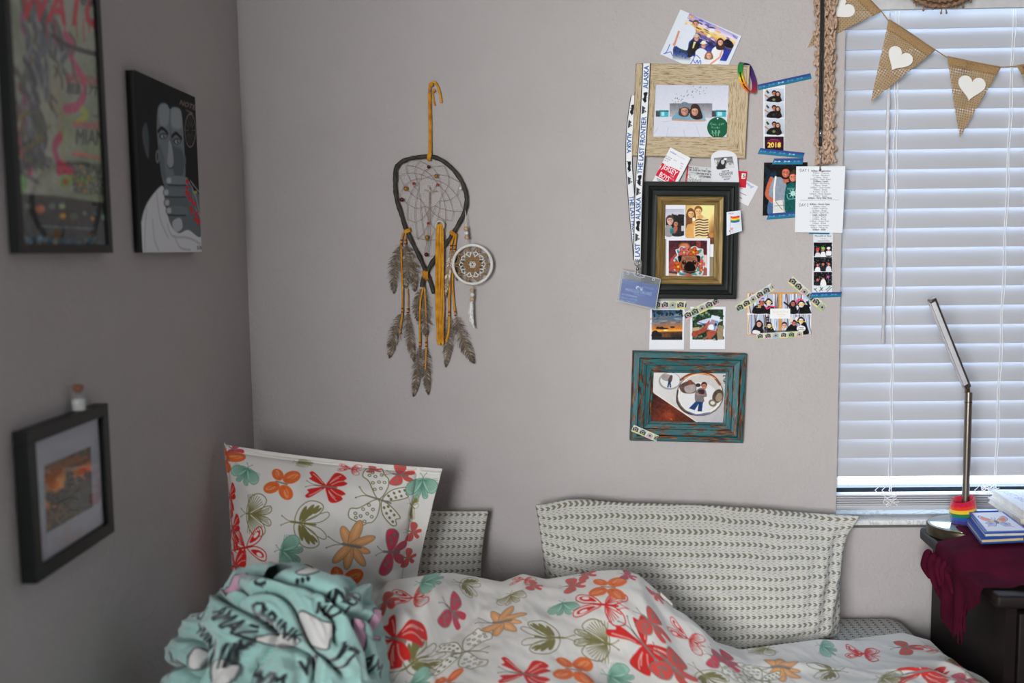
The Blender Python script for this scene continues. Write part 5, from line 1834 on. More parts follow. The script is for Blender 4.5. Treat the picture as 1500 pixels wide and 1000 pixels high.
_m2 = _nt.nodes.new('ShaderNodeMixShader')
hole = wx.gt(0.1) * wy.gt(0.1) * 0.80 + 0.06
_nt.links.new(M_BURLAP.b.outputs[0], _m1.inputs[1]); _nt.links.new(_tl.outputs[0], _m1.inputs[2])
_nt.links.new(hole.s, _m2.inputs[0]); _nt.links.new(_m1.outputs[0], _m2.inputs[1]); _nt.links.new(_tr.outputs[0], _m2.inputs[2])
_nt.links.new(_m2.outputs[0], _nt.nodes['Material Output'].inputs[0])
M_HEM = Mat('burlap_hem', (150, 112, 68), 0.95, spec=0.1)
_h = M_HEM.noise(M_HEM.coords('Object'), 700.0, 2.0)
M_HEM.color(M_HEM.ramp(_h, [(0.3, (134, 106, 72)), (0.7, (182, 150, 108))])); M_HEM.bump(_h, .5, .001)
M_FELT = Mat('white_felt', (232, 230, 224), 0.95, spec=0.1)
M_FELT.bump(M_FELT.noise(M_FELT.coords('Object'), 400.0, 3.0), .25, .001)
bun = thing('bunting', 'burlap pennant bunting with white hearts strung across the window blind', 'bunting', BW(1300, 80, 0.03))
PEN = [((1233.6, -42), (1292, 17), (1183, 70), 0.0025, (1233, 12), 20), ((1301, 28.6), (1371.5, 72.8), (1275.8, 149.5), 0.016, (1317, 86), 20.5), ((1386.4, 82.7), (1467.8, 97.5), (1406, 201.6), 0.016, (1423, 127), 21.5), ((1488.6, 96), (1568, 78), (1552, 203), 0.016, (1535, 122), 21)]
for q, (tl, tr, tip, off, hc, hr) in enumerate(PEN):
    A, B_, C_ = BW(*tl, off), BW(*tr, off), BW(*tip, off + (0.006 if q else 0.001))
    N = 30
    G = np.empty((N, N, 3)); UVg = np.empty((N, N, 2))
    wid, hei = np.linalg.norm(B_ - A), np.linalg.norm(C_ - (A + B_) / 2)
    for i in range(N):
        v = i / (N - 1)
        for j in range(N):
            u = j / (N - 1)
            top = A * (1 - u) + B_ * u
            p = top * (1 - v) + C_ * v
            p = p + (1 if q else .3) * np.array([0, -0.004 * math.sin(3.1 * u + q) * (1 - v) - 0.003 * math.sin(5 * v + q) * v, 0])
            G[i, j] = p
            UVg[i, j] = ((u - .5) * wid * (1 - v), v * hei)
    pn = grid_mesh('pennant', G, M_BURLAP, bun, uv=UVg, thick=np.array([0, 0.0004, 0]))
    # folded hem along the top
    H = np.empty((5, N, 3))
    for i in range(5):
        v = i / 4 * 0.115
        for j in range(N):
            u = j / (N - 1)
            gi = v * (N - 1)
            p = G[int(gi), j] * (1 - gi % 1) + G[int(gi) + 1, j] * (gi % 1)
            H[i, j] = p + np.array([0, -0.0014 - 0.001 * math.sin(math.pi * i / 4), 0])
    grid_mesh('hem', H, M_HEM, pn, thick=np.array([0, 0.0008, 0]))
    # heart
    cpx = np.array(hc, float)
    ang = math.atan2(tr[1] - tl[1], tr[0] - tl[0])
    pts = []
    for t in np.linspace(0, 2 * math.pi, 36, endpoint=False):
        hx = 16 * math.sin(t) ** 3
        hy = -(13 * math.cos(t) - 5 * math.cos(2 * t) - 2 * math.cos(3 * t) - math.cos(4 * t))
        hx, hy = hx * hr / 17, hy * hr / 17
        pts.append(BW(cpx[0] + hx * math.cos(ang) - hy * math.sin(ang), cpx[1] + hx * math.sin(ang) + hy * math.cos(ang), off + (0.0095 if q else 0.0055)))
    MB().slab(pts, (0, 0.0014, 0)).build('heart', M_FELT, pn)
pts = []
for q, (tl, tr, tip, off, hc, hr) in enumerate(PEN):
    pts += [BW(tl[0], tl[1] + 1, off + .001), BW(tr[0], tr[1] + 1, off + .001)]
MB().tube([BW(1205, -80, .002)] + pts + [BW(1600, 70, .012)], 0.0012, 6).build('twine', M_HEM, bun, True)
tag(MB().lathe([(0.004, 0), (0.004, 0.001), (0.001, 0.0015), (0.001, 0.006), (0.004, 0.007)], BW(1205, -80, .0), 10, rot=np.array([[1, 0, 0], [0, 0, -1], [0, 1, 0]])).build('nail', M_STEEL, None, True), 'small nail holding the bunting twine on the wall', 'nail')

# ------------------------------------------------------------------ woven hanging with a beaded fringe above the blind
wh = thing('woven_hanging', 'round brown woven hanging with beaded fringe in front of the blind valance', 'wall hanging', at_y(1381, 10, DW - 0.06))
cW = at_y(1381, -62, DW - 0.036)
R0 = np.linalg.norm(at_y(1381, 10.5, DW - 0.036) - cW)
M_RATTAN = Mat('brown_rattan', (132, 100, 74), 0.8)
M_RATTAN.color(M_RATTAN.ramp(M_RATTAN.noise(M_RATTAN.coords('Object'), 220.0, 3.0), [(0.3, (90, 66, 46)), (0.7, (160, 126, 96))]))
g = np.random.default_rng(5)
for k in range(9):
    r_ = R0 * (1 - 0.105 * k) - 0.002
    b = MB()
    n = 150
    pts = []
    for i in range(n):
        a = 2 * math.pi * i / n
        rr2 = r_ + 0.0016 * math.sin(i * 2.1 + k)
        pts.append(cW + np.array([rr2 * 1.02 * math.cos(a), -0.0035 * k - 0.002 * math.sin(i * 1.05 + k * 2), rr2 * math.sin(a)]))
    b.tube(pts, 0.0042, 6, closed=True)
    b.build('coil', M_RATTAN, wh, True)
MB().lathe([(R0 * .99, 0), (R0 * .99, 0.002), (R0 * .2, 0.03)], cW + np.array([0, .004, 0]), 40, rot=np.array([[1, 0, 0], [0, 0, -1], [0, 1, 0]])).build('backing', plain((84, 62, 42), .9), wh)
for k in range(40):
    a = 2 * math.pi * k / 40 + g.normal(0, .04)
    d = np.array([math.cos(a), 0, math.sin(a)])
    p0 = cW + d * R0 * 1.0
    l_ = g.uniform(.004, .012)
    p1_ = p0 + np.array([d[0] * .003, 0, 0]) + (np.array([0, 0, -l_]) if d[2] < .3 else d * l_)
    MB().tube([p0, (p0 + p1_) / 2 + np.array([g.uniform(-.001, .001), 0, 0]), p1_], 0.0013, 6).ball(p1_, .0022, 8, 6, sc=(1, 1, 1.3)).build('fringe_bead', M_RATTAN, wh, True)
MB().tube([cW + np.array([0, .002, R0 * .99]), cW + np.array([0, .004, R0 * 1.12])], 0.001, 6).build('hanging_loop', M_HEM, wh, True)
_nz = cW + np.array([0, .004, R0 * 1.12])
tag(MB().tube([_nz + np.array([0, -.004, 0]), np.array([_nz[0], YB - 0.0125, _nz[2]])], .0016, 8).build('nail', M_STEEL, None, True), 'nail behind the woven hanging at the window head', 'nail')
# ------------------------------------------------------------------ dreamcatcher
def Z3(x, y): return 540 + x / 3.848, 100 + y / 3.848
def Z4(x, y): return 540 + x / 3.704, 330 + y / 3.704
def W3(x, y, o=0.012): return BW(*Z3(x, y), o)
def W4(x, y, o=0.012): return BW(*Z4(x, y), o)


M_BRANCH = Mat('dark_willow_branch', (54, 50, 42), 0.7)
M_BRANCH.color(M_BRANCH.ramp(M_BRANCH.noise(M_BRANCH.coords('Object'), 90.0, 4.0), [(0.3, (36, 36, 30)), (0.65, (66, 60, 48)), (0.8, (110, 78, 50))]))
M_BRANCH.bump(M_BRANCH.noise(M_BRANCH.coords('Object'), 260.0, 3.0), .5, .002)
M_LEATHER = Mat('yellow_suede', (206, 148, 44), 0.9, spec=0.15)
M_LEATHER.color(M_LEATHER.ramp(M_LEATHER.noise(M_LEATHER.coords('Object'), 70.0, 3.0), [(0.3, (190, 120, 30)), (0.7, (224, 164, 56))]))
M_SINEW = plain((150, 126, 100), 0.7)
M_FEATH = Mat('feather', rough=0.9, spec=0.1, sheen=0.3); M_FEATH.vcol()
dc = thing('dreamcatcher', 'teardrop dreamcatcher of dark bent branch with yellow suede and brown feathers', 'dreamcatcher', W4(300, 930))
loop_l = [W4(355, 368, .010), W4(335, 310, .012), W4(310, 250, .013), W4(275, 170, .013), W4(245, 110, .012), W4(212, 40, .012), W3(202, 885), W3(180, 810), W3(160, 750), W3(150, 680), W3(150, 620), W3(152, 570), W3(172, 538), W3(200, 520), W3(250, 505), W3(340, 497), W3(390, 508), W3(430, 530), W3(480, 575), W3(520, 630), W3(545, 690), W3(552, 750), W3(538, 815), W3(505, 880), W3(478, 925), W4(430, 85), W4(390, 135, .013), W4(340, 210, .016), W4(305, 270, .019), W4(292, 305, .020), W4(290, 335, .020)]
LP = sm(loop_l, 5, False)
rad = 0.0046 + 0.0004 * np.sin(np.arange(len(LP)) * .9) + 0.0003 * RNG.standard_normal(len(LP))
MB().tube(LP, rad, 10).build('branch_loop', M_BRANCH, dc, True)
ctr = W3(345, 665, .012)
# web
inner = [W3(*p) for p in ((285, 520), (425, 548), (515, 645), (535, 805), (470, 860), (430, 920), (330, 990), (275, 965), (215, 850), (172, 720), (170, 605), (210, 545))]
levels = [inner]
cur = inner
for k, s_ in enumerate((0.86, 0.74, 0.62, 0.5)):
    nx = []
    for i in range(len(cur)):
        mid = (cur[i] + cur[(i + 1) % len(cur)]) / 2
        nx.append(ctr + (mid - ctr) * (0.80 if k else 0.84))
    levels.append(nx)
    cur = nx
web = MB()
for k in range(len(levels) - 1):
    a, c = levels[k], levels[k + 1]
    n = len(a)
    for i in range(n):
        web.tube([a[i], c[i]], 0.00042, 4)
        web.tube([c[i], a[(i + 1) % n]], 0.00042, 4)
cur = levels[-1]
for i in range(len(cur)):
    web.tube([cur[i], cur[(i + 1) % len(cur)]], 0.00042, 4)
for x in (330, 343, 352):
    web.tube([ctr, W3(x - 4, 990), W4(x - 30, 150)], 0.0004, 4)
web.tube([W4(240, 60), W4(310, 80), W4(365, 78)], .0004, 4)
web.tube([W4(310, 165), W4(365, 168)], .0004, 4)
web.build('sinew_web', M_SINEW, dc)
MB().tube([W3(315, 685, .014), W3(345, 692, .016), W3(385, 690, .015)], .0012, 6).tube([W3(335, 660, .014), W3(350, 700, .017)], .001, 6).tube([W3(375, 660, .014), W3(355, 698, .017)], .001, 6).build('center_knot', plain((196, 186, 168), .7), dc, True)
RED, DRED, AMB = plain((170, 26, 30), .3), plain((86, 26, 34), .35), plain((150, 106, 26), .3)
for (x, y, r, m_) in ((338, 555, 10, DRED), (380, 607, 11, AMB), (388, 657, 8, RED), (255, 648, 8, RED), (209, 678, 13, AMB), (187, 740, 13, DRED), (335, 873, 8, RED), (327, 952, 11, AMB)):
    MB().ball(W3(x, y, .0135), r / 3.848 * DW / FPX, 12, 8, sc=(1, 1, 1.1 if m_ is AMB else .95)).build('bead', m_, dc, True)
MB().ball(W4(313, 158, .0135), .0046, 12, 8).build('bead', DRED, dc, True)
MB().ball(W4(317, 66, .0135), .0044, 12, 8, sc=(1, 1, 1.3)).build('bead', AMB, dc, True)
MB().ball(W3(517, 676, .0135), .0036, 12, 8).build('bead', plain((226, 226, 226), .3), dc, True)


def thong(pts, w, parent=dc, flat=.35, name='suede_thong'):
    P = sm(pts, 6, False)
    return MB().tube(P, w / 2 * DW / FPX, 8, flat=flat).build(name, M_LEATHER, parent, True)


thong([W3(340, 500, .0175), W3(343, 400, .013), W3(342, 250, .010), W3(341, 140, .008), W3(345, 100, .009), W3(356, 82, .009)], 3.1, name='hanging_thong')
thong([W3(348, 500, .0175), W3(351, 400, .011), W3(350, 250, .008), W3(349, 140, .006), W3(350, 100, .007), W3(358, 80, .008)], 2.6, name='hanging_thong')
thong([W3(352, 84, .010), W3(372, 78, .010), W3(392, 110, .009), W3(404, 155, .007), W3(409, 195, .006)], 3.4, name='thong_end')
thong([W3(370, 115, .008), W3(362, 145, .008), W3(366, 180, .007), W3(375, 210, .006)], 2.2, name='thong_end')
MB().ball(W3(352, 92, .010), .0042, 10, 8, sc=(1.2, .8, 1.1)).build('knot', M_LEATHER, dc, True)
MB().ball(W3(372, 125, .008), .0024, 10, 8, sc=(1, .8, 1.2)).build('knot', M_LEATHER, dc, True)
nl = MB().tube([W3(342, 128, .0005), W3(342, 127, .014)], .0012, 8).ball(W3(342, 127, .0145), .0024, 10, 6, sc=(1, .5, 1)).build('nail', M_STEEL, None, True)
tag(nl, 'bright nail head carrying the dreamcatcher thong', 'nail')


def wrap(c, axis_px, w, r=.0064, turns=4):
    """suede wound around the branch"""
    c = np.array(c)
    ax = _n(axis_px)
    u = np.cross(ax, [0, 1, 0]); u = _n(u)
    v = np.array([0, 1.0, 0])
    pts = []
    for i in range(turns * 14 + 1):
        a = 2 * math.pi * i / 14
        pts.append(c + ax * (i / (turns * 14) - .5) * w + r * (u * math.cos(a) + v * math.sin(a)))
    MB().tube(pts, .0016, 6).build('suede_wrap', M_LEATHER, dc, True)


def dirw(a, c): return np.array(c) - np.array(a)


wrap(W3(340, 502, .012), (1, 0, .05), .007)
wrap(W3(218, 915, .012), dirw(W3(180, 810), W3(245, 1000)), .007)
wrap(W3(475, 930, .012), dirw(W3(505, 880), W3(440, 980)), .007)
wrap(W4(308, 270, .0155), (1, 0, 0.05), .012, .0095)


def feather(base, tip, w, seed, parent=dc, light=0.0, fluff=.45, bend=.12, name='feather', white=False):
    """rachis and separate barbs; base/tip are 3D points close to the wall"""
    g = np.random.default_rng(seed)
    base, tip = np.array(base), np.array(tip)
    L = np.linalg.norm(tip - base)
    d = (tip - base) / L
    sd = _n(np.cross(d, [0, 1, 0]))
    sg = 1 if g.random() < .5 else -1
    mid = (base + tip) / 2 + sd * L * bend * sg + np.array([0, -.004, 0])
    w = w * .78
    t_ = np.linspace(0, 1, 30)
    R = ((1 - t_) ** 2)[:, None] * base + (2 * t_ * (1 - t_))[:, None] * mid + (t_ ** 2)[:, None] * tip
    b = MB()
    dk, md, lt = np.array((40, 33, 28.)), np.array((112, 98, 84.)), np.array((176, 164, 150.))
    if white:
        dk, md, lt = np.array((190, 190, 188.)), np.array((222, 222, 220.)), np.array((240, 240, 238.))
    b.tube(R, np.linspace(.0011, .0003, 30), 5, col=md * 1.1)
    N = 110
    for i in range(N):
        t = (i + .5) / N * .98 + .01
        p = np.array([np.interp(t, t_, R[:, k]) for k in range(3)])
        tg = _n(np.array([np.interp(min(t + .03, 1), t_, R[:, k]) for k in range(3)]) - p) if t < .97 else d
        nn = _n(np.cross(tg, [0, 1, 0]))
        prof = w * (math.sin(math.pi * min(1, (t * .92 + .08))) ** .6) * (1 - .35 * t)
        for s_ in (-1, 1):
            dn = t < fluff
            l_ = prof * (g.uniform(.5, 1.35) if dn else g.uniform(.7, 1.1))
            fw = g.uniform(.3, 1.5) if dn else g.uniform(.9, 1.5)
            e = p + (nn * s_ * l_ + tg * l_ * fw * .8) + np.array([0, g.normal(0, .0022 if dn else .0010) - .001, 0])
            m_ = (p + e) / 2 + tg * l_ * (-.12) + np.array([0, g.normal(0, .001), 0]) + (nn * g.normal(0, .0012) if dn else 0)
            hw = tg * (.0006 if dn else .0009)
            stripe = math.sin(t * 20 + seed + g.normal(0, 1.1)) > .5
            c0 = md * g.uniform(.85, 1.1) * (1 + light)
            c1 = (lt if stripe else md) * g.uniform(.8, 1.05) * (1 + light)
            c2 = (dk if t > .82 or g.random() < .3 else (lt if stripe else md * .8)) * (1 + light)
            if t > .93:
                c1, c2 = dk * 1.1, lt * .9
            b.add([p - hw, p + hw, m_ + hw, m_ - hw, e + hw * .3, e - hw * .3], [(0, 1, 2, 3), (3, 2, 4, 5)], np.clip([c0, c0, c1, c1, c2, c2], 0, 255))
    me = bpy.data.meshes.new(name)
    me.from_pydata(b.v, [], b.f)
    put_col(me, lin(np.array(b.c)) * 1.1)
    return finish(name, me, M_FEATH, parent, False, fix=False)


M_RB, M_YB = plain((104, 26, 36), .3), plain((222, 150, 40), .4)


def beads(x, y, parent=dc, o=.012):
    for k, m_ in ((-10, M_RB), (0, M_YB), (10, M_RB)):
        c = W4(x, y + k, o)
        MB().lathe([(.0016, -.0013), (.0027, -.0010), (.0029, 0), (.0027, .0010), (.0016, .0013)], c, 12).build('tube_bead', m_, parent, True)


# left drop
thong([W4(203, 32, .019), W4(186, 45, .017), W4(178, 85, .012), W4(176, 130, .010)], 2.2)
thong([W4(206, 34, .019), W4(200, 50, .018), W4(200, 85, .012), W4(202, 130, .010)], 2.2)
beads(178, 90); beads(200, 90)
feather(W4(176, 105, .010), W4(138, 372, .006), .020, 1, fluff=.7); feather(W4(200, 105, .013), W4(248, 360, .008), .021, 2, fluff=.7); feather(W4(188, 110, .016), W4(196, 340, .012), .022, 3, fluff=.8, light=.1)
thong([W4(176, 120, .019), W4(180, 250, .021), W4(183, 380, .016), W4(183, 470, .012), W4(176, 530, .012), W4(168, 590, .010)], 2.4)
thong([W4(208, 340, .015), W4(213, 400, .012), W4(213, 470, .012)], 1.6)
beads(183, 460, o=.0125); beads(212, 463, o=.0125)
feather(W4(182, 475, .010), W4(112, 722, .006), .020, 4, bend=.05); feather(W4(212, 478, .010), W4(248, 742, .006), .017, 5, bend=.05)
# middle drop
feather(W4(296, 350, .014), W4(312, 605, .012), .023, 6, fluff=.75, bend=.03); feather(W4(285, 345, .010), W4(268, 520, .008), .017, 7, fluff=.8)
thong([W4(296, 335, .024), W4(280, 420, .022), W4(277, 540, .019), W4(278, 660, .012)], 2.6)
thong([W4(304, 340, .022), W4(312, 520, .014), W4(312, 660, .011), W4(308, 780, .014)], 2.0)
beads(278, 645); beads(312, 645)
feather(W4(276, 660, .009), W4(243, 930, .006), .018, 8, bend=.04); feather(W4(312, 662, .009), W4(325, 920, .006), .018, 9, bend=.04)
# right drop
thong([W4(468, 50, .019), W4(452, 90, .013), W4(446, 130, .012), W4(441, 250, .013), W4(437, 400, .013), W4(437, 470, .012), W4(434, 570, .013), W4(420, 628, .012)], 3.2)
thong([W4(474, 48, .019), W4(470, 90, .013), W4(464, 150, .012), W4(455, 300, .011), W4(462, 420, .011), W4(470, 480, .012)], 2.8)
beads(447, 120); beads(467, 120)
feather(W4(455, 130, .015), W4(416, 395, .014), .012, 10, light=.5, bend=.03, fluff=.3); feather(W4(470, 130, .010), W4(478, 300, .008), .014, 11, fluff=.8)
beads(437, 480, o=.0125); beads(470, 478, o=.0125)
feather(W4(440, 495, .010), W4(418, 770, .006), .019, 12, bend=.03); feather(W4(474, 495, .011), W4(575, 750, .007), .023, 13, bend=.08)
# suede tassel with its shell ring
tc = W3(401, 885, .018)
MB().tube([tc + np.array([.0085 * math.cos(a), 0, .0095 * math.sin(a)]) for a in tt], .0028, 8, closed=True).build('shell_ring', plain((196, 190, 176), .5), dc, True)
g = np.random.default_rng(9)
for k in range(8):
    x = 372 + 5.2 * k
    thong([W3(401 + (k - 3.5) * 3, 878, .021), W4(368 + k * 5.0, 60, .022 + .002 * (k % 3)), W4(366 + k * 5.4, 250, .022 + .002 * ((k + 1) % 3)), W4(364 + k * 5.5 + g.uniform(-3, 3), 450, .021), W4(372 + k * 4.4, 560, .020 + .002 * (k % 2)), W4(372 + k * 4.6, 625 + 28 * g.random(), .019)], 2.4, flat=.5, name='tassel_thong')

# small crochet dreamcatcher
sc_ = thing('small_dreamcatcher', 'small round white crochet dreamcatcher hanging from the large one', 'dreamcatcher', W4(562, 560))
M_WY = plain((226, 224, 216), .9); M_BY = plain((150, 118, 78), .9)
cS = W4(563, 212, .030)
rS = 103 / 3.704 * DW / FPX
ring_pts = lambda r, n=64, wob=0, k=0, ph=0: [cS + np.array([(r + wob * math.sin(k * a + ph)) * math.cos(a), -.001, (r + wob * math.sin(k * a + ph)) * math.sin(a)]) for a in np.linspace(0, 2 * math.pi, n, endpoint=False)]
n = 300
MB().tube(ring_pts(rS), .0030, 8, closed=True).build('hoop', M_WY, sc_, True)
MB().tube([cS + np.array([(rS + .0024 * math.cos(a * 60)) * math.cos(a), .0024 * math.sin(a * 60), (rS + .0024 * math.cos(a * 60)) * math.sin(a)]) for a in np.linspace(0, 2 * math.pi, 600, endpoint=False)], .0012, 5, closed=True).build('hoop_winding', M_WY, sc_, True)
# outer brown petals, white net, brown flower, white heart
b = MB(); b2 = MB(); b3 = MB(); b4 = MB()
for k in range(10):
    a = 2 * math.pi * k / 10
    P = lambda r, da: cS + np.array([r * math.cos(a + da), -.001, r * math.sin(a + da)])
    b.tube([P(rS * .62, -.3), P(rS * .8, -.12), P(rS * .97, 0), P(rS * .8, .12), P(rS * .62, .3)], .0015, 5)
    b.tube([P(rS * .66, -.06), P(rS * .9, -.02)], .0013, 5)
    b2.tube([P(rS * .4, 0), P(rS * .56, .16), P(rS * .68, .31)], .0014, 5); b2.tube([P(rS * .4, 0), P(rS * .56, -.16), P(rS * .68, -.31)], .0014, 5)
    b2.tube([P(rS * .68, .31), P(rS * .62, .2), P(rS * .68, 0), P(rS * .62, -.2), P(rS * .68, -.31)], .0013, 5)
for k in range(8):
    a = 2 * math.pi * k / 8
    P = lambda r, da: cS + np.array([r * math.cos(a + da), -.0015, r * math.sin(a + da)])
    b3.tube([P(rS * .2, -.3), P(rS * .36, -.3), P(rS * .5, 0), P(rS * .36, .3), P(rS * .2, .3)], .0022, 6)
    b3.tube([P(rS * .18, 0), P(rS * .42, 0)], .0022, 6)
for k in range(6):
    a = 2 * math.pi * k / 6
    c = cS + np.array([rS * .12 * math.cos(a), -.002, rS * .12 * math.sin(a)])
    b4.tube([c + np.array([rS * .05 * math.cos(q), 0, rS * .05 * math.sin(q)]) for q in np.linspace(0, 6.28, 8, endpoint=False)], .0010, 5, closed=True)
b.build('outer_petals', M_BY, sc_, True); b2.build('white_net', M_WY, sc_, True); b3.build('brown_flower', M_BY, sc_, True); b4.build('center', M_WY, sc_, True)
M_WB = plain((196, 160, 124), .6); M_WHB = plain((226, 226, 226), .4)
for (x, y, m_) in ((546, 26 - 26, M_WB), (526 + 3, 18, M_WB), (530, 42, M_WHB), (532, 66, M_WB)):
    pass
for (x, y, m_) in ((528, 18, M_WB), (530, 42, M_WHB), (532, 65, M_WB), (560, 352, M_WB), (562, 376, M_WHB), (560, 400, M_WB)):
    MB().ball(W4(x, y, .030), .0050 if m_ is M_WB else .0046, 12, 8, sc=(1, 1, .92)).build('wooden_bead' if m_ is M_WB else 'white_bead', m_, sc_, True)
MB().tube([W3(545, 800, .019), W3(546, 830, .028), W4(528, 18, .030), W4(532, 66, .030), W4(538, 100, .030)], .0008, 6).build('cord', M_WY, sc_, True)
MB().tube([W4(560, 330, .030), W4(562, 420, .030)], .0008, 6).build('cord', M_WY, sc_, True)
feather(W4(560, 412, .030), W4(572, 560, .026), .0085, 14, sc_, bend=.14, fluff=.2, white=True)
# ------------------------------------------------------------------ left wall: poster, canvas, small frame
LG = 1.75                                   # the left wall stands in less light: colours read there are lifted
# -- framed poster
off = 0.013
bl, br = LW(30, 372, off), LW(166, 370, off)
YA, YBp = bl[1], br[1]
zb_ = (bl[2] + br[2]) / 2
H_ = 0.445
pl = thing('framed_poster', 'colourful event poster in a thin black frame on the left wall', 'poster', (LWX, (YA + YBp) / 2, zb_))


def lbox(y0, y1, z0, z1, o0, o1, bev=.0):
    return MB().box((LWX + o0, y0, z0), (LWX + o1, y1, z1), bev=bev)


M_PFR = Mat('black_frame_lacquer', (16, 20, 18), 0.4, spec=.3)
M_PFR.bump(M_PFR.noise(M_PFR.coords('Object', (1, 1, 1)), 120.0), .05, .002)
fw = 0.0115
lbox(YA, YBp, zb_, zb_ + fw, 0, off).build('frame_rail', M_PFR, pl)
lbox(YA, YBp, zb_ + H_ - fw, zb_ + H_, 0, off).build('frame_rail', M_PFR, pl)
lbox(YA, YA + fw, zb_ + fw, zb_ + H_ - fw, 0, off).build('frame_rail', M_PFR, pl)
lbox(YBp - fw, YBp, zb_ + fw, zb_ + H_ - fw, 0, off).build('frame_rail', M_PFR, pl)


def lquad(y0, y1, z0, z1, o):
    c = [(LWX + o, y0, z1), (LWX + o, y1, z1), (LWX + o, y1, z0), (LWX + o, y0, z0)]
    x, y, _ = project(np.array(c))
    return [(float(a), float(b_)) for a, b_ in zip(x, y)]


PQ = lquad(YA + fw, YBp - fw, zb_ + fw, zb_ + H_ - fw, .008)
cv = Canvas.quad(PQ, 1, (150, 152, 140), size=(190, 330))
cv.trace(0, 0, 5)
# coordinates of the enlargement: x 85..745, y -400..1840 (second enlargement is shifted by 900)
cv.vgrad([(60, -500), (900, -500), (900, 1500), (60, 1500)], [(0, (120, 130, 110)), (.5, (150, 152, 140)), (1, (120, 132, 110))], (100, 0), (700, 900))
cv.blots((80, -400, 740, 1400), [(140, 150, 110), (156, 160, 150), (130, 146, 100), (160, 160, 150)], 60, 70, 1, .35)
for st, w, c in (([(170, 90), (160, 180), (190, 260)], 40, (150, 60, 110)), ([(480, 260), (540, 330), (520, 420), (600, 560), (620, 680), (560, 780), (480, 800)], 60, (176, 50, 100)), ([(150, 640), (190, 720), (150, 800)], 50, (130, 40, 80)), ([(180, 900), (150, 1050), (180, 1160), (220, 1240)], 70, (170, 40, 80)), ([(440, 1000), (400, 1080), (440, 1200), (520, 1260)], 60, (170, 40, 90)), ([(430, 1250), (520, 1230), (560, 1330)], 60, (176, 30, 70)), ([(600, 800), (640, 840), (560, 900)], 40, (160, 170, 60)), ([(520, 1300), (600, 1320), (680, 1300)], 50, (130, 160, 60)), ([(150, 1250), (180, 1330), (160, 1380)], 60, (90, 150, 70))):
    cv.line(sm(st, 5, False), w, c, .75)
# loose grey brushwork in the middle (a plain abstract column of paint)
g = np.random.default_rng(2)
for i in range(150):
    t = g.uniform(0, 1)
    y = -350 + 1500 * t
    wd = 60 + 110 * min(1, max(0, (y + 100) / 500)) if y < 820 else 90
    x = 290 + g.normal(0, .5) * wd + 40 * math.sin(y / 220)
    c = [(70, 78, 88), (92, 100, 108), (54, 60, 68), (120, 126, 130), (84, 78, 72)][g.integers(5)]
    cv.line(sm([(x - g.uniform(10, 40), y - 70), (x + g.normal(0, 14), y), (x + g.uniform(-30, 40), y + 80)], 4, False), g.uniform(24, 52), c, .75)
for i in range(26):
    y = g.uniform(800, 1250)
    cv.line([(240 + g.normal(0, 60), y), (260 + g.normal(0, 80), y + 90)], g.uniform(16, 36), [(50, 58, 66), (60, 90, 60), (110, 100, 40), (70, 70, 80)][g.integers(4)], .6)
cv.ell(480, 1330, 40, 46, (120, 150, 70)); cv.ell(480, 1330, 18, 20, (160, 60, 60))
# lettering
cv.text('WATCH', 520, 60, 330, (176, 36, 60), .12, .62, bold=9)
for x in (340, 400, 470, 560, 610, 650, 690):
    cv.line([(x, 150), (x + 6, 220 + 120 * g.random())], 16, (170, 36, 60), .9)
cv.line(sm([(385, 260), (490, 330), (600, 370), (720, 400)], 5, False), 30, (50, 40, 44)); cv.text('the', 640, 10, 80, (30, 36, 36), .15, bold=2)
cv.text('SATURDAY', 625, 585, 90, (170, 60, 70), .12, .62, bold=1.5); cv.text('FEB 17TH', 630, 660, 96, (60, 66, 66), .12, .72, bold=2.5)
cv.text('Presented', 715, 850, 34, (70, 72, 70), .1, .8, .3); cv.text('WYNWOOD', 670, 920, 76, (180, 70, 80), .06, .62, bold=1.5); cv.text('MIAMI', 672, 1005, 150, (52, 58, 58), .04, .58, bold=3)
cv.line([(530, 1130), (770, 1160)], 14, (190, 90, 80), .8); cv.line([(540, 1115), (640, 1130)], 12, (200, 120, 90), .8)
for k in range(5):
    y = 1215 + 46 * k
    cv.text(['SHOWTEK LIVE SET', 'GALLERY ART', 'LIVE PAINTING', 'FOOD TRUCK', 'MUSIC STAGE'][k], 650, y, 52, (60, 66, 60), .06, .7, bold=2)
    cv.ell(590 + 30 * (k % 3), y, 10, 10, (206, 130, 60))
cv.poly([(60, 1405), (420, 1440), (800, 1490), (830, 2000), (60, 2000)], (40, 46, 44))
cv.poly([(60, 1595), (820, 1650), (830, 2000), (60, 2000)], (34, 44, 50))
for (x, y, c, r_) in ((205, 1510, (110, 116, 116), 24), (295, 1530, (190, 96, 50), 36), (380, 1510, (110, 116, 116), 24), (455, 1510, (150, 170, 130), 24), (460, 1580, (196, 140, 40), 24), (540, 1585, (84, 90, 90), 30), (620, 1562, (120, 124, 124), 18), (680, 1600, (180, 120, 40), 18), (700, 1565, (80, 110, 150), 14), (768, 1590, (110, 160, 120), 26)):
    cv.ell(x, y, r_, r_ * .9, c, 0, .9, 4)
cv.line([(300, 1655), (690, 1675)], 9, (120, 130, 136)); cv.line([(190, 1745), (560, 1770)], 34, (36, 96, 120), .7); cv.line([(620, 1750), (760, 1790)], 26, (40, 110, 130), .6)
cv.blots((180, 1720, 780, 1800), [(60, 150, 180), (40, 110, 140), (30, 60, 76)], 26, 14, 5, .7)
o_ = sheet('poster_print', PQ, cv, .008, M_PRINT, pl, .004, wall=LW, gain=LG)
MB().slab([np.array((LWX + .0105, y, z)) for y, z in ((YA + fw, zb_ + fw), (YBp - fw, zb_ + fw), (YBp - fw, zb_ + H_ - fw), (YA + fw, zb_ + H_ - fw))], (-.0012, 0, 0)).build('glass', M_GLASS, pl)

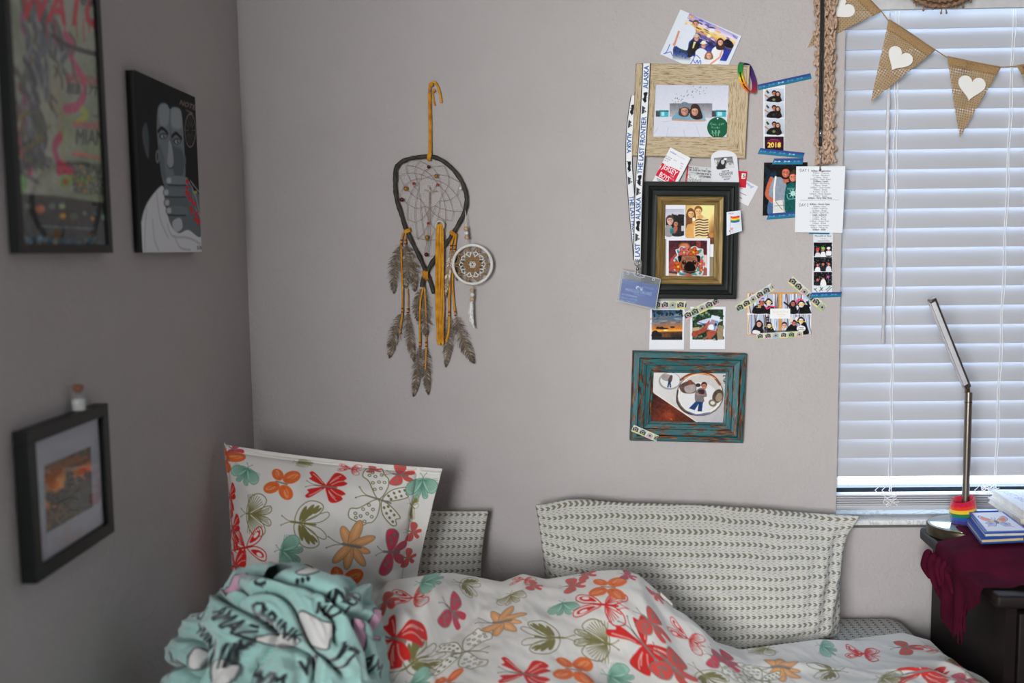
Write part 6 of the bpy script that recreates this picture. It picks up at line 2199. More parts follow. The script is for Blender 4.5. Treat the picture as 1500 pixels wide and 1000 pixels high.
# -- painted canvas
th_ = .0145
fl_, fr_, ft_, fb_ = LW(203, 235, th_), LW(290, 255, th_), LW(196.8, 102.2, th_), LW(209, 370, th_)
y0c, y1c = LW(203.4, 240, th_)[1], LW(290.6, 260, th_)[1]
z0c = LW(250, 369.5, th_)[2]
z1c = LW(240, 121.8, th_)[2]
cnv = thing('canvas_painting', 'unframed black canvas painted with a grey portrait, hand over mouth', 'painting', (LWX, (y0c + y1c) / 2, z0c))
lbox(y0c, y1c, z0c, z1c, 0, th_ - .0006, .0015).build('stretched_canvas', plain((16, 18, 18), .7), cnv)
KQ = lquad(y0c, y1c, z0c, z1c, th_ + .0002)
cv = Canvas.quad(KQ, 1, (16, 20, 20), size=(190, 200))
cv.trace(180, 90, 3.446)
cv.mottle(3, 12, 3)
cv.poly(sm([(112, 310), (122, 320), (132, 400), (128, 490), (104, 420), (98, 350)]), (58, 66, 70)); cv.line([(100, 350), (118, 440), (128, 490)], 3, (120, 60, 50))
GR = (96, 104, 108)
cv.poly(sm([(176, 240), (188, 215), (205, 210), (222, 215), (238, 240), (252, 232), (275, 232), (292, 245), (300, 290), (306, 370), (312, 480), (312, 590), (260, 640), (215, 630), (196, 580), (182, 470), (172, 360), (172, 290)]), GR)
cv.poly(sm([(180, 240), (205, 214), (232, 236), (232, 300), (215, 330), (190, 320)]), (118, 126, 130), .9, 4); cv.poly(sm([(245, 240), (275, 236), (294, 260), (298, 330), (270, 340), (246, 320)]), (124, 130, 134), .9, 4)
cv.poly(sm([(240, 340), (255, 420), (300, 450), (306, 560), (270, 590), (250, 520)]), (64, 72, 76), .8, 6); cv.poly(sm([(180, 420), (205, 470), (215, 560), (230, 610), (205, 600), (188, 520)]), (74, 82, 86), .7, 5)
cv.line([(237, 250), (236, 330), (246, 470)], 3, (70, 78, 82)); cv.poly(sm([(232, 400), (246, 420), (256, 500), (250, 528), (236, 536), (224, 520), (228, 460)]), (126, 132, 136)); cv.line(sm([(224, 522), (236, 540), (256, 534)], 3, False), 4, (40, 46, 50))
for (x, y) in ((204, 376), (274, 402)):
    cv.line(sm([(x - 26, y - 22), (x - 6, y - 40), (x + 22, y - 14)], 4, False), 13, (16, 20, 20)); cv.ell(x, y, 22, 17, (56, 62, 66)); cv.ell(x + 2, y + 2, 13, 9, (150, 154, 156)); cv.ell(x + 4, y + 1, 7, 8, (20, 24, 26)); cv.ell(x + 6, y - 2, 2.5, 2.5, (220, 220, 220))
cv.ell(175, 480, 10, 34, (96, 104, 108)); cv.ell(175, 480, 5, 22, (40, 46, 50)); cv.ell(312, 500, 6, 28, (80, 88, 92))
cv.poly(sm([(96, 965), (92, 830), (120, 720), (190, 630), (212, 660), (222, 760), (260, 850), (320, 845), (400, 880), (410, 970)]), (176, 178, 180))
for st in ([(120, 740), (112, 850), (110, 950)], [(170, 660), (190, 800), (230, 890)], [(225, 820), (250, 880), (330, 890), (390, 920)], [(150, 800), (160, 900), (180, 950)], [(260, 880), (290, 940), (340, 950)]):
    cv.line(sm(st, 4, False), 9, (140, 144, 148), .7)
cv.poly(sm([(218, 590), (260, 574), (320, 588), (345, 640), (390, 690), (396, 880), (330, 850), (280, 866), (240, 820), (215, 720), (206, 650)]), (84, 92, 96))
for k, (y, xl) in enumerate(((600, 222), (660, 208), (712, 212), (752, 222))):
    cv.poly(sm([(xl, y - 16), (xl + 50, y - 22), (325, y - 14), (325, y + 22), (xl + 50, y + 20), (xl, y + 18)]), [(104, 112, 116), (92, 100, 104), (80, 88, 92), (92, 100, 104)][k]); cv.line([(xl + 4, y + 22), (xl + 60, y + 25), (318, y + 24)], 5, (36, 42, 46)); cv.poly(sm([(xl + 2, y - 10), (xl + 20, y - 12), (xl + 20, y + 12), (xl + 2, y + 12)]), (150, 154, 156))
cv.poly(sm([(250, 810), (290, 790), (300, 840), (265, 860)]), (150, 156, 160))
cv.line(sm([(330, 600), (370, 690), (392, 800)], 4, False), 4, (170, 172, 174)); cv.line(sm([(340, 600), (385, 660)], 3, False), 4, (160, 162, 166)); cv.line(sm([(352, 620), (360, 720), (388, 780)], 4, False), 3, (150, 150, 154)); cv.ell(368, 660, 7, 7, (150, 150, 50))
for (x, y) in ((325, 605), (325, 635), (322, 660), (336, 690), (350, 705), (345, 740), (352, 760), (362, 720), (366, 795), (378, 800), (384, 815), (330, 672), (372, 770)):
    cv.ell(x, y, 8, 10, (180, 30, 40))
cv.text('NOTES', 334, 222, 34, (120, 96, 92), .35, .9, bold=.6); cv.line([(320, 246), (352, 262)], 4, (120, 96, 92))
for k in range(12):
    a = k * math.pi / 6
    cv.line([(340 + 8 * math.cos(a), 348 + 22 * math.sin(a)), (340 + 24 * math.cos(a), 348 + 78 * math.sin(a))], 2.6, (110, 88, 88))
cv.line(np.array([(340 + 27 * math.cos(a), 348 + 84 * math.sin(a)) for a in np.linspace(0, 6.3, 30)]), 4, (126, 110, 108)); cv.text('SB', 386, 940, 26, (40, 40, 44))
sheet('painted_face', KQ, cv, th_ + .0002, M_CARD, cnv, .0006, wall=LW, gain=LG)

# -- small black frame with matted sunset
off = .021
y0f, y1f = LW(48, 742, off)[1], LW(163.5, 686, off)[1]
z0f = (LW(48, 859, off)[2] + LW(166, 780.7, off)[2]) / 2
z1f = (LW(40, 630, off)[2] + LW(160, 591.5, off)[2]) / 2
sf = thing('picture_frame', 'small square black frame with a white mat around a sunset photo', 'picture frame', (LWX, (y0f + y1f) / 2, z0f))
fw = .0165
for (a, b_, c, d) in ((y0f, y1f, z0f, z0f + fw), (y0f, y1f, z1f - fw, z1f), (y0f, y0f + fw, z0f + fw, z1f - fw), (y1f - fw, y1f, z0f + fw, z1f - fw)):
    lbox(a, b_, c, d, .001, off, .0012).build('frame_rail', M_PFR, sf)
MQ = lquad(y0f + fw, y1f - fw, z0f + fw, z1f - fw, .013)
cv = Canvas.quad(MQ, 1, (126, 128, 136), size=(150, 150)); cv.mottle(2, 9, 2)
sheet('mat_board', MQ, cv, .013, M_CARD, sf, .006, wall=LW, gain=2.2)
IQ = [(65, 682.5), (132.8, 653.4), (136, 742), (68.8, 780.7)]
cv = Canvas.quad(IQ, 1, (90, 60, 30), size=(130, 130))
cv.trace(0, 560, 3.126)
cv.vgrad([(190, 270), (440, 270), (440, 700), (190, 700)], [(0, (96, 66, 44)), (.3, (150, 92, 40)), (.5, (176, 106, 44)), (.62, (110, 70, 44)), (.8, (70, 56, 46)), (1, (44, 40, 36))], (300, 330), (340, 640))
cv.ell(300, 460, 46, 40, (206, 140, 60), 0, .7, 18); cv.ell(395, 400, 34, 20, (190, 80, 50), -.4, .7, 6)
cv.blots((300, 420, 430, 580), [(50, 52, 48), (40, 42, 40), (64, 66, 62)], 70, 16, 3, .8); cv.blots((210, 500, 310, 560), [(50, 46, 40), (40, 36, 32)], 36, 14, 4, .8)
cv.blots((200, 580, 440, 690), [(90, 70, 50), (50, 44, 40), (110, 86, 60), (40, 38, 34)], 60, 12, 5, .6, 2.2)
cv.blots((330, 300, 420, 340), [(60, 52, 44), (70, 60, 50)], 16, 12, 6, .7); cv.poly([(300, 390), (412, 340), (415, 360), (312, 405), (312, 440), (300, 445)], (70, 50, 34), .6)
sheet('photograph', IQ, cv, .0134, M_PRINT, sf, .0006, wall=LW, gain=1.9)
MB().slab([np.array((LWX + .0165, y, z)) for y, z in ((y0f + fw, z0f + fw), (y1f - fw, z0f + fw), (y1f - fw, z1f - fw), (y0f + fw, z1f - fw))], (-.0012, 0, 0)).build('glass', M_GLASS, sf)
# little corked bottle on top of the frame
d_ = ray(116, 604)
bt = CAM + d_ * ((LWX + .0125) / d_[0]); bt[2] = z1f
bot = thing('corked_bottle', 'tiny clear bottle with a cork and white sand on the small black frame', 'bottle', bt)
k_ = .0095
MB().lathe([(k_ * .9, 0), (k_, .001), (k_, .020), (k_ * .8, .0225), (k_ * .55, .0235), (k_ * .55, .0265), (k_ * .68, .0275)], bt, 20).build('bottle', M_VINYL, bot, True)
MB().lathe([(k_ * .82, .0012), (k_ * .88, .002), (k_ * .88, .0155), (k_ * .5, .0170)], bt, 16).build('white_sand', plain((206, 204, 196), .9), bot, True)
MB().lathe([(k_ * .48, .0240), (k_ * .52, .0276), (k_ * .72, .0280), (k_ * .75, .0345), (k_ * .6, .0352)], bt, 16).build('cork', plain((134, 92, 66), .9), bot, True)
# ------------------------------------------------------------------ butterfly prints
OLV, RDC, ORG, PEA, MNT, MNL, PNK, GRY = (128, 122, 72), (214, 44, 40), (232, 112, 56), (228, 164, 104), (158, 202, 182), (96, 140, 122), (212, 66, 92), (132, 124, 118)


def mir(pts):
    return [(x, -y) for x, y in pts]


def antenna(c, col, x=-.12, l=.42, w=.03):
    for s in (-1, 1):
        c.line(sm([(x, 0), (x - l * .5, s * .06), (x - l, s * .2)], 4, False), w, col)
        c.ell(x - l, s * .2, .03, .03, col)


def b_orange(c):
    for (x, y, r) in ((.38, -.5, .5), (-.34, -.42, .38), (.36, .5, .48), (-.42, .44, .46)):
        a = math.atan2(y, x)
        c.ell(x, y, r, r * .74, ORG, a)
        c.ell(x * 1.1, y * 1.12, r * .62, r * .26, (244, 158, 104), a + .2, .8)
        c.line(sm([(x * .4, y * .4), (x * .9, y * .8), (x * 1.35, y * 1.25)], 4, False), .05, (220, 86, 40), .8)
    c.line([(-.3, 0), (.3, 0)], .07, GRY)


def b_red(c, col=RDC):
    for up in (1, -1):
        f = (lambda p: p) if up == 1 else mir
        for pts in ([(0, 0), (-.25, -.35), (-.75, -.85), (-.95, -.75), (-.8, -.5), (-.9, -.35), (-.4, -.12)], [(0, 0), (.1, -.5), (.3, -.95), (.62, -.95), (.9, -.7), (.8, -.5), (1.0, -.35), (.7, -.12)]):
            c.poly(sm(f(pts), 4), col)
        for p in ([(-.2, -.2), (-.5, -.5), (-.75, -.7)], [(.15, -.25), (.35, -.6), (.6, -.82)], [(.25, -.15), (.55, -.4), (.85, -.5)], [(.2, -.35), (.5, -.65)]):
            c.line(sm(f(p), 4, False), .055, (240, 196, 186), .75)
    c.line([(-.55, 0), (.5, 0)], .08, GRY)
    antenna(c, GRY, -.5, .5)


def b_fan(c, fill=None, col=OLV, w=.035):
    for s in (1, -1):
        f = (lambda p: p) if s == 1 else mir
        o1 = sm(f([(-.25, -.02), (-.2, -.6), (.1, -1.0), (.5, -1.05), (.75, -.75), (.45, -.25)]), 5)
        o2 = sm(f([(0, -.02), (.5, -.35), (.95, -.5), (1.02, -.25), (.7, -.05)]), 5)
        for o in (o2, o1):
            if fill is not None:
                c.poly(o, fill)
            c.line(np.concatenate([o, o[:1]]), w * 1.3, col)
        for t in np.linspace(.05, .95, 9):
            a = math.radians(-95 + 62 * t)
            r = .95 + .15 * math.sin(t * 3)
            c.line(f([(-.2, -.02), (-.2 + r * math.cos(a) * .98, r * math.sin(a) * .98)]), w, col)
        for t in np.linspace(0, 1, 4):
            c.line(f([(.05, -.03), (.95 - .1 * t, -.42 + .32 * t)]), w, col)
    c.line([(-.3, 0), (.45, 0)], .06, col)
    antenna(c, col, -.28, .35)


def b_mint(c):
    b_fan(c, MNT, MNL, .028)


def b_leaf(c):
    for s in (1, -1):
        f = (lambda p: p) if s == 1 else mir
        o1 = sm(f([(-.3, -.02), (-.25, -.55), (.15, -.98), (.65, -1.0), (.85, -.75), (.5, -.3)]), 5)
        o2 = sm(f([(.1, -.05), (.6, -.42), (1.05, -.6), (1.12, -.4), (.75, -.12)]), 5)
        c.line(np.concatenate([o1, o1[:1]]), .04, OLV); c.line(np.concatenate([o2, o2[:1]]), .035, OLV)
        for (x, y, l, wd, a) in ((-.02, -.42, .36, .10, -1.25), (.2, -.52, .42, .10, -1.0), (.42, -.58, .38, .09, -.85), (.1, -.2, .2, .05, -.7), (.62, -.62, .22, .06, -.75)):
            c.ell(x, y * s, l, wd, OLV, a * s)
    c.line([(-.5, 0), (.6, 0)], .09, OLV)
    antenna(c, OLV, -.45, .5)


def b_dots(c):
    g = np.random.default_rng(3)
    for s in (1, -1):
        f = (lambda p: p) if s == 1 else mir
        o1 = f([(-.1, -.05), (-.55, -.5), (-.85, -.62), (-.8, -.92), (-.45, -.98), (-.3, -1.1), (-.1, -.92), (.1, -.8), (.18, -.5), (.1, -.1)])
        o2 = f([(.15, -.05), (.35, -.45), (.8, -.72), (1.0, -.68), (.9, -.5), (1.05, -.4), (.75, -.2), (.4, -.05)])
        for o in (o1, o2):
            q = sm(o, 4)
            c.poly(q, (238, 236, 232))
            c.line(np.concatenate([q, q[:1]]), .035, OLV)
        for (x, y) in ((-.25, -.3), (-.4, -.5), (-.62, -.72), (-.4, -.75), (-.2, -.6), (-.05, -.4), (-.2, -.88), (0, -.65), (-.55, -.85)):
            c.ell(x, y * s, .07, .06, OLV); c.ell(x, y * s, .035, .03, (238, 236, 232))
        for (x, y) in ((.32, -.22), (.48, -.38), (.65, -.5), (.82, -.6), (.6, -.25), (.78, -.36), (.45, -.14)):
            c.ell(x, y * s, .06, .045, OLV, .5)
    c.line([(-.4, 0), (.5, 0)], .06, GRY)
    antenna(c, OLV, -.4, .4)


def b_peach(c, col=PEA):
    for (a, l, wd) in ((-2.2, .75, .3), (-1.35, .95, .33), (-.45, .95, .26), (.2, .8, .2), (.75, .95, .26), (1.55, .85, .3), (2.25, .85, .28)):
        x, y = .5 * l * math.cos(a), .5 * l * math.sin(a)
        c.ell(x, y, l * .56, wd * .66, GRY, a)
        c.ell(x, y, l * .53, wd * .58, col, a)
        c.ell(x * 1.15, y * 1.15, l * .32, wd * .22, (240, 186, 140), a, .7)
    c.line([(-.3, -.02), (.4, .02)], .1, GRY)
    antenna(c, GRY, -.3, .6)


def b_pink(c, col=PNK):
    for s in (1, -1):
        f = (lambda p: p) if s == 1 else mir
        o1 = sm(f([(0, 0), (-.35, -.5), (-.4, -.95), (.0, -1.05), (.35, -.8), (.3, -.3)]), 5)
        o2 = sm(f([(.2, 0), (.45, -.4), (.9, -.55), (1.0, -.25), (.6, -.05)]), 5)
        c.poly(o1, col); c.poly(o2, col)
        c.line(np.concatenate([o1, o1[:1]]), .05, GRY, .9)
        for (x, y) in ((-.1, -.6), (.08, -.8), (.02, -.4)):
            c.ell(x, y * s, .12, .09, GRY, .6, .85)
        c.line(f([(.3, -.1), (.75, -.35)]), .05, GRY, .7)
    c.line([(-.35, 0), (.6, 0)], .13, GRY)
    antenna(c, GRY, -.3, .5)


def b_salmon(c):
    b_pink(c, (222, 84, 78))


def b_outline(c):
    for s in (1, -1):
        f = (lambda p: p) if s == 1 else mir
        o1 = sm(f([(-.05, -.03), (-.5, -.5), (-.95, -.7), (-1.05, -.4), (-.8, -.15), (-.4, -.02)]), 5)
        o2 = sm(f([(.1, -.05), (.2, -.6), (.5, -.95), (.85, -.8), (.8, -.4), (.4, -.05)]), 5)
        c.line(np.concatenate([o1, o1[:1]]), .05, RDC); c.line(np.concatenate([o2, o2[:1]]), .05, RDC)
        c.poly(sm(f([(-.25, -.15), (-.55, -.45), (-.88, -.55), (-.9, -.38), (-.65, -.2)]), 4), RDC)
        c.ell(-.68, -.4 * s, .16, .08, (240, 226, 222), .5 * s)
        for t in np.linspace(.1, .9, 6):
            c.line(f([(.12, -.06), (.25 + .5 * t, -.85 + .6 * t * t)]), .035, RDC)
    c.line([(-.35, 0), (.55, 0)], .1, RDC)
    antenna(c, RDC, .95, .4)


MOT = dict(A=b_orange, B=b_red, C=b_fan, D=b_leaf, E=b_dots, F=b_mint, G=b_peach, H=b_pink, S=b_salmon, I=b_outline)


class Surf:
    """a curved cloth with colours painted on its own grid"""
    def __init__(s, P, bg, win=3):
        s.P = P
        s.win = win
        s.cv = Canvas(P.shape[1], P.shape[0], bg)
        s.x, s.y, s.d = project(P)

    def find(s, px, py):
        r = (s.x - px) ** 2 + (s.y - py) ** 2
        ok = r < max(9.0, r.min() * 1.5 + .5)
        d = np.where(ok, s.d, 1e9)
        return np.unravel_index(np.argmin(d), d.shape)

    def frame(s, px, py, size, rot=0.0, ij=None):
        """local frame in metres on the cloth at a photograph pixel (or at a grid point)"""
        i, j = s.find(px, py) if ij is None else ij
        w_ = s.win
        i0, i1, j0, j1 = max(i - w_, 0), min(i + w_, s.P.shape[0] - 1), max(j - w_, 0), min(j + w_, s.P.shape[1] - 1)
        du = np.linalg.norm(s.P[i, j1] - s.P[i, j0]) / (j1 - j0)
        dv = np.linalg.norm(s.P[i1, j] - s.P[i0, j]) / (i1 - i0)
        c, d = math.cos(rot), math.sin(rot)
        s.cv.affine((j, i), (size * c / du, size * d / dv), (-size * d / du, size * c / dv))
        return s.cv

    def motif(s, kind, px, py, size, rot=0.0):
        MOT[kind](s.frame(px, py, size, rot))


M_COTTON = Mat('printed_cotton', rough=0.85, spec=0.15, sheen=0.15); M_COTTON.vcol()
_c = M_COTTON.coords('Object')
M_COTTON.bump(M_COTTON.noise(_c, 900.0, 2.0) + M_COTTON.noise(_c, 35.0, 3.0) * 2.0, .12, .002)

# grey-green knit print for the plain pillows and the fitted sheet (pattern laid in metres along the cloth)
def knit_material(name, pitch_u, pitch_v):
    m = Mat(name, (206, 204, 194), 0.85, spec=.15)
    u, v = m.uv()
    fu, fv = u * (1 / pitch_u), v * (1 / pitch_v)
    w = fv.fr() - 0.5
    aw = w.ab()
    chev = (fu + aw * 1.9).fr().lt(0.52) * aw.lt(0.20)
    dash = (fu * 1.0 + 0.25).fr().lt(0.42) * (aw - 0.36).ab().lt(0.035)
    dash2 = (fu * 1.0 + 0.6).fr().lt(0.40) * aw.gt(0.475)
    soft = m.noise(m.coords('UV', (300, 300, 1)), 1.0, 2.0)
    mark = chev * 0.80
    c1 = m.mix(mark, (204, 203, 196), (92, 84, 58))
    c2 = m.mix((dash + dash2) * 0.62, c1, (112, 104, 82))
    m.color(m.mix(soft * 0.18, c2, (180, 178, 168)))
    m.bump(m.noise(m.coords('Object'), 700.0, 2.0) + m.noise(m.coords('Object'), 30.0, 3.0) * 2.0, .15, .002)
    return m


M_KNIT = knit_material('knit_print_cotton', 0.0125, 0.0172)
M_KNIT2 = knit_material('knit_print_sheet', 0.0125, 0.0172)

# ------------------------------------------------------------------ bed
ZM = 0.538
bed = thing('bed', 'low bed pushed into the corner with a knit-print fitted sheet', 'bed', (0.1, 1.1, 0))
N1, N2 = 60, 60
b = MB().box((-0.600, 0.14, 0.30), (0.803, 2.075, ZM), bev=.03)
mo = b.build('mattress', M_KNIT2, bed, True)
lay = mo.data.uv_layers.new(name='UVMap')
for l in mo.data.loops:
    co = mo.data.vertices[l.vertex_index].co
    lay.data[l.index].uv = (co.y + co.z * .6, co.x)
M_WOODD = Mat('dark_stained_wood', (26, 18, 15), 0.55, spec=.25)
_w = M_WOODD.noise(M_WOODD.coords('Object', (3, 40, 40)), 1.0, 4.0)
M_WOODD.color(M_WOODD.ramp(_w, [(0.3, (16, 11, 10)), (0.7, (30, 20, 17))]))
MB().box((-0.598, 0.15, 0.14), (0.800, 2.07, 0.30), bev=.005).build('bed_base', M_WOODD, bed, True)
for x in (-0.55, 0.75):
    for y in (0.22, 2.0):
        MB().box((x - .03, y - .03, 0), (x + .03, y + .03, 0.14), bev=.004).build('leg', M_WOODD, bed, True)


# ------------------------------------------------------------------ pillows
def pillow(name, corners, T, nu, nv, flange=(0, 0, 0, 0), seed=0, mat=None, parent=None, wr=.004, concave=.03, concave_y=None, uvs=1.0, sag=0.0, back=.8, ex=2.6, low=0.0, foot=2.3, nrm=None, seam=0.0):
    """corners TL, TR, BR, BL of the middle sheet; flange widths (left, right, top, bottom) as a share"""
    TL, TR, BR, BL = [np.array(c, float) for c in corners]
    u = np.linspace(0, 1, nu)[None, :]
    v = np.linspace(0, 1, nv)[:, None]
    cx = concave * np.sin(np.pi * v) * (u - .5) * 2
    cy = (concave if concave_y is None else concave_y) * np.sin(np.pi * u) * (v - .5) * 2
    uu, vv = u - cx * (np.abs(u - .5) * 2) ** 3, v - cy * (np.abs(v - .5) * 2) ** 3
    M = (TL * ((1 - uu) * (1 - vv))[..., None] + TR * (uu * (1 - vv))[..., None] + BR * (uu * vv)[..., None] + BL * ((1 - uu) * vv)[..., None])
    n = _n(np.cross(TR - TL, BL - TL))
    if n[1] > 0:
        n = -n
    if nrm is not None:
        n = _n(nrm)
    fl, fr, ft, fb = flange
    a = np.clip((u - fl) / (1 - fl - fr), 0, 1) * 2 - 1
    c = np.clip((v - ft) / (1 - ft - fb), 0, 1) * 2 - 1
    c = np.clip(c - low * (1 - c * c), -1, 1)
    shp = (1 - np.abs(a) ** ex) ** .66 * np.where(c > 0, (1 - np.abs(c) ** foot) ** .62, (1 - np.abs(c) ** 2.1) ** .72)
    shp = shp * (1 + sag * c)
    edge = np.clip(1 - shp * 1.2, 0, 1)
    # creases that run in from the rim
    ang = np.arctan2(c + 0 * a, a + 0 * c)
    cre = vnoise(ang * 7 + 3, 2.2 * np.hypot(a + 0 * c, c + 0 * a), seed) * edge * 1.1 + .6 * vnoise(u * 9 + 0 * v, v * 8 + 0 * u, seed + 1) * .7 + .35 * vnoise(u * 22 + v * 6, v * 17 - u * 5, seed + 2)
    front = M + n * (T * shp + wr * cre * np.clip(shp * 4 + .25, 0, 1))[..., None]
    fla = ((u < fl) | (u > 1 - fr) | (v < ft) | (v > 1 - fb))
    front = front + n * (np.where(fla, .004 * vnoise(u * 14 + 0 * v, v * 12 + 0 * u, seed + 5), 0) + .0025)[..., None]
    if seam:
        sm_ = np.exp(-((u - (1 - fr)) / .009) ** 2) + np.exp(-((u - fl) / .009) ** 2) + np.exp(-((v - ft) / .008) ** 2)
        front = front - n * (seam * sm_)[..., None]
    bk = M - n * (T * back * shp + .0005)[..., None]
    W, H = np.linalg.norm(TR - TL), np.linalg.norm(BL - TL)
    uv = np.stack(np.broadcast_arrays(u * W * uvs, v * H * uvs), -1)
    return front, bk, uv, n


# right knit pillow
RP = [at_y(784, 737, 2.04), at_y(1243, 755, 2.04), at_y(1228, 923, 1.955), at_y(800, 926, 1.945)]
fr_, bk_, uv_, n_ = pillow('pillow', RP, .105, 240, 130, (.0, .0, 0, 0), 4, wr=.008, concave=.012, concave_y=-.045, sag=.1, back=.4, ex=5.0, low=.30, foot=6.0, nrm=(0, -1, -.12))
hu = np.linspace(0, 1, 240)[None, :]
hv = np.linspace(0, 1, 130)[:, None]
# stitched hem near the open left end, pinched ear at the upper right
fr_ += n_ * (-.004 * np.exp(-((hu - .105) / .010) ** 2) + .008 * np.clip(1 - hu / .1, 0, 1) * (1 - hv * .4))[..., None]
# soft folds at the right end and along the foot
fr_ += n_ * (.007 * np.sin(hu * 95 + hv * 9) * np.clip((hu - .80) / .15, 0, 1) * np.sin(np.pi * hv) + .006 * np.sin(hv * 40 + hu * 26) * np.clip((hv - .72) / .2, 0, 1) * np.clip((hu - .45) / .2, 0, 1) + .006 * np.sin(hu * 60 - hv * 14) * np.clip((.10 - hu) / .1, 0, 1))[..., None]
fr_ += np.array([0, 0, .010]) * (np.exp(-((hu - .14) / .10) ** 2) * np.exp(-hv / .12))[..., None]
uv_[..., 1] += .010 * np.sin(np.pi * hu) * (1 - 2 * hv) + .002 * vnoise(hu * 12 + 0 * hv, hv * 5 + 0 * hu, 61)
ear = np.exp(-((hu - 1) / .06) ** 2 - (hv / .12) ** 2)
for A_ in (fr_, bk_):
    A_ += np.array([.018, -.012, .004]) * ear[..., None]
rp = thing('pillow', 'large knit-print grey pillow leaning on the wall beside the window', 'pillow', (RP[3] + RP[2]) / 2)
for A_ in (fr_, bk_):
    A_[..., 2] = np.maximum(A_[..., 2], ZM + .004)
grid_mesh('pillowcase', fr_, M_KNIT, rp, uv=uv_, closed_back=bk_)
# left knit pillow, half hidden
LP_ = [at_y(352, 742, 2.05), at_y(716, 748, 2.05), at_y(708, 918, 1.99), at_y(345, 918, 1.99)]
fr_, bk_, uv_, n_ = pillow('pillow', LP_, .07, 150, 90, seed=9, wr=.004, concave=.02, concave_y=.01, sag=.15, back=.5)
lp = thing('pillow', 'knit-print grey pillow half hidden behind the butterfly pillow', 'pillow', (LP_[3] + LP_[2]) / 2)
grid_mesh('pillowcase', fr_, M_KNIT, lp, uv=uv_, closed_back=bk_)
# butterfly pillow with a flanged sham
FP = [at_y(316, 649, 1.83), at_y(648, 686, 1.875), np.array([-.238, 1.79, .575]), np.array([-.592, 1.755, .575])]
fr_, bk_, uv_, n_ = pillow('pillow', FP, .092, 420, 400, (.045, .105, .03, .05), 14, seam=.007, wr=.010, concave=.015, sag=.1, back=.65)
hu = np.linspace(0, 1, 420)[None, :, None]
hv = np.linspace(0, 1, 400)[:, None, None]
for A_ in (fr_, bk_):                                   # the right flange swings back and curls
    k = np.clip((hu - .895) / .105, 0, 1)
    A_ += np.array([-.012, .018, 0]) * k * np.clip(hv * 1.5, .0, 1) + np.array([0, .008, 0]) * k * np.sin(hv * 14)
    k = np.clip((.045 - hu) / .045, 0, 1)
    A_ += np.array([.012, .014, 0]) * k
sf_ = Surf(fr_, (228, 225, 219))
FZ = lambda x, y: (220 + x / 2.702, 630 + y / 2.702)
for kd, x, y, sz, r in (('F', 385, 155, .030, 1.9), ('A', 520, 200, .042, .2), ('B', 700, 215, .043, .05), ('E', 910, 270, .060, .25), ('C', 400, 325, .042, .0), ('D', 600, 360, .046, .05), ('G', 800, 455, .056, .1), ('H', 955, 480, .046, .1), ('B', 285, 262, .040, .3), ('B', 268, 385, .040, .2), ('I', 372, 462, .050, 2.9), ('F', 530, 472, .034, .2), ('B', 248, 520, .040, .2), ('H', 335, 72, .022, .5), ('A', 282, 110, .028, .5), ('S', 985, 168, .034, .1), ('F', 1085, 205, .034, 1.5), ('D', 1045, 300, .030, .4), ('S', 1038, 395, .020, .2), ('S', 1022, 498, .020, .2), ('C', 600, 122, .026, .1), ('I', 790, 145, .026, .1), ('S', 880, 148, .022, .1), ('D', 560, 600, .045, .3), ('A', 760, 620, .045, .3)):
    sf_.motif(kd, *FZ(x, y), sz * .9, r)
fp = thing('pillow', 'white butterfly-print pillow with a flanged edge leaning in the corner', 'pillow', (FP[3] + FP[2]) / 2)
grid_mesh('pillow_sham', fr_, M_COTTON, fp, sf_.cv.done(1.0), closed_back=bk_)

# ------------------------------------------------------------------ duvet
CR = [(535, 866, 1.64), (575, 850, 1.65), (600, 846, 1.66), (640, 839, 1.70), (665, 839, 1.75), (700, 845, 1.80), (735, 852, 1.80), (765, 840, 1.80), (800, 848, 1.795), (830, 843, 1.79), (870, 836, 1.785), (910, 834, 1.78), (935, 841, 1.77), (960, 862, 1.755), (985, 893, 1.74), (1010, 918, 1.73), (1045, 939, 1.725), (1085, 951, 1.725), (1130, 945, 1.75), (1200, 936, 1.82), (1260, 938, 1.90), (1330, 938, 1.93), (1380, 941, 1.88), (1420, 960, 1.78), (1468, 977, 1.69), (1490, 1000, 1.63)]
crp = np.array([at_y(x, y, Y) for x, y, Y in CR])
X0, X1 = crp[0, 0] - .01, .822
NX, NB, NF, NC = 900, 22, 500, 40
Xs = np.linspace(X0, X1, NX)
Yc, Zc = np.interp(Xs, crp[:, 0], crp[:, 2 - 1]), np.interp(Xs, crp[:, 0], crp[:, 2])
ker = np.hanning(15); ker /= ker.sum()
Yc = np.convolve(np.pad(Yc, 7, mode='edge'), ker, 'valid'); Zc = np.convolve(np.pad(Zc, 7, mode='edge'), ker, 'valid')
YF = 0.90
BKX = np.interp(Xs, [-.3, -.12, -.05, .4, .6], [.035, .035, .06, .05, .03])
rows = []
for i in range(NB):                                     # behind the crest
    rows.append(Yc + BKX * (1 - i / NB))
for i in range(NF):
    t = i / (NF - 1)
    rows.append(Yc + (YF - Yc) * t)
for i in range(1, NC + 1):
    rows.append(np.full(NX, YF + (0.24 - YF) * i / NC))
YY = np.array(rows)
XX = np.broadcast_to(Xs, YY.shape).copy()
s_ = Yc[None] - YY
zfront = np.interp(Xs, [-.30, -.1, .1, .25, .45, .6, .75, .84], [.665, .675, .665, .64, .612, .602, .60, .585])[None]
t = np.clip(s_ / .30, 0, 1); t = t * t * (3 - 2 * t)
ZZ = Zc[None] * (1 - t) + zfront * t
back = np.clip(-s_ / BKX[None], 0, 1)
ZZ = np.where(s_ < 0, Zc[None] - (Zc[None] - (ZM + .006)) * np.clip(back * 1.15, 0, 1) ** .9 * .98, ZZ)
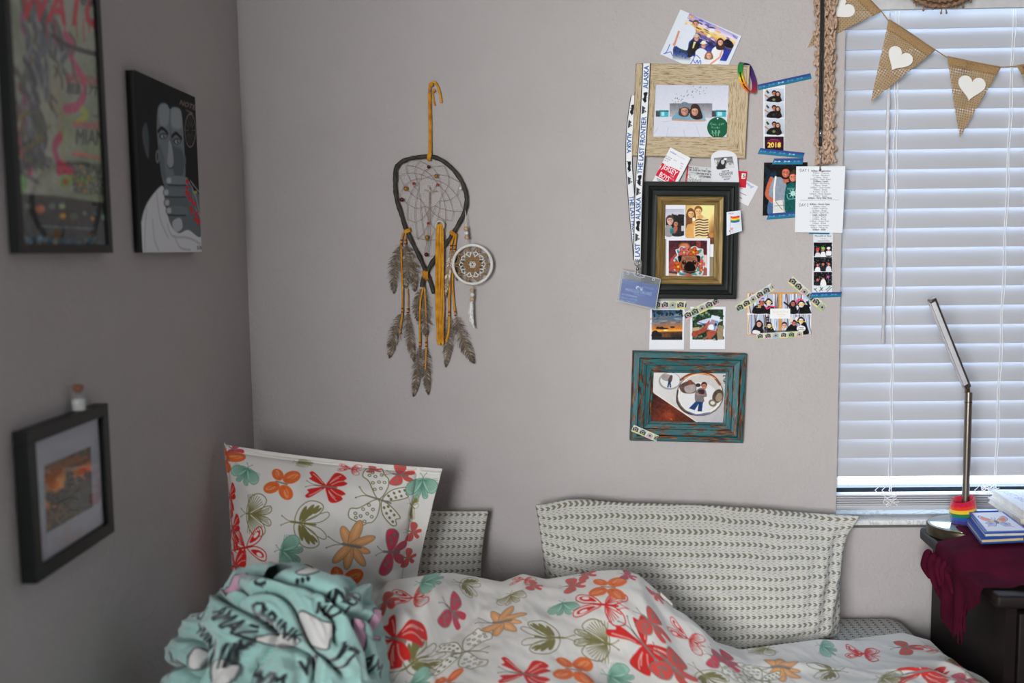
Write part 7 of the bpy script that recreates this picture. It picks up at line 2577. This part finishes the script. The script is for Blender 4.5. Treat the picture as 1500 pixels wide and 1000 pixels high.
# slow swells and creases; ridges run as (x0, y0, x1, y1, width, height)
fz = np.clip(s_ / .05, 0, 1)
ZZ += fz * (.010 * vnoise(XX * 7 + 3, YY * 6, 31) + .006 * vnoise(XX * 15, YY * 13 + XX * 6, 32) + .0022 * vnoise(XX * 34 + YY * 15, YY * 28, 33) + .0008 * vnoise(XX * 90 + YY * 30, YY * 60, 36))


def ridge(p0, p1, w, h, sharp=1.0):
    global ZZ
    (x0, y0), (x1, y1) = p0, p1
    ex, ey = x1 - x0, y1 - y0
    L2 = ex * ex + ey * ey
    tt_ = np.clip(((XX - x0) * ex + (YY - y0) * ey) / L2, 0, 1)
    d = np.hypot(XX - x0 - tt_ * ex, YY - y0 - tt_ * ey)
    ZZ = ZZ + h * np.exp(-(d / w) ** 2) * np.sin(np.pi * np.clip(tt_ * .9 + .05, 0, 1)) * np.clip(s_ / .02 + .2, 0, 1)


def gp(px, py, z=.68):
    p = at_z(px, py, z)
    return p[0], p[1]


ridge(gp(575, 985), gp(700, 885), .016, .016); ridge(gp(600, 990), gp(715, 900), .012, -.010)
ridge(gp(690, 862), gp(790, 862), .014, .012); ridge(gp(560, 880), gp(660, 858), .02, .012); ridge(gp(720, 872), gp(860, 868), .010, -.006)
ridge(gp(975, 880, .66), gp(1060, 990, .63), .028, .018); ridge(gp(940, 900, .66), gp(1010, 995, .63), .02, -.010)
ridge(gp(1100, 985, .61), gp(1250, 958, .61), .016, .008); ridge(gp(1270, 965, .60), gp(1400, 990, .60), .014, .010); ridge(gp(1340, 945, .60), gp(1395, 995, .60), .010, -.010)
ridge(gp(1365, 950, .60), gp(1425, 998, .60), .012, .010); ridge(gp(700, 995), gp(760, 930), .03, .008); ridge(gp(560, 930), gp(620, 985), .02, .012)
# side falls
ZZ -= np.clip((XX - .785) / .037, 0, 1) ** 1.6 * .06
ZZ -= np.clip((X0 + .05 - XX) / .05, 0, 1) ** 1.5 * .07
zmin = np.where(XX < .808, ZM + .006, ZM - .06)
ZZ = np.maximum(ZZ, zmin)
PD = np.stack([XX, YY, ZZ], -1)
sd = Surf(PD, (226, 223, 217))
D1 = lambda x, y: (540 + x / 2.885, 780 + y / 2.885)
D2 = lambda x, y: (760 + x / 2.885, 700 + y / 2.885)
D3 = lambda x, y: (1060 + x / 3.409, 860 + y / 3.409)
PRT = [(D1, 'I', 190, 268, .046, .0), (D1, 'H', 352, 320, .044, .5), (D1, 'G', 555, 370, .056, .2), (D1, 'F', 815, 300, .030, 1.5), (D1, 'I', 985, 298, .052, .15), (D1, 'A', 1010, 222, .046, .1), (D1, 'D', 765, 435, .048, 3.1), (D1, 'C', 985, 455, .050, 3.2), (D1, 'E', 415, 495, .066, 3.2), (D1, 'D', 195, 540, .048, -.5), (D1, 'B', 655, 590, .046, .05), (D1, 'A', 865, 570, .046, .0), (D1, 'F', 1030, 605, .034, .2), (D1, 'B', 1165, 470, .062, .9), (D1, 'S', 1270, 545, .052, .6), (D1, 'S', 1185, 365, .042, .5), (D1, 'I', 1350, 440, .036, .3), (D1, 'F', 240, 200, .038, .1), (D1, 'D', 410, 208, .040, .2), (D1, 'B', 110, 440, .052, .6), (D1, 'I', 655, 190, .026, .2), (D1, 'H', 1465, 520, .030, .4), (D1, 'C', 595, 262, .030, 1.4), (D1, 'S', 690, 215, .022, .2), (D1, 'S', 855, 215, .030, .1), (D1, 'S', 905, 170, .026, .0), (D1, 'H', 1085, 170, .022, .3), (D1, 'S', 1215, 250, .022, 1.2), (D1, 'A', 320, 630, .04, .2), (D1, 'S', 60, 290, .030, .3), (D1, 'F', 195, 630, .03, .2),
       (D2, 'H', 868, 752, .040, .5), (D2, 'G', 1105, 790, .056, .1), (D2, 'F', 1292, 705, .036, .6), (D2, 'D', 1320, 805, .048, 3.1), (D2, 'I', 1455, 735, .046, .4), (D2, 'E', 985, 850, .050, 1.2), (D2, 'C', 1040, 715, .036, 2.6), (D2, 'D', 790, 830, .036, .8),
       (D3, 'I', 700, 320, .050, .5), (D3, 'S', 905, 290, .040, .2), (D3, 'B', 985, 410, .060, .4), (D3, 'S', 1180, 350, .044, .6), (D3, 'C', 1370, 430, .048, 3.4), (D3, 'I', 1040, 300, .034, 1.2), (D3, 'H', 1180, 455, .034, .4), (D3, 'C', 810, 445, .044, .8), (D3, 'D', 1140, 300, .030, .8), (D3, 'E', 180, 455, .046, .2)]
for fn, kd, x, y, sz, r in PRT:
    sd.motif(kd, *fn(x, y), sz * .92, r)
g = np.random.default_rng(17)                           # the print goes on over the part nearer than the picture
kk = 0
for a in np.arange(X0 + .06, .80, .105):
    for y in np.arange(.96, 1.62, .105):
        j = int((a + g.uniform(-.02, .02) - X0) / (X1 - X0) * (NX - 1)); j = min(max(j, 0), NX - 1)
        i = int(np.argmin(np.abs(YY[:, j] - y - g.uniform(-.02, .02))))
        if sd.y[i, j] > 1045:
            MOT['AFBDGCHEIS'[kk % 10]](sd.frame(0, 0, .044, g.uniform(-.4, .6), (i, j)))
            kk += 3
dv = thing('duvet', 'white butterfly-print duvet bunched across the bed', 'duvet', (.3, 1.5, ZM))
grid_mesh('duvet_cover', PD, M_COTTON, dv, sd.cv.done(1.0))
# turned-out corner with a pale lining by the pillow
cpts = [at_y(968, 868, 1.742), at_y(985, 884, 1.735), at_y(986, 893, 1.73), at_y(976, 894, 1.728), at_y(966, 884, 1.735)]
MB().slab(cpts, (0, .006, .001)).build('turned_corner', plain((206, 200, 192), .9), dv)

# ------------------------------------------------------------------ fleece blanket
NT, NP_ = 420, 300
th = np.linspace(0, 2 * math.pi, NT)[None, :] - math.pi / 2
ph = np.linspace(.02, 1, NP_)[:, None] ** .8 * math.radians(104)
ux, uy, uz = np.sin(ph) * np.cos(th), np.sin(ph) * np.sin(th), np.cos(ph) + 0 * th
lump = 1 + .10 * vnoise(ux * 2 + 5, uz * 2.2 + uy, 41)
rx_, ry_, rz_ = .170, .140, .285
cB = np.array([-.385, 1.385, .585])
a_, b_ = ux, uz
warp = .22 * vnoise(a_ * 2.5 + 9, b_ * 2.5 + uy, 42) + .10 * vnoise(a_ * 6, b_ * 6 + uy * 2, 43)
r1 = np.hypot((a_ + .05) * 1.0, (b_ + .45) * .9) + warp
f1 = np.abs(np.sin(r1 * 8.2 + .4)) ** .55
q2 = (a_ * .85 + b_ * .55) + warp * 1.4
f2 = np.abs(np.sin(q2 * 7.5 + 1.1)) ** .6
q3 = (a_ * .8 - b_ * .7) + warp * 1.2
f3 = np.abs(np.sin(q3 * 6.0)) ** .6
mix_ = np.clip(.5 + .9 * vnoise(a_ * 1.6 + 2, b_ * 1.6 - 1 + uy, 44), 0, 1)
fold = f1 * mix_ + (1 - mix_) * np.where(a_ > 0, f2, f3)
disp = (fold - .62) * .040 * np.clip(ph / .5, .35, 1) + .006 * vnoise(a_ * 14, b_ * 14 + uy * 5, 45) + .0016 * vnoise(a_ * 60, b_ * 60 + uy * 20, 46)
def sgp(v, e):
    return np.sign(v) * np.abs(v) ** e


PB = cB + np.stack([sgp(ux, .74) * rx_ * lump, uy * ry_ * lump, sgp(uz, .62) * rz_ * (1 + .06 * vnoise(a_ * 3, uy * 3, 47))], -1)
nr = np.stack([ux / rx_, uy / ry_, uz / rz_], -1)
nr /= np.linalg.norm(nr, axis=-1, keepdims=True)
# creases of the front, placed where the photograph shows them
FZi = lambda pts: [(220 + x / 2.702, 630 + y / 2.702) for x, y in pts]
CREASE = [FZi(p) for p in ([(130, 700), (210, 700), (240, 640), (330, 690), (430, 740), (500, 800), (470, 880), (420, 940)], [(330, 690), (400, 640), (500, 640), (570, 700), (640, 850), (700, 900), (760, 960)], [(300, 540), (420, 560), (560, 600), (690, 640), (780, 720), (840, 830), (870, 960)], [(560, 500), (700, 545), (820, 610), (890, 720), (930, 860)], [(500, 840), (580, 860), (650, 905), (650, 990)], [(130, 820), (210, 850), (215, 930), (180, 1000)], [(690, 700), (730, 760), (740, 830)], [(60, 950), (120, 930), (180, 990)], [(780, 720), (860, 740), (900, 800)], [(300, 640), (340, 620), (390, 640)])]
bx_, by_, _bd = project(PB)
dmin = np.full(bx_.shape, 1e9)
for cr in CREASE:
    q = sm(cr, 4, False)
    for k in range(len(q) - 1):
        e0, e1 = q[k + 1][0] - q[k][0], q[k + 1][1] - q[k][1]
        tt_ = np.clip(((bx_ - q[k][0]) * e0 + (by_ - q[k][1]) * e1) / (e0 * e0 + e1 * e1), 0, 1)
        np.minimum(dmin, np.hypot(bx_ - q[k][0] - tt_ * e0, by_ - q[k][1] - tt_ * e1), out=dmin)
front_ = np.clip((.25 - uy) / .3, 0, 1)
puff = .052 * (1 - np.exp(-dmin / 15)) - .026 + .010 * np.sin(np.clip(dmin, 0, 40) / 4.5) * np.exp(-dmin / 30)
disp = disp * (1 - front_ * .75) + puff * front_
PB = PB + nr * disp[..., None]
PB[..., 2] = np.maximum(PB[..., 2], ZM + .002)
# where the blanket spreads over the duvet it lies on it
jx = np.clip((PB[..., 0] - X0) / (X1 - X0) * (NX - 1), 0, NX - 1).round().astype(int)
zd = np.full(PB.shape[:2], -1.0)
for j in np.unique(jx):
    mk = (jx == j) & (PB[..., 0] > X0 - .004)
    if mk.any():
        zd[mk] = np.interp(PB[..., 1][mk], YY[::-1, j], ZZ[::-1, j], left=-1, right=-1)
PB[..., 2] = np.where(zd > 0, np.maximum(PB[..., 2], zd + .006), PB[..., 2])
sb = Surf(PB, (164, 208, 201), 22)
sb.cv.mottle(5, 7, 12)
WHT, PKB, BLK = (228, 226, 222), (222, 168, 196), (30, 36, 38)


def blot(px, py, pts, col):
    c = sb.frame(*FZ(px, py), .001)
    q = sm(pts, 5)
    c.poly(q, col)
    c.line(np.concatenate([q, q[:1]]), 2.2, BLK)


blot(325, 615, [(-26, -10), (-8, -22), (12, -10), (28, -14), (30, 2), (12, 10), (6, 26), (-6, 8)], PKB)
blot(672, 760, [(-24, -26), (-4, -14), (10, 0), (26, 6), (24, 18), (10, 24), (2, 38), (-16, 26), (-22, 4)], WHT)
blot(905, 770, [(-14, -22), (8, -20), (14, 4), (8, 26), (-8, 16)], PKB)
blot(830, 800, [(-8, -22), (8, -14), (12, 16), (2, 30), (-6, 8)], PKB)
blot(262, 962, [(-18, -12), (6, -18), (24, -6), (20, 14), (-6, 22)], WHT)
blot(490, 512, [(-18, -5), (0, -9), (20, -3), (14, 8), (-10, 8)], PKB)
blot(640, 520, [(-20, -6), (6, -10), (26, 2), (22, 12), (-12, 10)], WHT)
blot(530, 840, [(-30, -4), (-6, -12), (26, 2), (12, 10), (-14, 6)], WHT)
blot(180, 900, [(-10, -12), (8, -8), (8, 12), (-8, 10)], WHT)
for s_t, x, y, sz, r in (('AMAZI', 318, 755, 34, .55), ('I', 405, 842, 32, .5), ('DRINK', 500, 778, 30, .75), ('O', 428, 697, 22, .5), ('YOU', 440, 585, 26, .6), ('UNI', 742, 668, 30, .35), ('UO', 815, 655, 26, -.2), ('IT', 790, 905, 40, .8), ('I', 765, 860, 26, .6), ('W', 640, 935, 30, -.2), ('AM', 890, 935, 32, .9), ('WM', 460, 978, 30, .2), ('OU', 185, 702, 26, -.2), ('WIN', 205, 815, 26, .4), ('ON', 100, 925, 26, .6), ('...', 600, 585, 40, .25), ('MON', 730, 705, 24, .5)):
    c = sb.frame(*FZ(x, y), .001, r)
    c.text(s_t, 0, 0, sz, BLK, 0, .95, .1, bold=.9)
for k in range(4):
    c = sb.frame(*FZ(245 + 35 * k, 885), .001, .1)
    c.line([(0, -16), (-2, 16)], 4.5, BLK)
g = np.random.default_rng(23)
kk = 0
for i in range(150, NP_ - 20, 34):                      # lettering on the sides away from the picture
    for j in range(10, NT - 10, 36):
        if sb.y[i, j] < 1030 and -.3 < (PB[i, j, 1] - cB[1]) * -1:
            continue
        stp = np.linalg.norm(PB[i + 18, j] - PB[i - 18, j]) / 36
        if stp < 5e-4 or PB[i, j, 2] < ZM + .05 or np.linalg.norm(PB[i, (j + 9) % NT] - PB[i, j - 9]) / 18 < 5e-4 or (zd[max(i - 25, 0):i + 25, max(j - 25, 0):j + 25] > 0).any():
            continue
        c = sb.frame(0, 0, .001, g.uniform(-.6, .6), (i, j))
        if kk % 4 == 3:
            q = sm([(-22, -12), (2, -18), (20, -4), (16, 14), (-8, 18)], 5)
            c.poly(q, WHT if kk % 8 == 3 else PKB); c.line(np.concatenate([q, q[:1]]), 2.2, BLK)
        else:
            c.text(['DRINK', 'AMAZI', 'YOU', 'WIN', 'I AM'][kk % 5], 0, 0, 30, BLK, 0, .95, .1, bold=.9)
        kk += 1
M_FLEECE = Mat('mint_fleece', rough=1.0, spec=.05, sheen=.6); M_FLEECE.vcol()
_c = M_FLEECE.coords('Object')
M_FLEECE.bump(M_FLEECE.noise(_c, 420.0, 3.0, .7) + M_FLEECE.noise(_c, 110.0, 2.0) * .8, .55, .004)
bk = thing('fleece_blanket', 'crumpled mint fleece blanket with black lettering heaped before the butterfly pillow', 'blanket', (cB[0], cB[1], ZM))
grid_mesh('blanket_cloth', PB, M_FLEECE, bk, sb.cv.done(1.0))
# ------------------------------------------------------------------ nightstand
NO = np.array([.834, 2.055])
nex = np.array([.9973, -.0728]); ney = np.array([-.0728, -.9973])
NR = np.array([[nex[0], ney[0], 0], [nex[1], ney[1], 0], [0, 0, 1.0]])


def NPt(a, b_, z):
    p = NO + a * nex + b_ * ney
    return np.array([p[0], p[1], z])


def nbox(lo, hi, bev=.0):
    return MB().box(lo, hi, rot=NR, origin=(NO[0], NO[1], 0), bev=bev)


ZT = .740
ns = thing('nightstand', 'dark wooden nightstand beside the bed under the window', 'nightstand', (*(NO + .2 * nex + .2 * ney), 0))
M_WOODB = M_WOODD
nbox((0, 0, ZT - .024), (.46, .415, ZT), .006).build('top', M_WOODB, ns, True)
nbox((.026, .012, .08), (.044, .39, ZT - .024)).build('side_panel', M_WOODB, ns)
nbox((.416, .012, .08), (.434, .39, ZT - .024)).build('side_panel', M_WOODB, ns)
nbox((.044, .012, .08), (.416, .022, ZT - .024)).build('back_panel', M_WOODB, ns)
nbox((.044, .022, .08), (.416, .39, .1)).build('shelf', M_WOODB, ns)
for z0, z1 in ((.12, .40), (.415, .70)):
    d = nbox((.048, .37, z0), (.412, .392, z1), .003).build('drawer', M_WOODB, ns, True)
    c = NPt(.23, .392, (z0 + z1) / 2)
    MB().ball(c + np.array([-.001, -.010, 0]), .012, 12, 8, sc=(1, .9, 1)).build('knob', plain((90, 80, 66), .35, .7), d, True)
for a in (.030, .400):
    for b_ in (.016, .36):
        nbox((a, b_, 0), (a + .03, b_ + .03, .08)).build('leg', M_WOODB, ns)

# ------------------------------------------------------------------ desk lamp
lc = np.array([.9050, 1.998])
M_BRONZE = plain((92, 84, 66), .32, .8)
lamp = thing('desk_lamp', 'slim metal folding desk lamp standing in front of the blind', 'lamp', (lc[0], lc[1], ZT))
MB().lathe([(.069, 0), (.074, .002), (.074, .021), (.072, .0235), (.0, .0236)][:4], (lc[0], lc[1], ZT), 48).build('base', M_BRONZE, lamp, 'auto')
MB().lathe([(.068, .0), (.068, .0008), (.066, .0012)], (lc[0], lc[1], ZT + .0235), 48).build('base_plate', plain((188, 196, 194), .12, .6), lamp, 'auto')
ztop = at_y(1417, 574, lc[1])[2]
M_NICK = Mat('brushed_nickel', (150, 142, 132), .28, .95)
M_NICK.bump(M_NICK.noise(M_NICK.coords('Object', (400, 400, 4)), 1.0), .1, .001)
rp_ = .0074
xt = at_y(1419, 574, lc[1])[0]
MB().tube([(lc[0] + .0005, lc[1], ZT + .024), (xt, lc[1], ztop)], rp_, 24).build('pole', M_NICK, lamp, 'auto')
MB().tube([(xt, lc[1], ztop - .022), (xt, lc[1], ztop - .0205)], rp_ + .0003, 24).build('pole_joint', plain((70, 66, 60), .4, .6), lamp)
h0 = at_y(1416.5, 568.5, lc[1] - .002)
MB().box((-.0045, -.0035, -.009), (.0045, .0035, .007), np.eye(3), h0 + np.array([.001, .001, -.001]), bev=.0012).build('hinge', plain((120, 104, 70), .3, .85), lamp, True)
# arm: a flat bar with a pale light strip on its under side
p0, p1 = at_y(1416.5, 567, lc[1] - .004), at_y(1364.5, 437, lc[1] - .075)
ax_ = _n(p1 - p0)
sd_ = _n(np.cross(ax_, [0, 1, 0])) * -1
if sd_[0] < 0:
    sd_ = -sd_
dn = np.cross(ax_, sd_)
Larm = np.linalg.norm(p1 - p0)
R_ = np.stack([sd_, dn, ax_], -1)
MB().box((-.0072, -.0065, 0), (.0072, .0065, Larm), R_, p0, bev=.0022).build('arm', M_NICK, lamp, True)
MB().box((-.0082, -.0042, .012), (-.0070, .0042, Larm - .006), R_, p0, bev=.0004).build('light_strip', plain((206, 206, 210), .5), lamp, True)
MB().box((-.0071, -.0074, .012), (.0022, -.0063, Larm - .006), R_, p0, bev=.0004).build('light_strip', plain((206, 206, 210), .5), lamp, True)

# ------------------------------------------------------------------ rainbow wristband around the pole
M_TERRY = Mat('terry_cloth', rough=1.0, spec=.05, sheen=.5); M_TERRY.vcol()
M_TERRY.bump(M_TERRY.noise(M_TERRY.coords('Object'), 600.0, 2.0), .6, .003)
NU_, NV_ = 72, 60
uu = np.linspace(0, 2 * math.pi, NU_)[None, :]
vv = np.linspace(0, 1, NV_)[:, None]
zb0 = ZT + .027
prof_r = np.where(vv < .5, .0255, np.where(vv < .62, .0255 - .006 * (vv - .5) / .12, .0195))
hgt_ = np.where(vv < .5, vv / .5, np.where(vv < .62, 1 + .03 * np.sin(np.pi * (vv - .5) / .12), 1 - (vv - .62) / .38))
prof_r = .9 * np.where(vv < .56, .0250 - .0015 * np.cos(vv / .56 * 6.28), prof_r)
tilt = .006 * np.cos(uu - .4)
Rr = prof_r * (1 + .10 * np.cos(2 * uu + .8)) + .0006 * vnoise(uu * 6, vv * 20, 3)
PWB = np.stack([lc[0] - .0055 + Rr * np.cos(uu), lc[1] - .002 + Rr * np.sin(uu) * .92, zb0 + .050 * hgt_ + tilt * hgt_ + 0 * uu], -1)
cols = np.empty((NV_, NU_, 3))
for i, v in enumerate(vv[:, 0]):
    h = float(hgt_[i, 0])
    if v > .44:
        c = (196, 26, 60)
    else:
        c = [(64, 50, 130), (36, 86, 160), (30, 120, 76), (232, 196, 50), (226, 60, 40), (206, 36, 48)][min(5, int(h * 6.2))]
    cols[i] = c
wbt = thing('terry_wristband', 'rainbow-striped terry wristband around the foot of the lamp pole', 'wristband', (lc[0], lc[1], zb0))
grid_mesh('band', PWB, M_TERRY, wbt, cols)

# ------------------------------------------------------------------ burgundy cloth over the nightstand
M_BURG = Mat('burgundy_cotton', (60, 12, 30), .95, spec=.05)
_n1 = M_BURG.noise(M_BURG.coords('Object'), 18.0, 3.0)
M_BURG.color(M_BURG.ramp(_n1, [(.3, (58, 12, 30)), (.7, (82, 20, 42))]))
M_BURG.bump(M_BURG.noise(M_BURG.coords('Object'), 500.0, 2.0), .3, .002)
cl = thing('table_cloth', 'burgundy cloth draped over the nightstand with a hanging corner', 'cloth', (*(NO + .15 * nex + .2 * ney), ZT))
NA, NBc = 90, 120
Bs = np.linspace(.086, .385, NBc)                          # along the nightstand's depth, from the wall to the front
ZCL = ZT + .0300
bot_tab = np.interp(Bs, [.03, .10, .14, .19, .255, .285, .33, .385], [.700, .690, .665, .640, .598, .640, .700, .735])
def drape(Bs_, on_top, name):
    PC_ = np.empty((len(Bs_), NA, 3))
    for j, bb in enumerate(Bs_):
        a_edge = -.010 if on_top else .052            # behind, the cloth edge lies on the lamp base
        drop = max(.0, ZT - np.interp(bb, Bs, bot_tab)) * on_top
        l1 = .40 - a_edge
        tot = l1 + .03 + drop
        lowr = .030 * np.clip((bb - .24) / .1, 0, 1)
        for i in range(NA):
            s_ = i / (NA - 1) * tot
            w = .004 * math.sin(bb * 60 + 2 * math.sin(bb * 23)) + .003 * math.sin(bb * 110 + 1)
            if s_ < l1:
                a = .40 - s_
                z = ZCL - lowr * np.clip((.14 - a) / .12, 0, 1) + .0025 * math.sin(a * 50 + bb * 30) * np.clip((.05 - abs(a - .03)) / .05, 0, 1)
                if a < .05:
                    z -= (.05 - a) ** 1.5 * .9 * on_top
                z = max(z, ZT + .004)
            else:
                k = s_ - l1
                zt_ = max(ZT + .004, ZCL - lowr - max(0, .05 - a_edge) ** 1.5 * .9 * on_top)
                if k < .03:
                    a = a_edge - .008 * math.sin(k / .03 * math.pi / 2)
                    z = zt_ - (.024 * (k / .03) ** 1.5 if on_top else .003 * (k / .03))
                else:
                    a = a_edge - .006 + w * np.clip((k - .03) / .06, 0, 1)
                    z = zt_ - (.024 if on_top else .003) - (k - .03)
            PC_[j, i] = NPt(a, bb, z)
    grid_mesh(name, PC_, M_BURG, cl)


drape(np.linspace(.086, .153, 24), 0, 'cloth_back_edge')
drape(np.linspace(.152, .385, 96), 1, 'draped_cloth')
# bunched tail under the lamp base at the back corner
g = np.random.default_rng(8)
for k in range(5):
    px_ = 1357 + 9 * k
    pts = [at_x(px_ + 5, 806 + 5.0 * k, .809), at_x(px_ + 2, 812 + 5 * k, .804), at_x(px_ - 1 + g.uniform(-2, 2), 828 + 3 * k, .803), at_x(px_ + 4 + g.uniform(-2, 2), 846 + 10 * (k % 2) + 6 * k, .804)]
    MB().tube(sm(pts, 6, False), np.interp(np.linspace(0, 1, 19), [0, .3, .7, 1], [.005, .0095, .0095, .0045]), 10, flat=.8).build('cloth_tail', M_BURG, cl, True)
for k in range(6):                                        # fringe at the front corner
    bb = .290 + .006 * k
    p = NPt(-.016, bb, np.interp(bb, Bs, bot_tab) + .004)
    MB().tube(sm([p, p + np.array([g.uniform(-.003, .003), 0, -.02]), p + np.array([g.uniform(-.005, .005), -.001, -.045 - .02 * g.random()])], 5, False), [.0016] * 11, 5).build('fringe_thread', M_BURG, cl, True)

# ------------------------------------------------------------------ notebooks and books
M_BLUE = plain((26, 76, 160), .45)
ZB = ZCL + .004


def flatbook(name, label, pts4, z0, z1, mat, cat='book', group=None):
    t = thing(name, label, cat, (*np.mean(pts4, 0), z0), group)
    c = np.array(pts4, float)
    return t, c


def plate(c, z0, z1, name, mat, parent, inset=0.0, bev=.0):
    c = np.array(c, float)
    m = c.mean(0)
    c = m + (c - m) * (1 - inset)
    MB().slab([(x, y, z0) for x, y in c], (0, 0, z1 - z0)).build(name, mat, parent)


# order: back-left, back-right, front-right, front-left
NB1 = [(.900, 1.968), (.972, 1.972), (.955, 1.832), (.866, 1.826)]
NB2 = [(.892, 1.964), (.966, 1.968), (.950, 1.838), (.860, 1.826)]
t_, c = flatbook('notebook', 'blue notebook lying under the butterfly notebook on the burgundy cloth', NB2, ZB, ZB + .011, M_BLUE)
plate(c, ZB, ZB + .0025, 'back_cover', M_BLUE, t_); plate(c, ZB + .0025, ZB + .0085, 'pages', plain((206, 186, 140), .8), t_, .06); plate(c, ZB + .0085, ZB + .011, 'front_cover', M_BLUE, t_)
z0 = ZB + .0112
t_, c = flatbook('notebook', 'blue-bordered notebook with a colourful butterfly cover on top of another', NB1, z0, z0 + .012, M_BLUE)
plate(c, z0, z0 + .003, 'back_cover', M_BLUE, t_); plate(c, z0 + .003, z0 + .009, 'pages', plain((210, 206, 196), .8), t_, .07); plate(c, z0 + .009, z0 + .012, 'front_cover', M_BLUE, t_)
m = np.mean(NB1, 0)
ci = m + (np.array(NB1) - m) * np.array([.86, .90])
cv = Canvas(220, 240, (214, 212, 222))
u = np.linspace(0, 1, 220)[None, :, None]; v = np.linspace(0, 1, 240)[:, None, None]
Pg = (ci[0] * (1 - u) + ci[1] * u) * (1 - v) + (ci[3] * (1 - u) + ci[2] * u) * v
Pg = np.concatenate([Pg, np.full(Pg.shape[:2] + (1,), z0 + .0128)], -1)
sfb = Surf(Pg, (214, 212, 222))
cv = sfb.cv
cv.affine((105, 120), (92, 8), (-6, 88))
NVY, ORB, LIL = (44, 66, 130), (214, 110, 60), (170, 160, 206)
for s in (-1, 1):
    o1 = sm([(s * .06, .05), (s * .2, -.25), (s * .75, -.78), (s * 1.0, -.72), (s * .95, -.3), (s * .5, .1)], 5)
    o2 = sm([(s * .06, .1), (s * .5, .12), (s * .8, .3), (s * .7, .6), (s * .85, .85), (s * .55, .72), (s * .3, .75), (s * .1, .4)], 5)
    for o, f in ((o2, LIL), (o1, ORB)):
        cv.poly(o, NVY); mm = o.mean(0); cv.poly(mm + (o - mm) * .84, (196, 200, 226)); cv.poly(mm + (o - mm) * .70, f)
    cv.ell(s * .25, -.02, .16, .12, (214, 190, 90)); cv.ell(s * .5, .4, .14, .1, (110, 120, 190)); cv.ell(s * .4, .55, .1, .08, (206, 150, 170))
    for k in range(5):
        cv.ell(s * (.3 + .1 * k), .2 + .07 * k, .05, .04, [(120, 170, 150), (214, 140, 130), (96, 96, 170)][k % 3])
    cv.line(sm([(s * .03, -.2), (s * .12, -.4), (s * .1, -.5)], 4, False), .04, NVY); cv.ell(s * .1, -.5, .05, .04, (150, 60, 60))
cv.ell(0, .1, .07, .3, (90, 74, 80)); cv.ell(0, -.15, .07, .08, (120, 100, 60))
grid_mesh('cover_picture', Pg, M_PRINT, t_, cv.done(1.0), thick=np.array([0, 0, -.0006]))
# elastic band across the back edge
plate([(.912, 1.9690), (.962, 1.9718), (.962, 1.9735), (.912, 1.9707)], z0 + .002, z0 + .0140, 'elastic', M_BLUE, t_)

WB = [(.998, 2.082), (1.16, 2.075), (1.150, 1.905), (.982, 1.912)]
zb = ZB
def book(label, c, z0, h, cover, spine_txt=None):
    t = thing('book', label, 'book', (*np.mean(c, 0), z0))
    plate(c, z0, z0 + .002, 'back_cover', cover, t); plate(c, z0 + .002, z0 + h - .002, 'pages', plain((220, 216, 206), .9), t, .03); plate(c, z0 + h - .002, z0 + h, 'front_cover', cover, t)
    return t


sh = lambda dx, dy: [(x + dx, y + dy) for x, y in WB]
book('orange book at the bottom of the pile behind the notebooks', sh(.010, -.004), zb, .012, plain((206, 84, 40), .5))
book('thin white book with an orange edge in the middle of the pile', sh(-.006, .0), zb + .0122, .0125, plain((214, 206, 200), .5))
tb = book('large white book with blue and pink lettering on top of the pile', sh(.0, .002), zb + .0249, .0165, plain((214, 214, 218), .45))
ci = np.array(sh(.0, .002)); mm = ci.mean(0); ci = mm + (ci - mm) * .97
u = np.linspace(0, 1, 220)[None, :, None]; v = np.linspace(0, 1, 220)[:, None, None]
Pg = (ci[0] * (1 - u) + ci[1] * u) * (1 - v) + (ci[3] * (1 - u) + ci[2] * u) * v
Pg = np.concatenate([Pg, np.full(Pg.shape[:2] + (1,), zb + .0249 + .0170)], -1)
cv = Canvas(220, 220, (216, 216, 220))
cv.affine((0, 0), (220, 0), (0, 220))
cv.text('JUST BREATHE', .16, .52, .15, (130, 146, 186), 1.45, .9); cv.line([(.26, .02), (.24, .98)], .006, (180, 184, 196))
g = np.random.default_rng(3)
for k in range(16):
    x, y = g.uniform(.36, .95), g.uniform(.1, .8)
    cv.line(sm([(x, y), (x + g.uniform(-.06, .06), y + .05), (x + g.uniform(-.04, .1), y + .11)], 3, False), .018, [(226, 90, 110), (232, 130, 90), (210, 70, 90), (110, 110, 120)][g.integers(4)])
cv.poly([(.35, .72), (.98, .80), (.98, .86), (.35, .79)], (214, 170, 110))
grid_mesh('cover_print', Pg, M_PRINT, tb, cv.done(1.0), thick=np.array([0, 0, -.0004]))
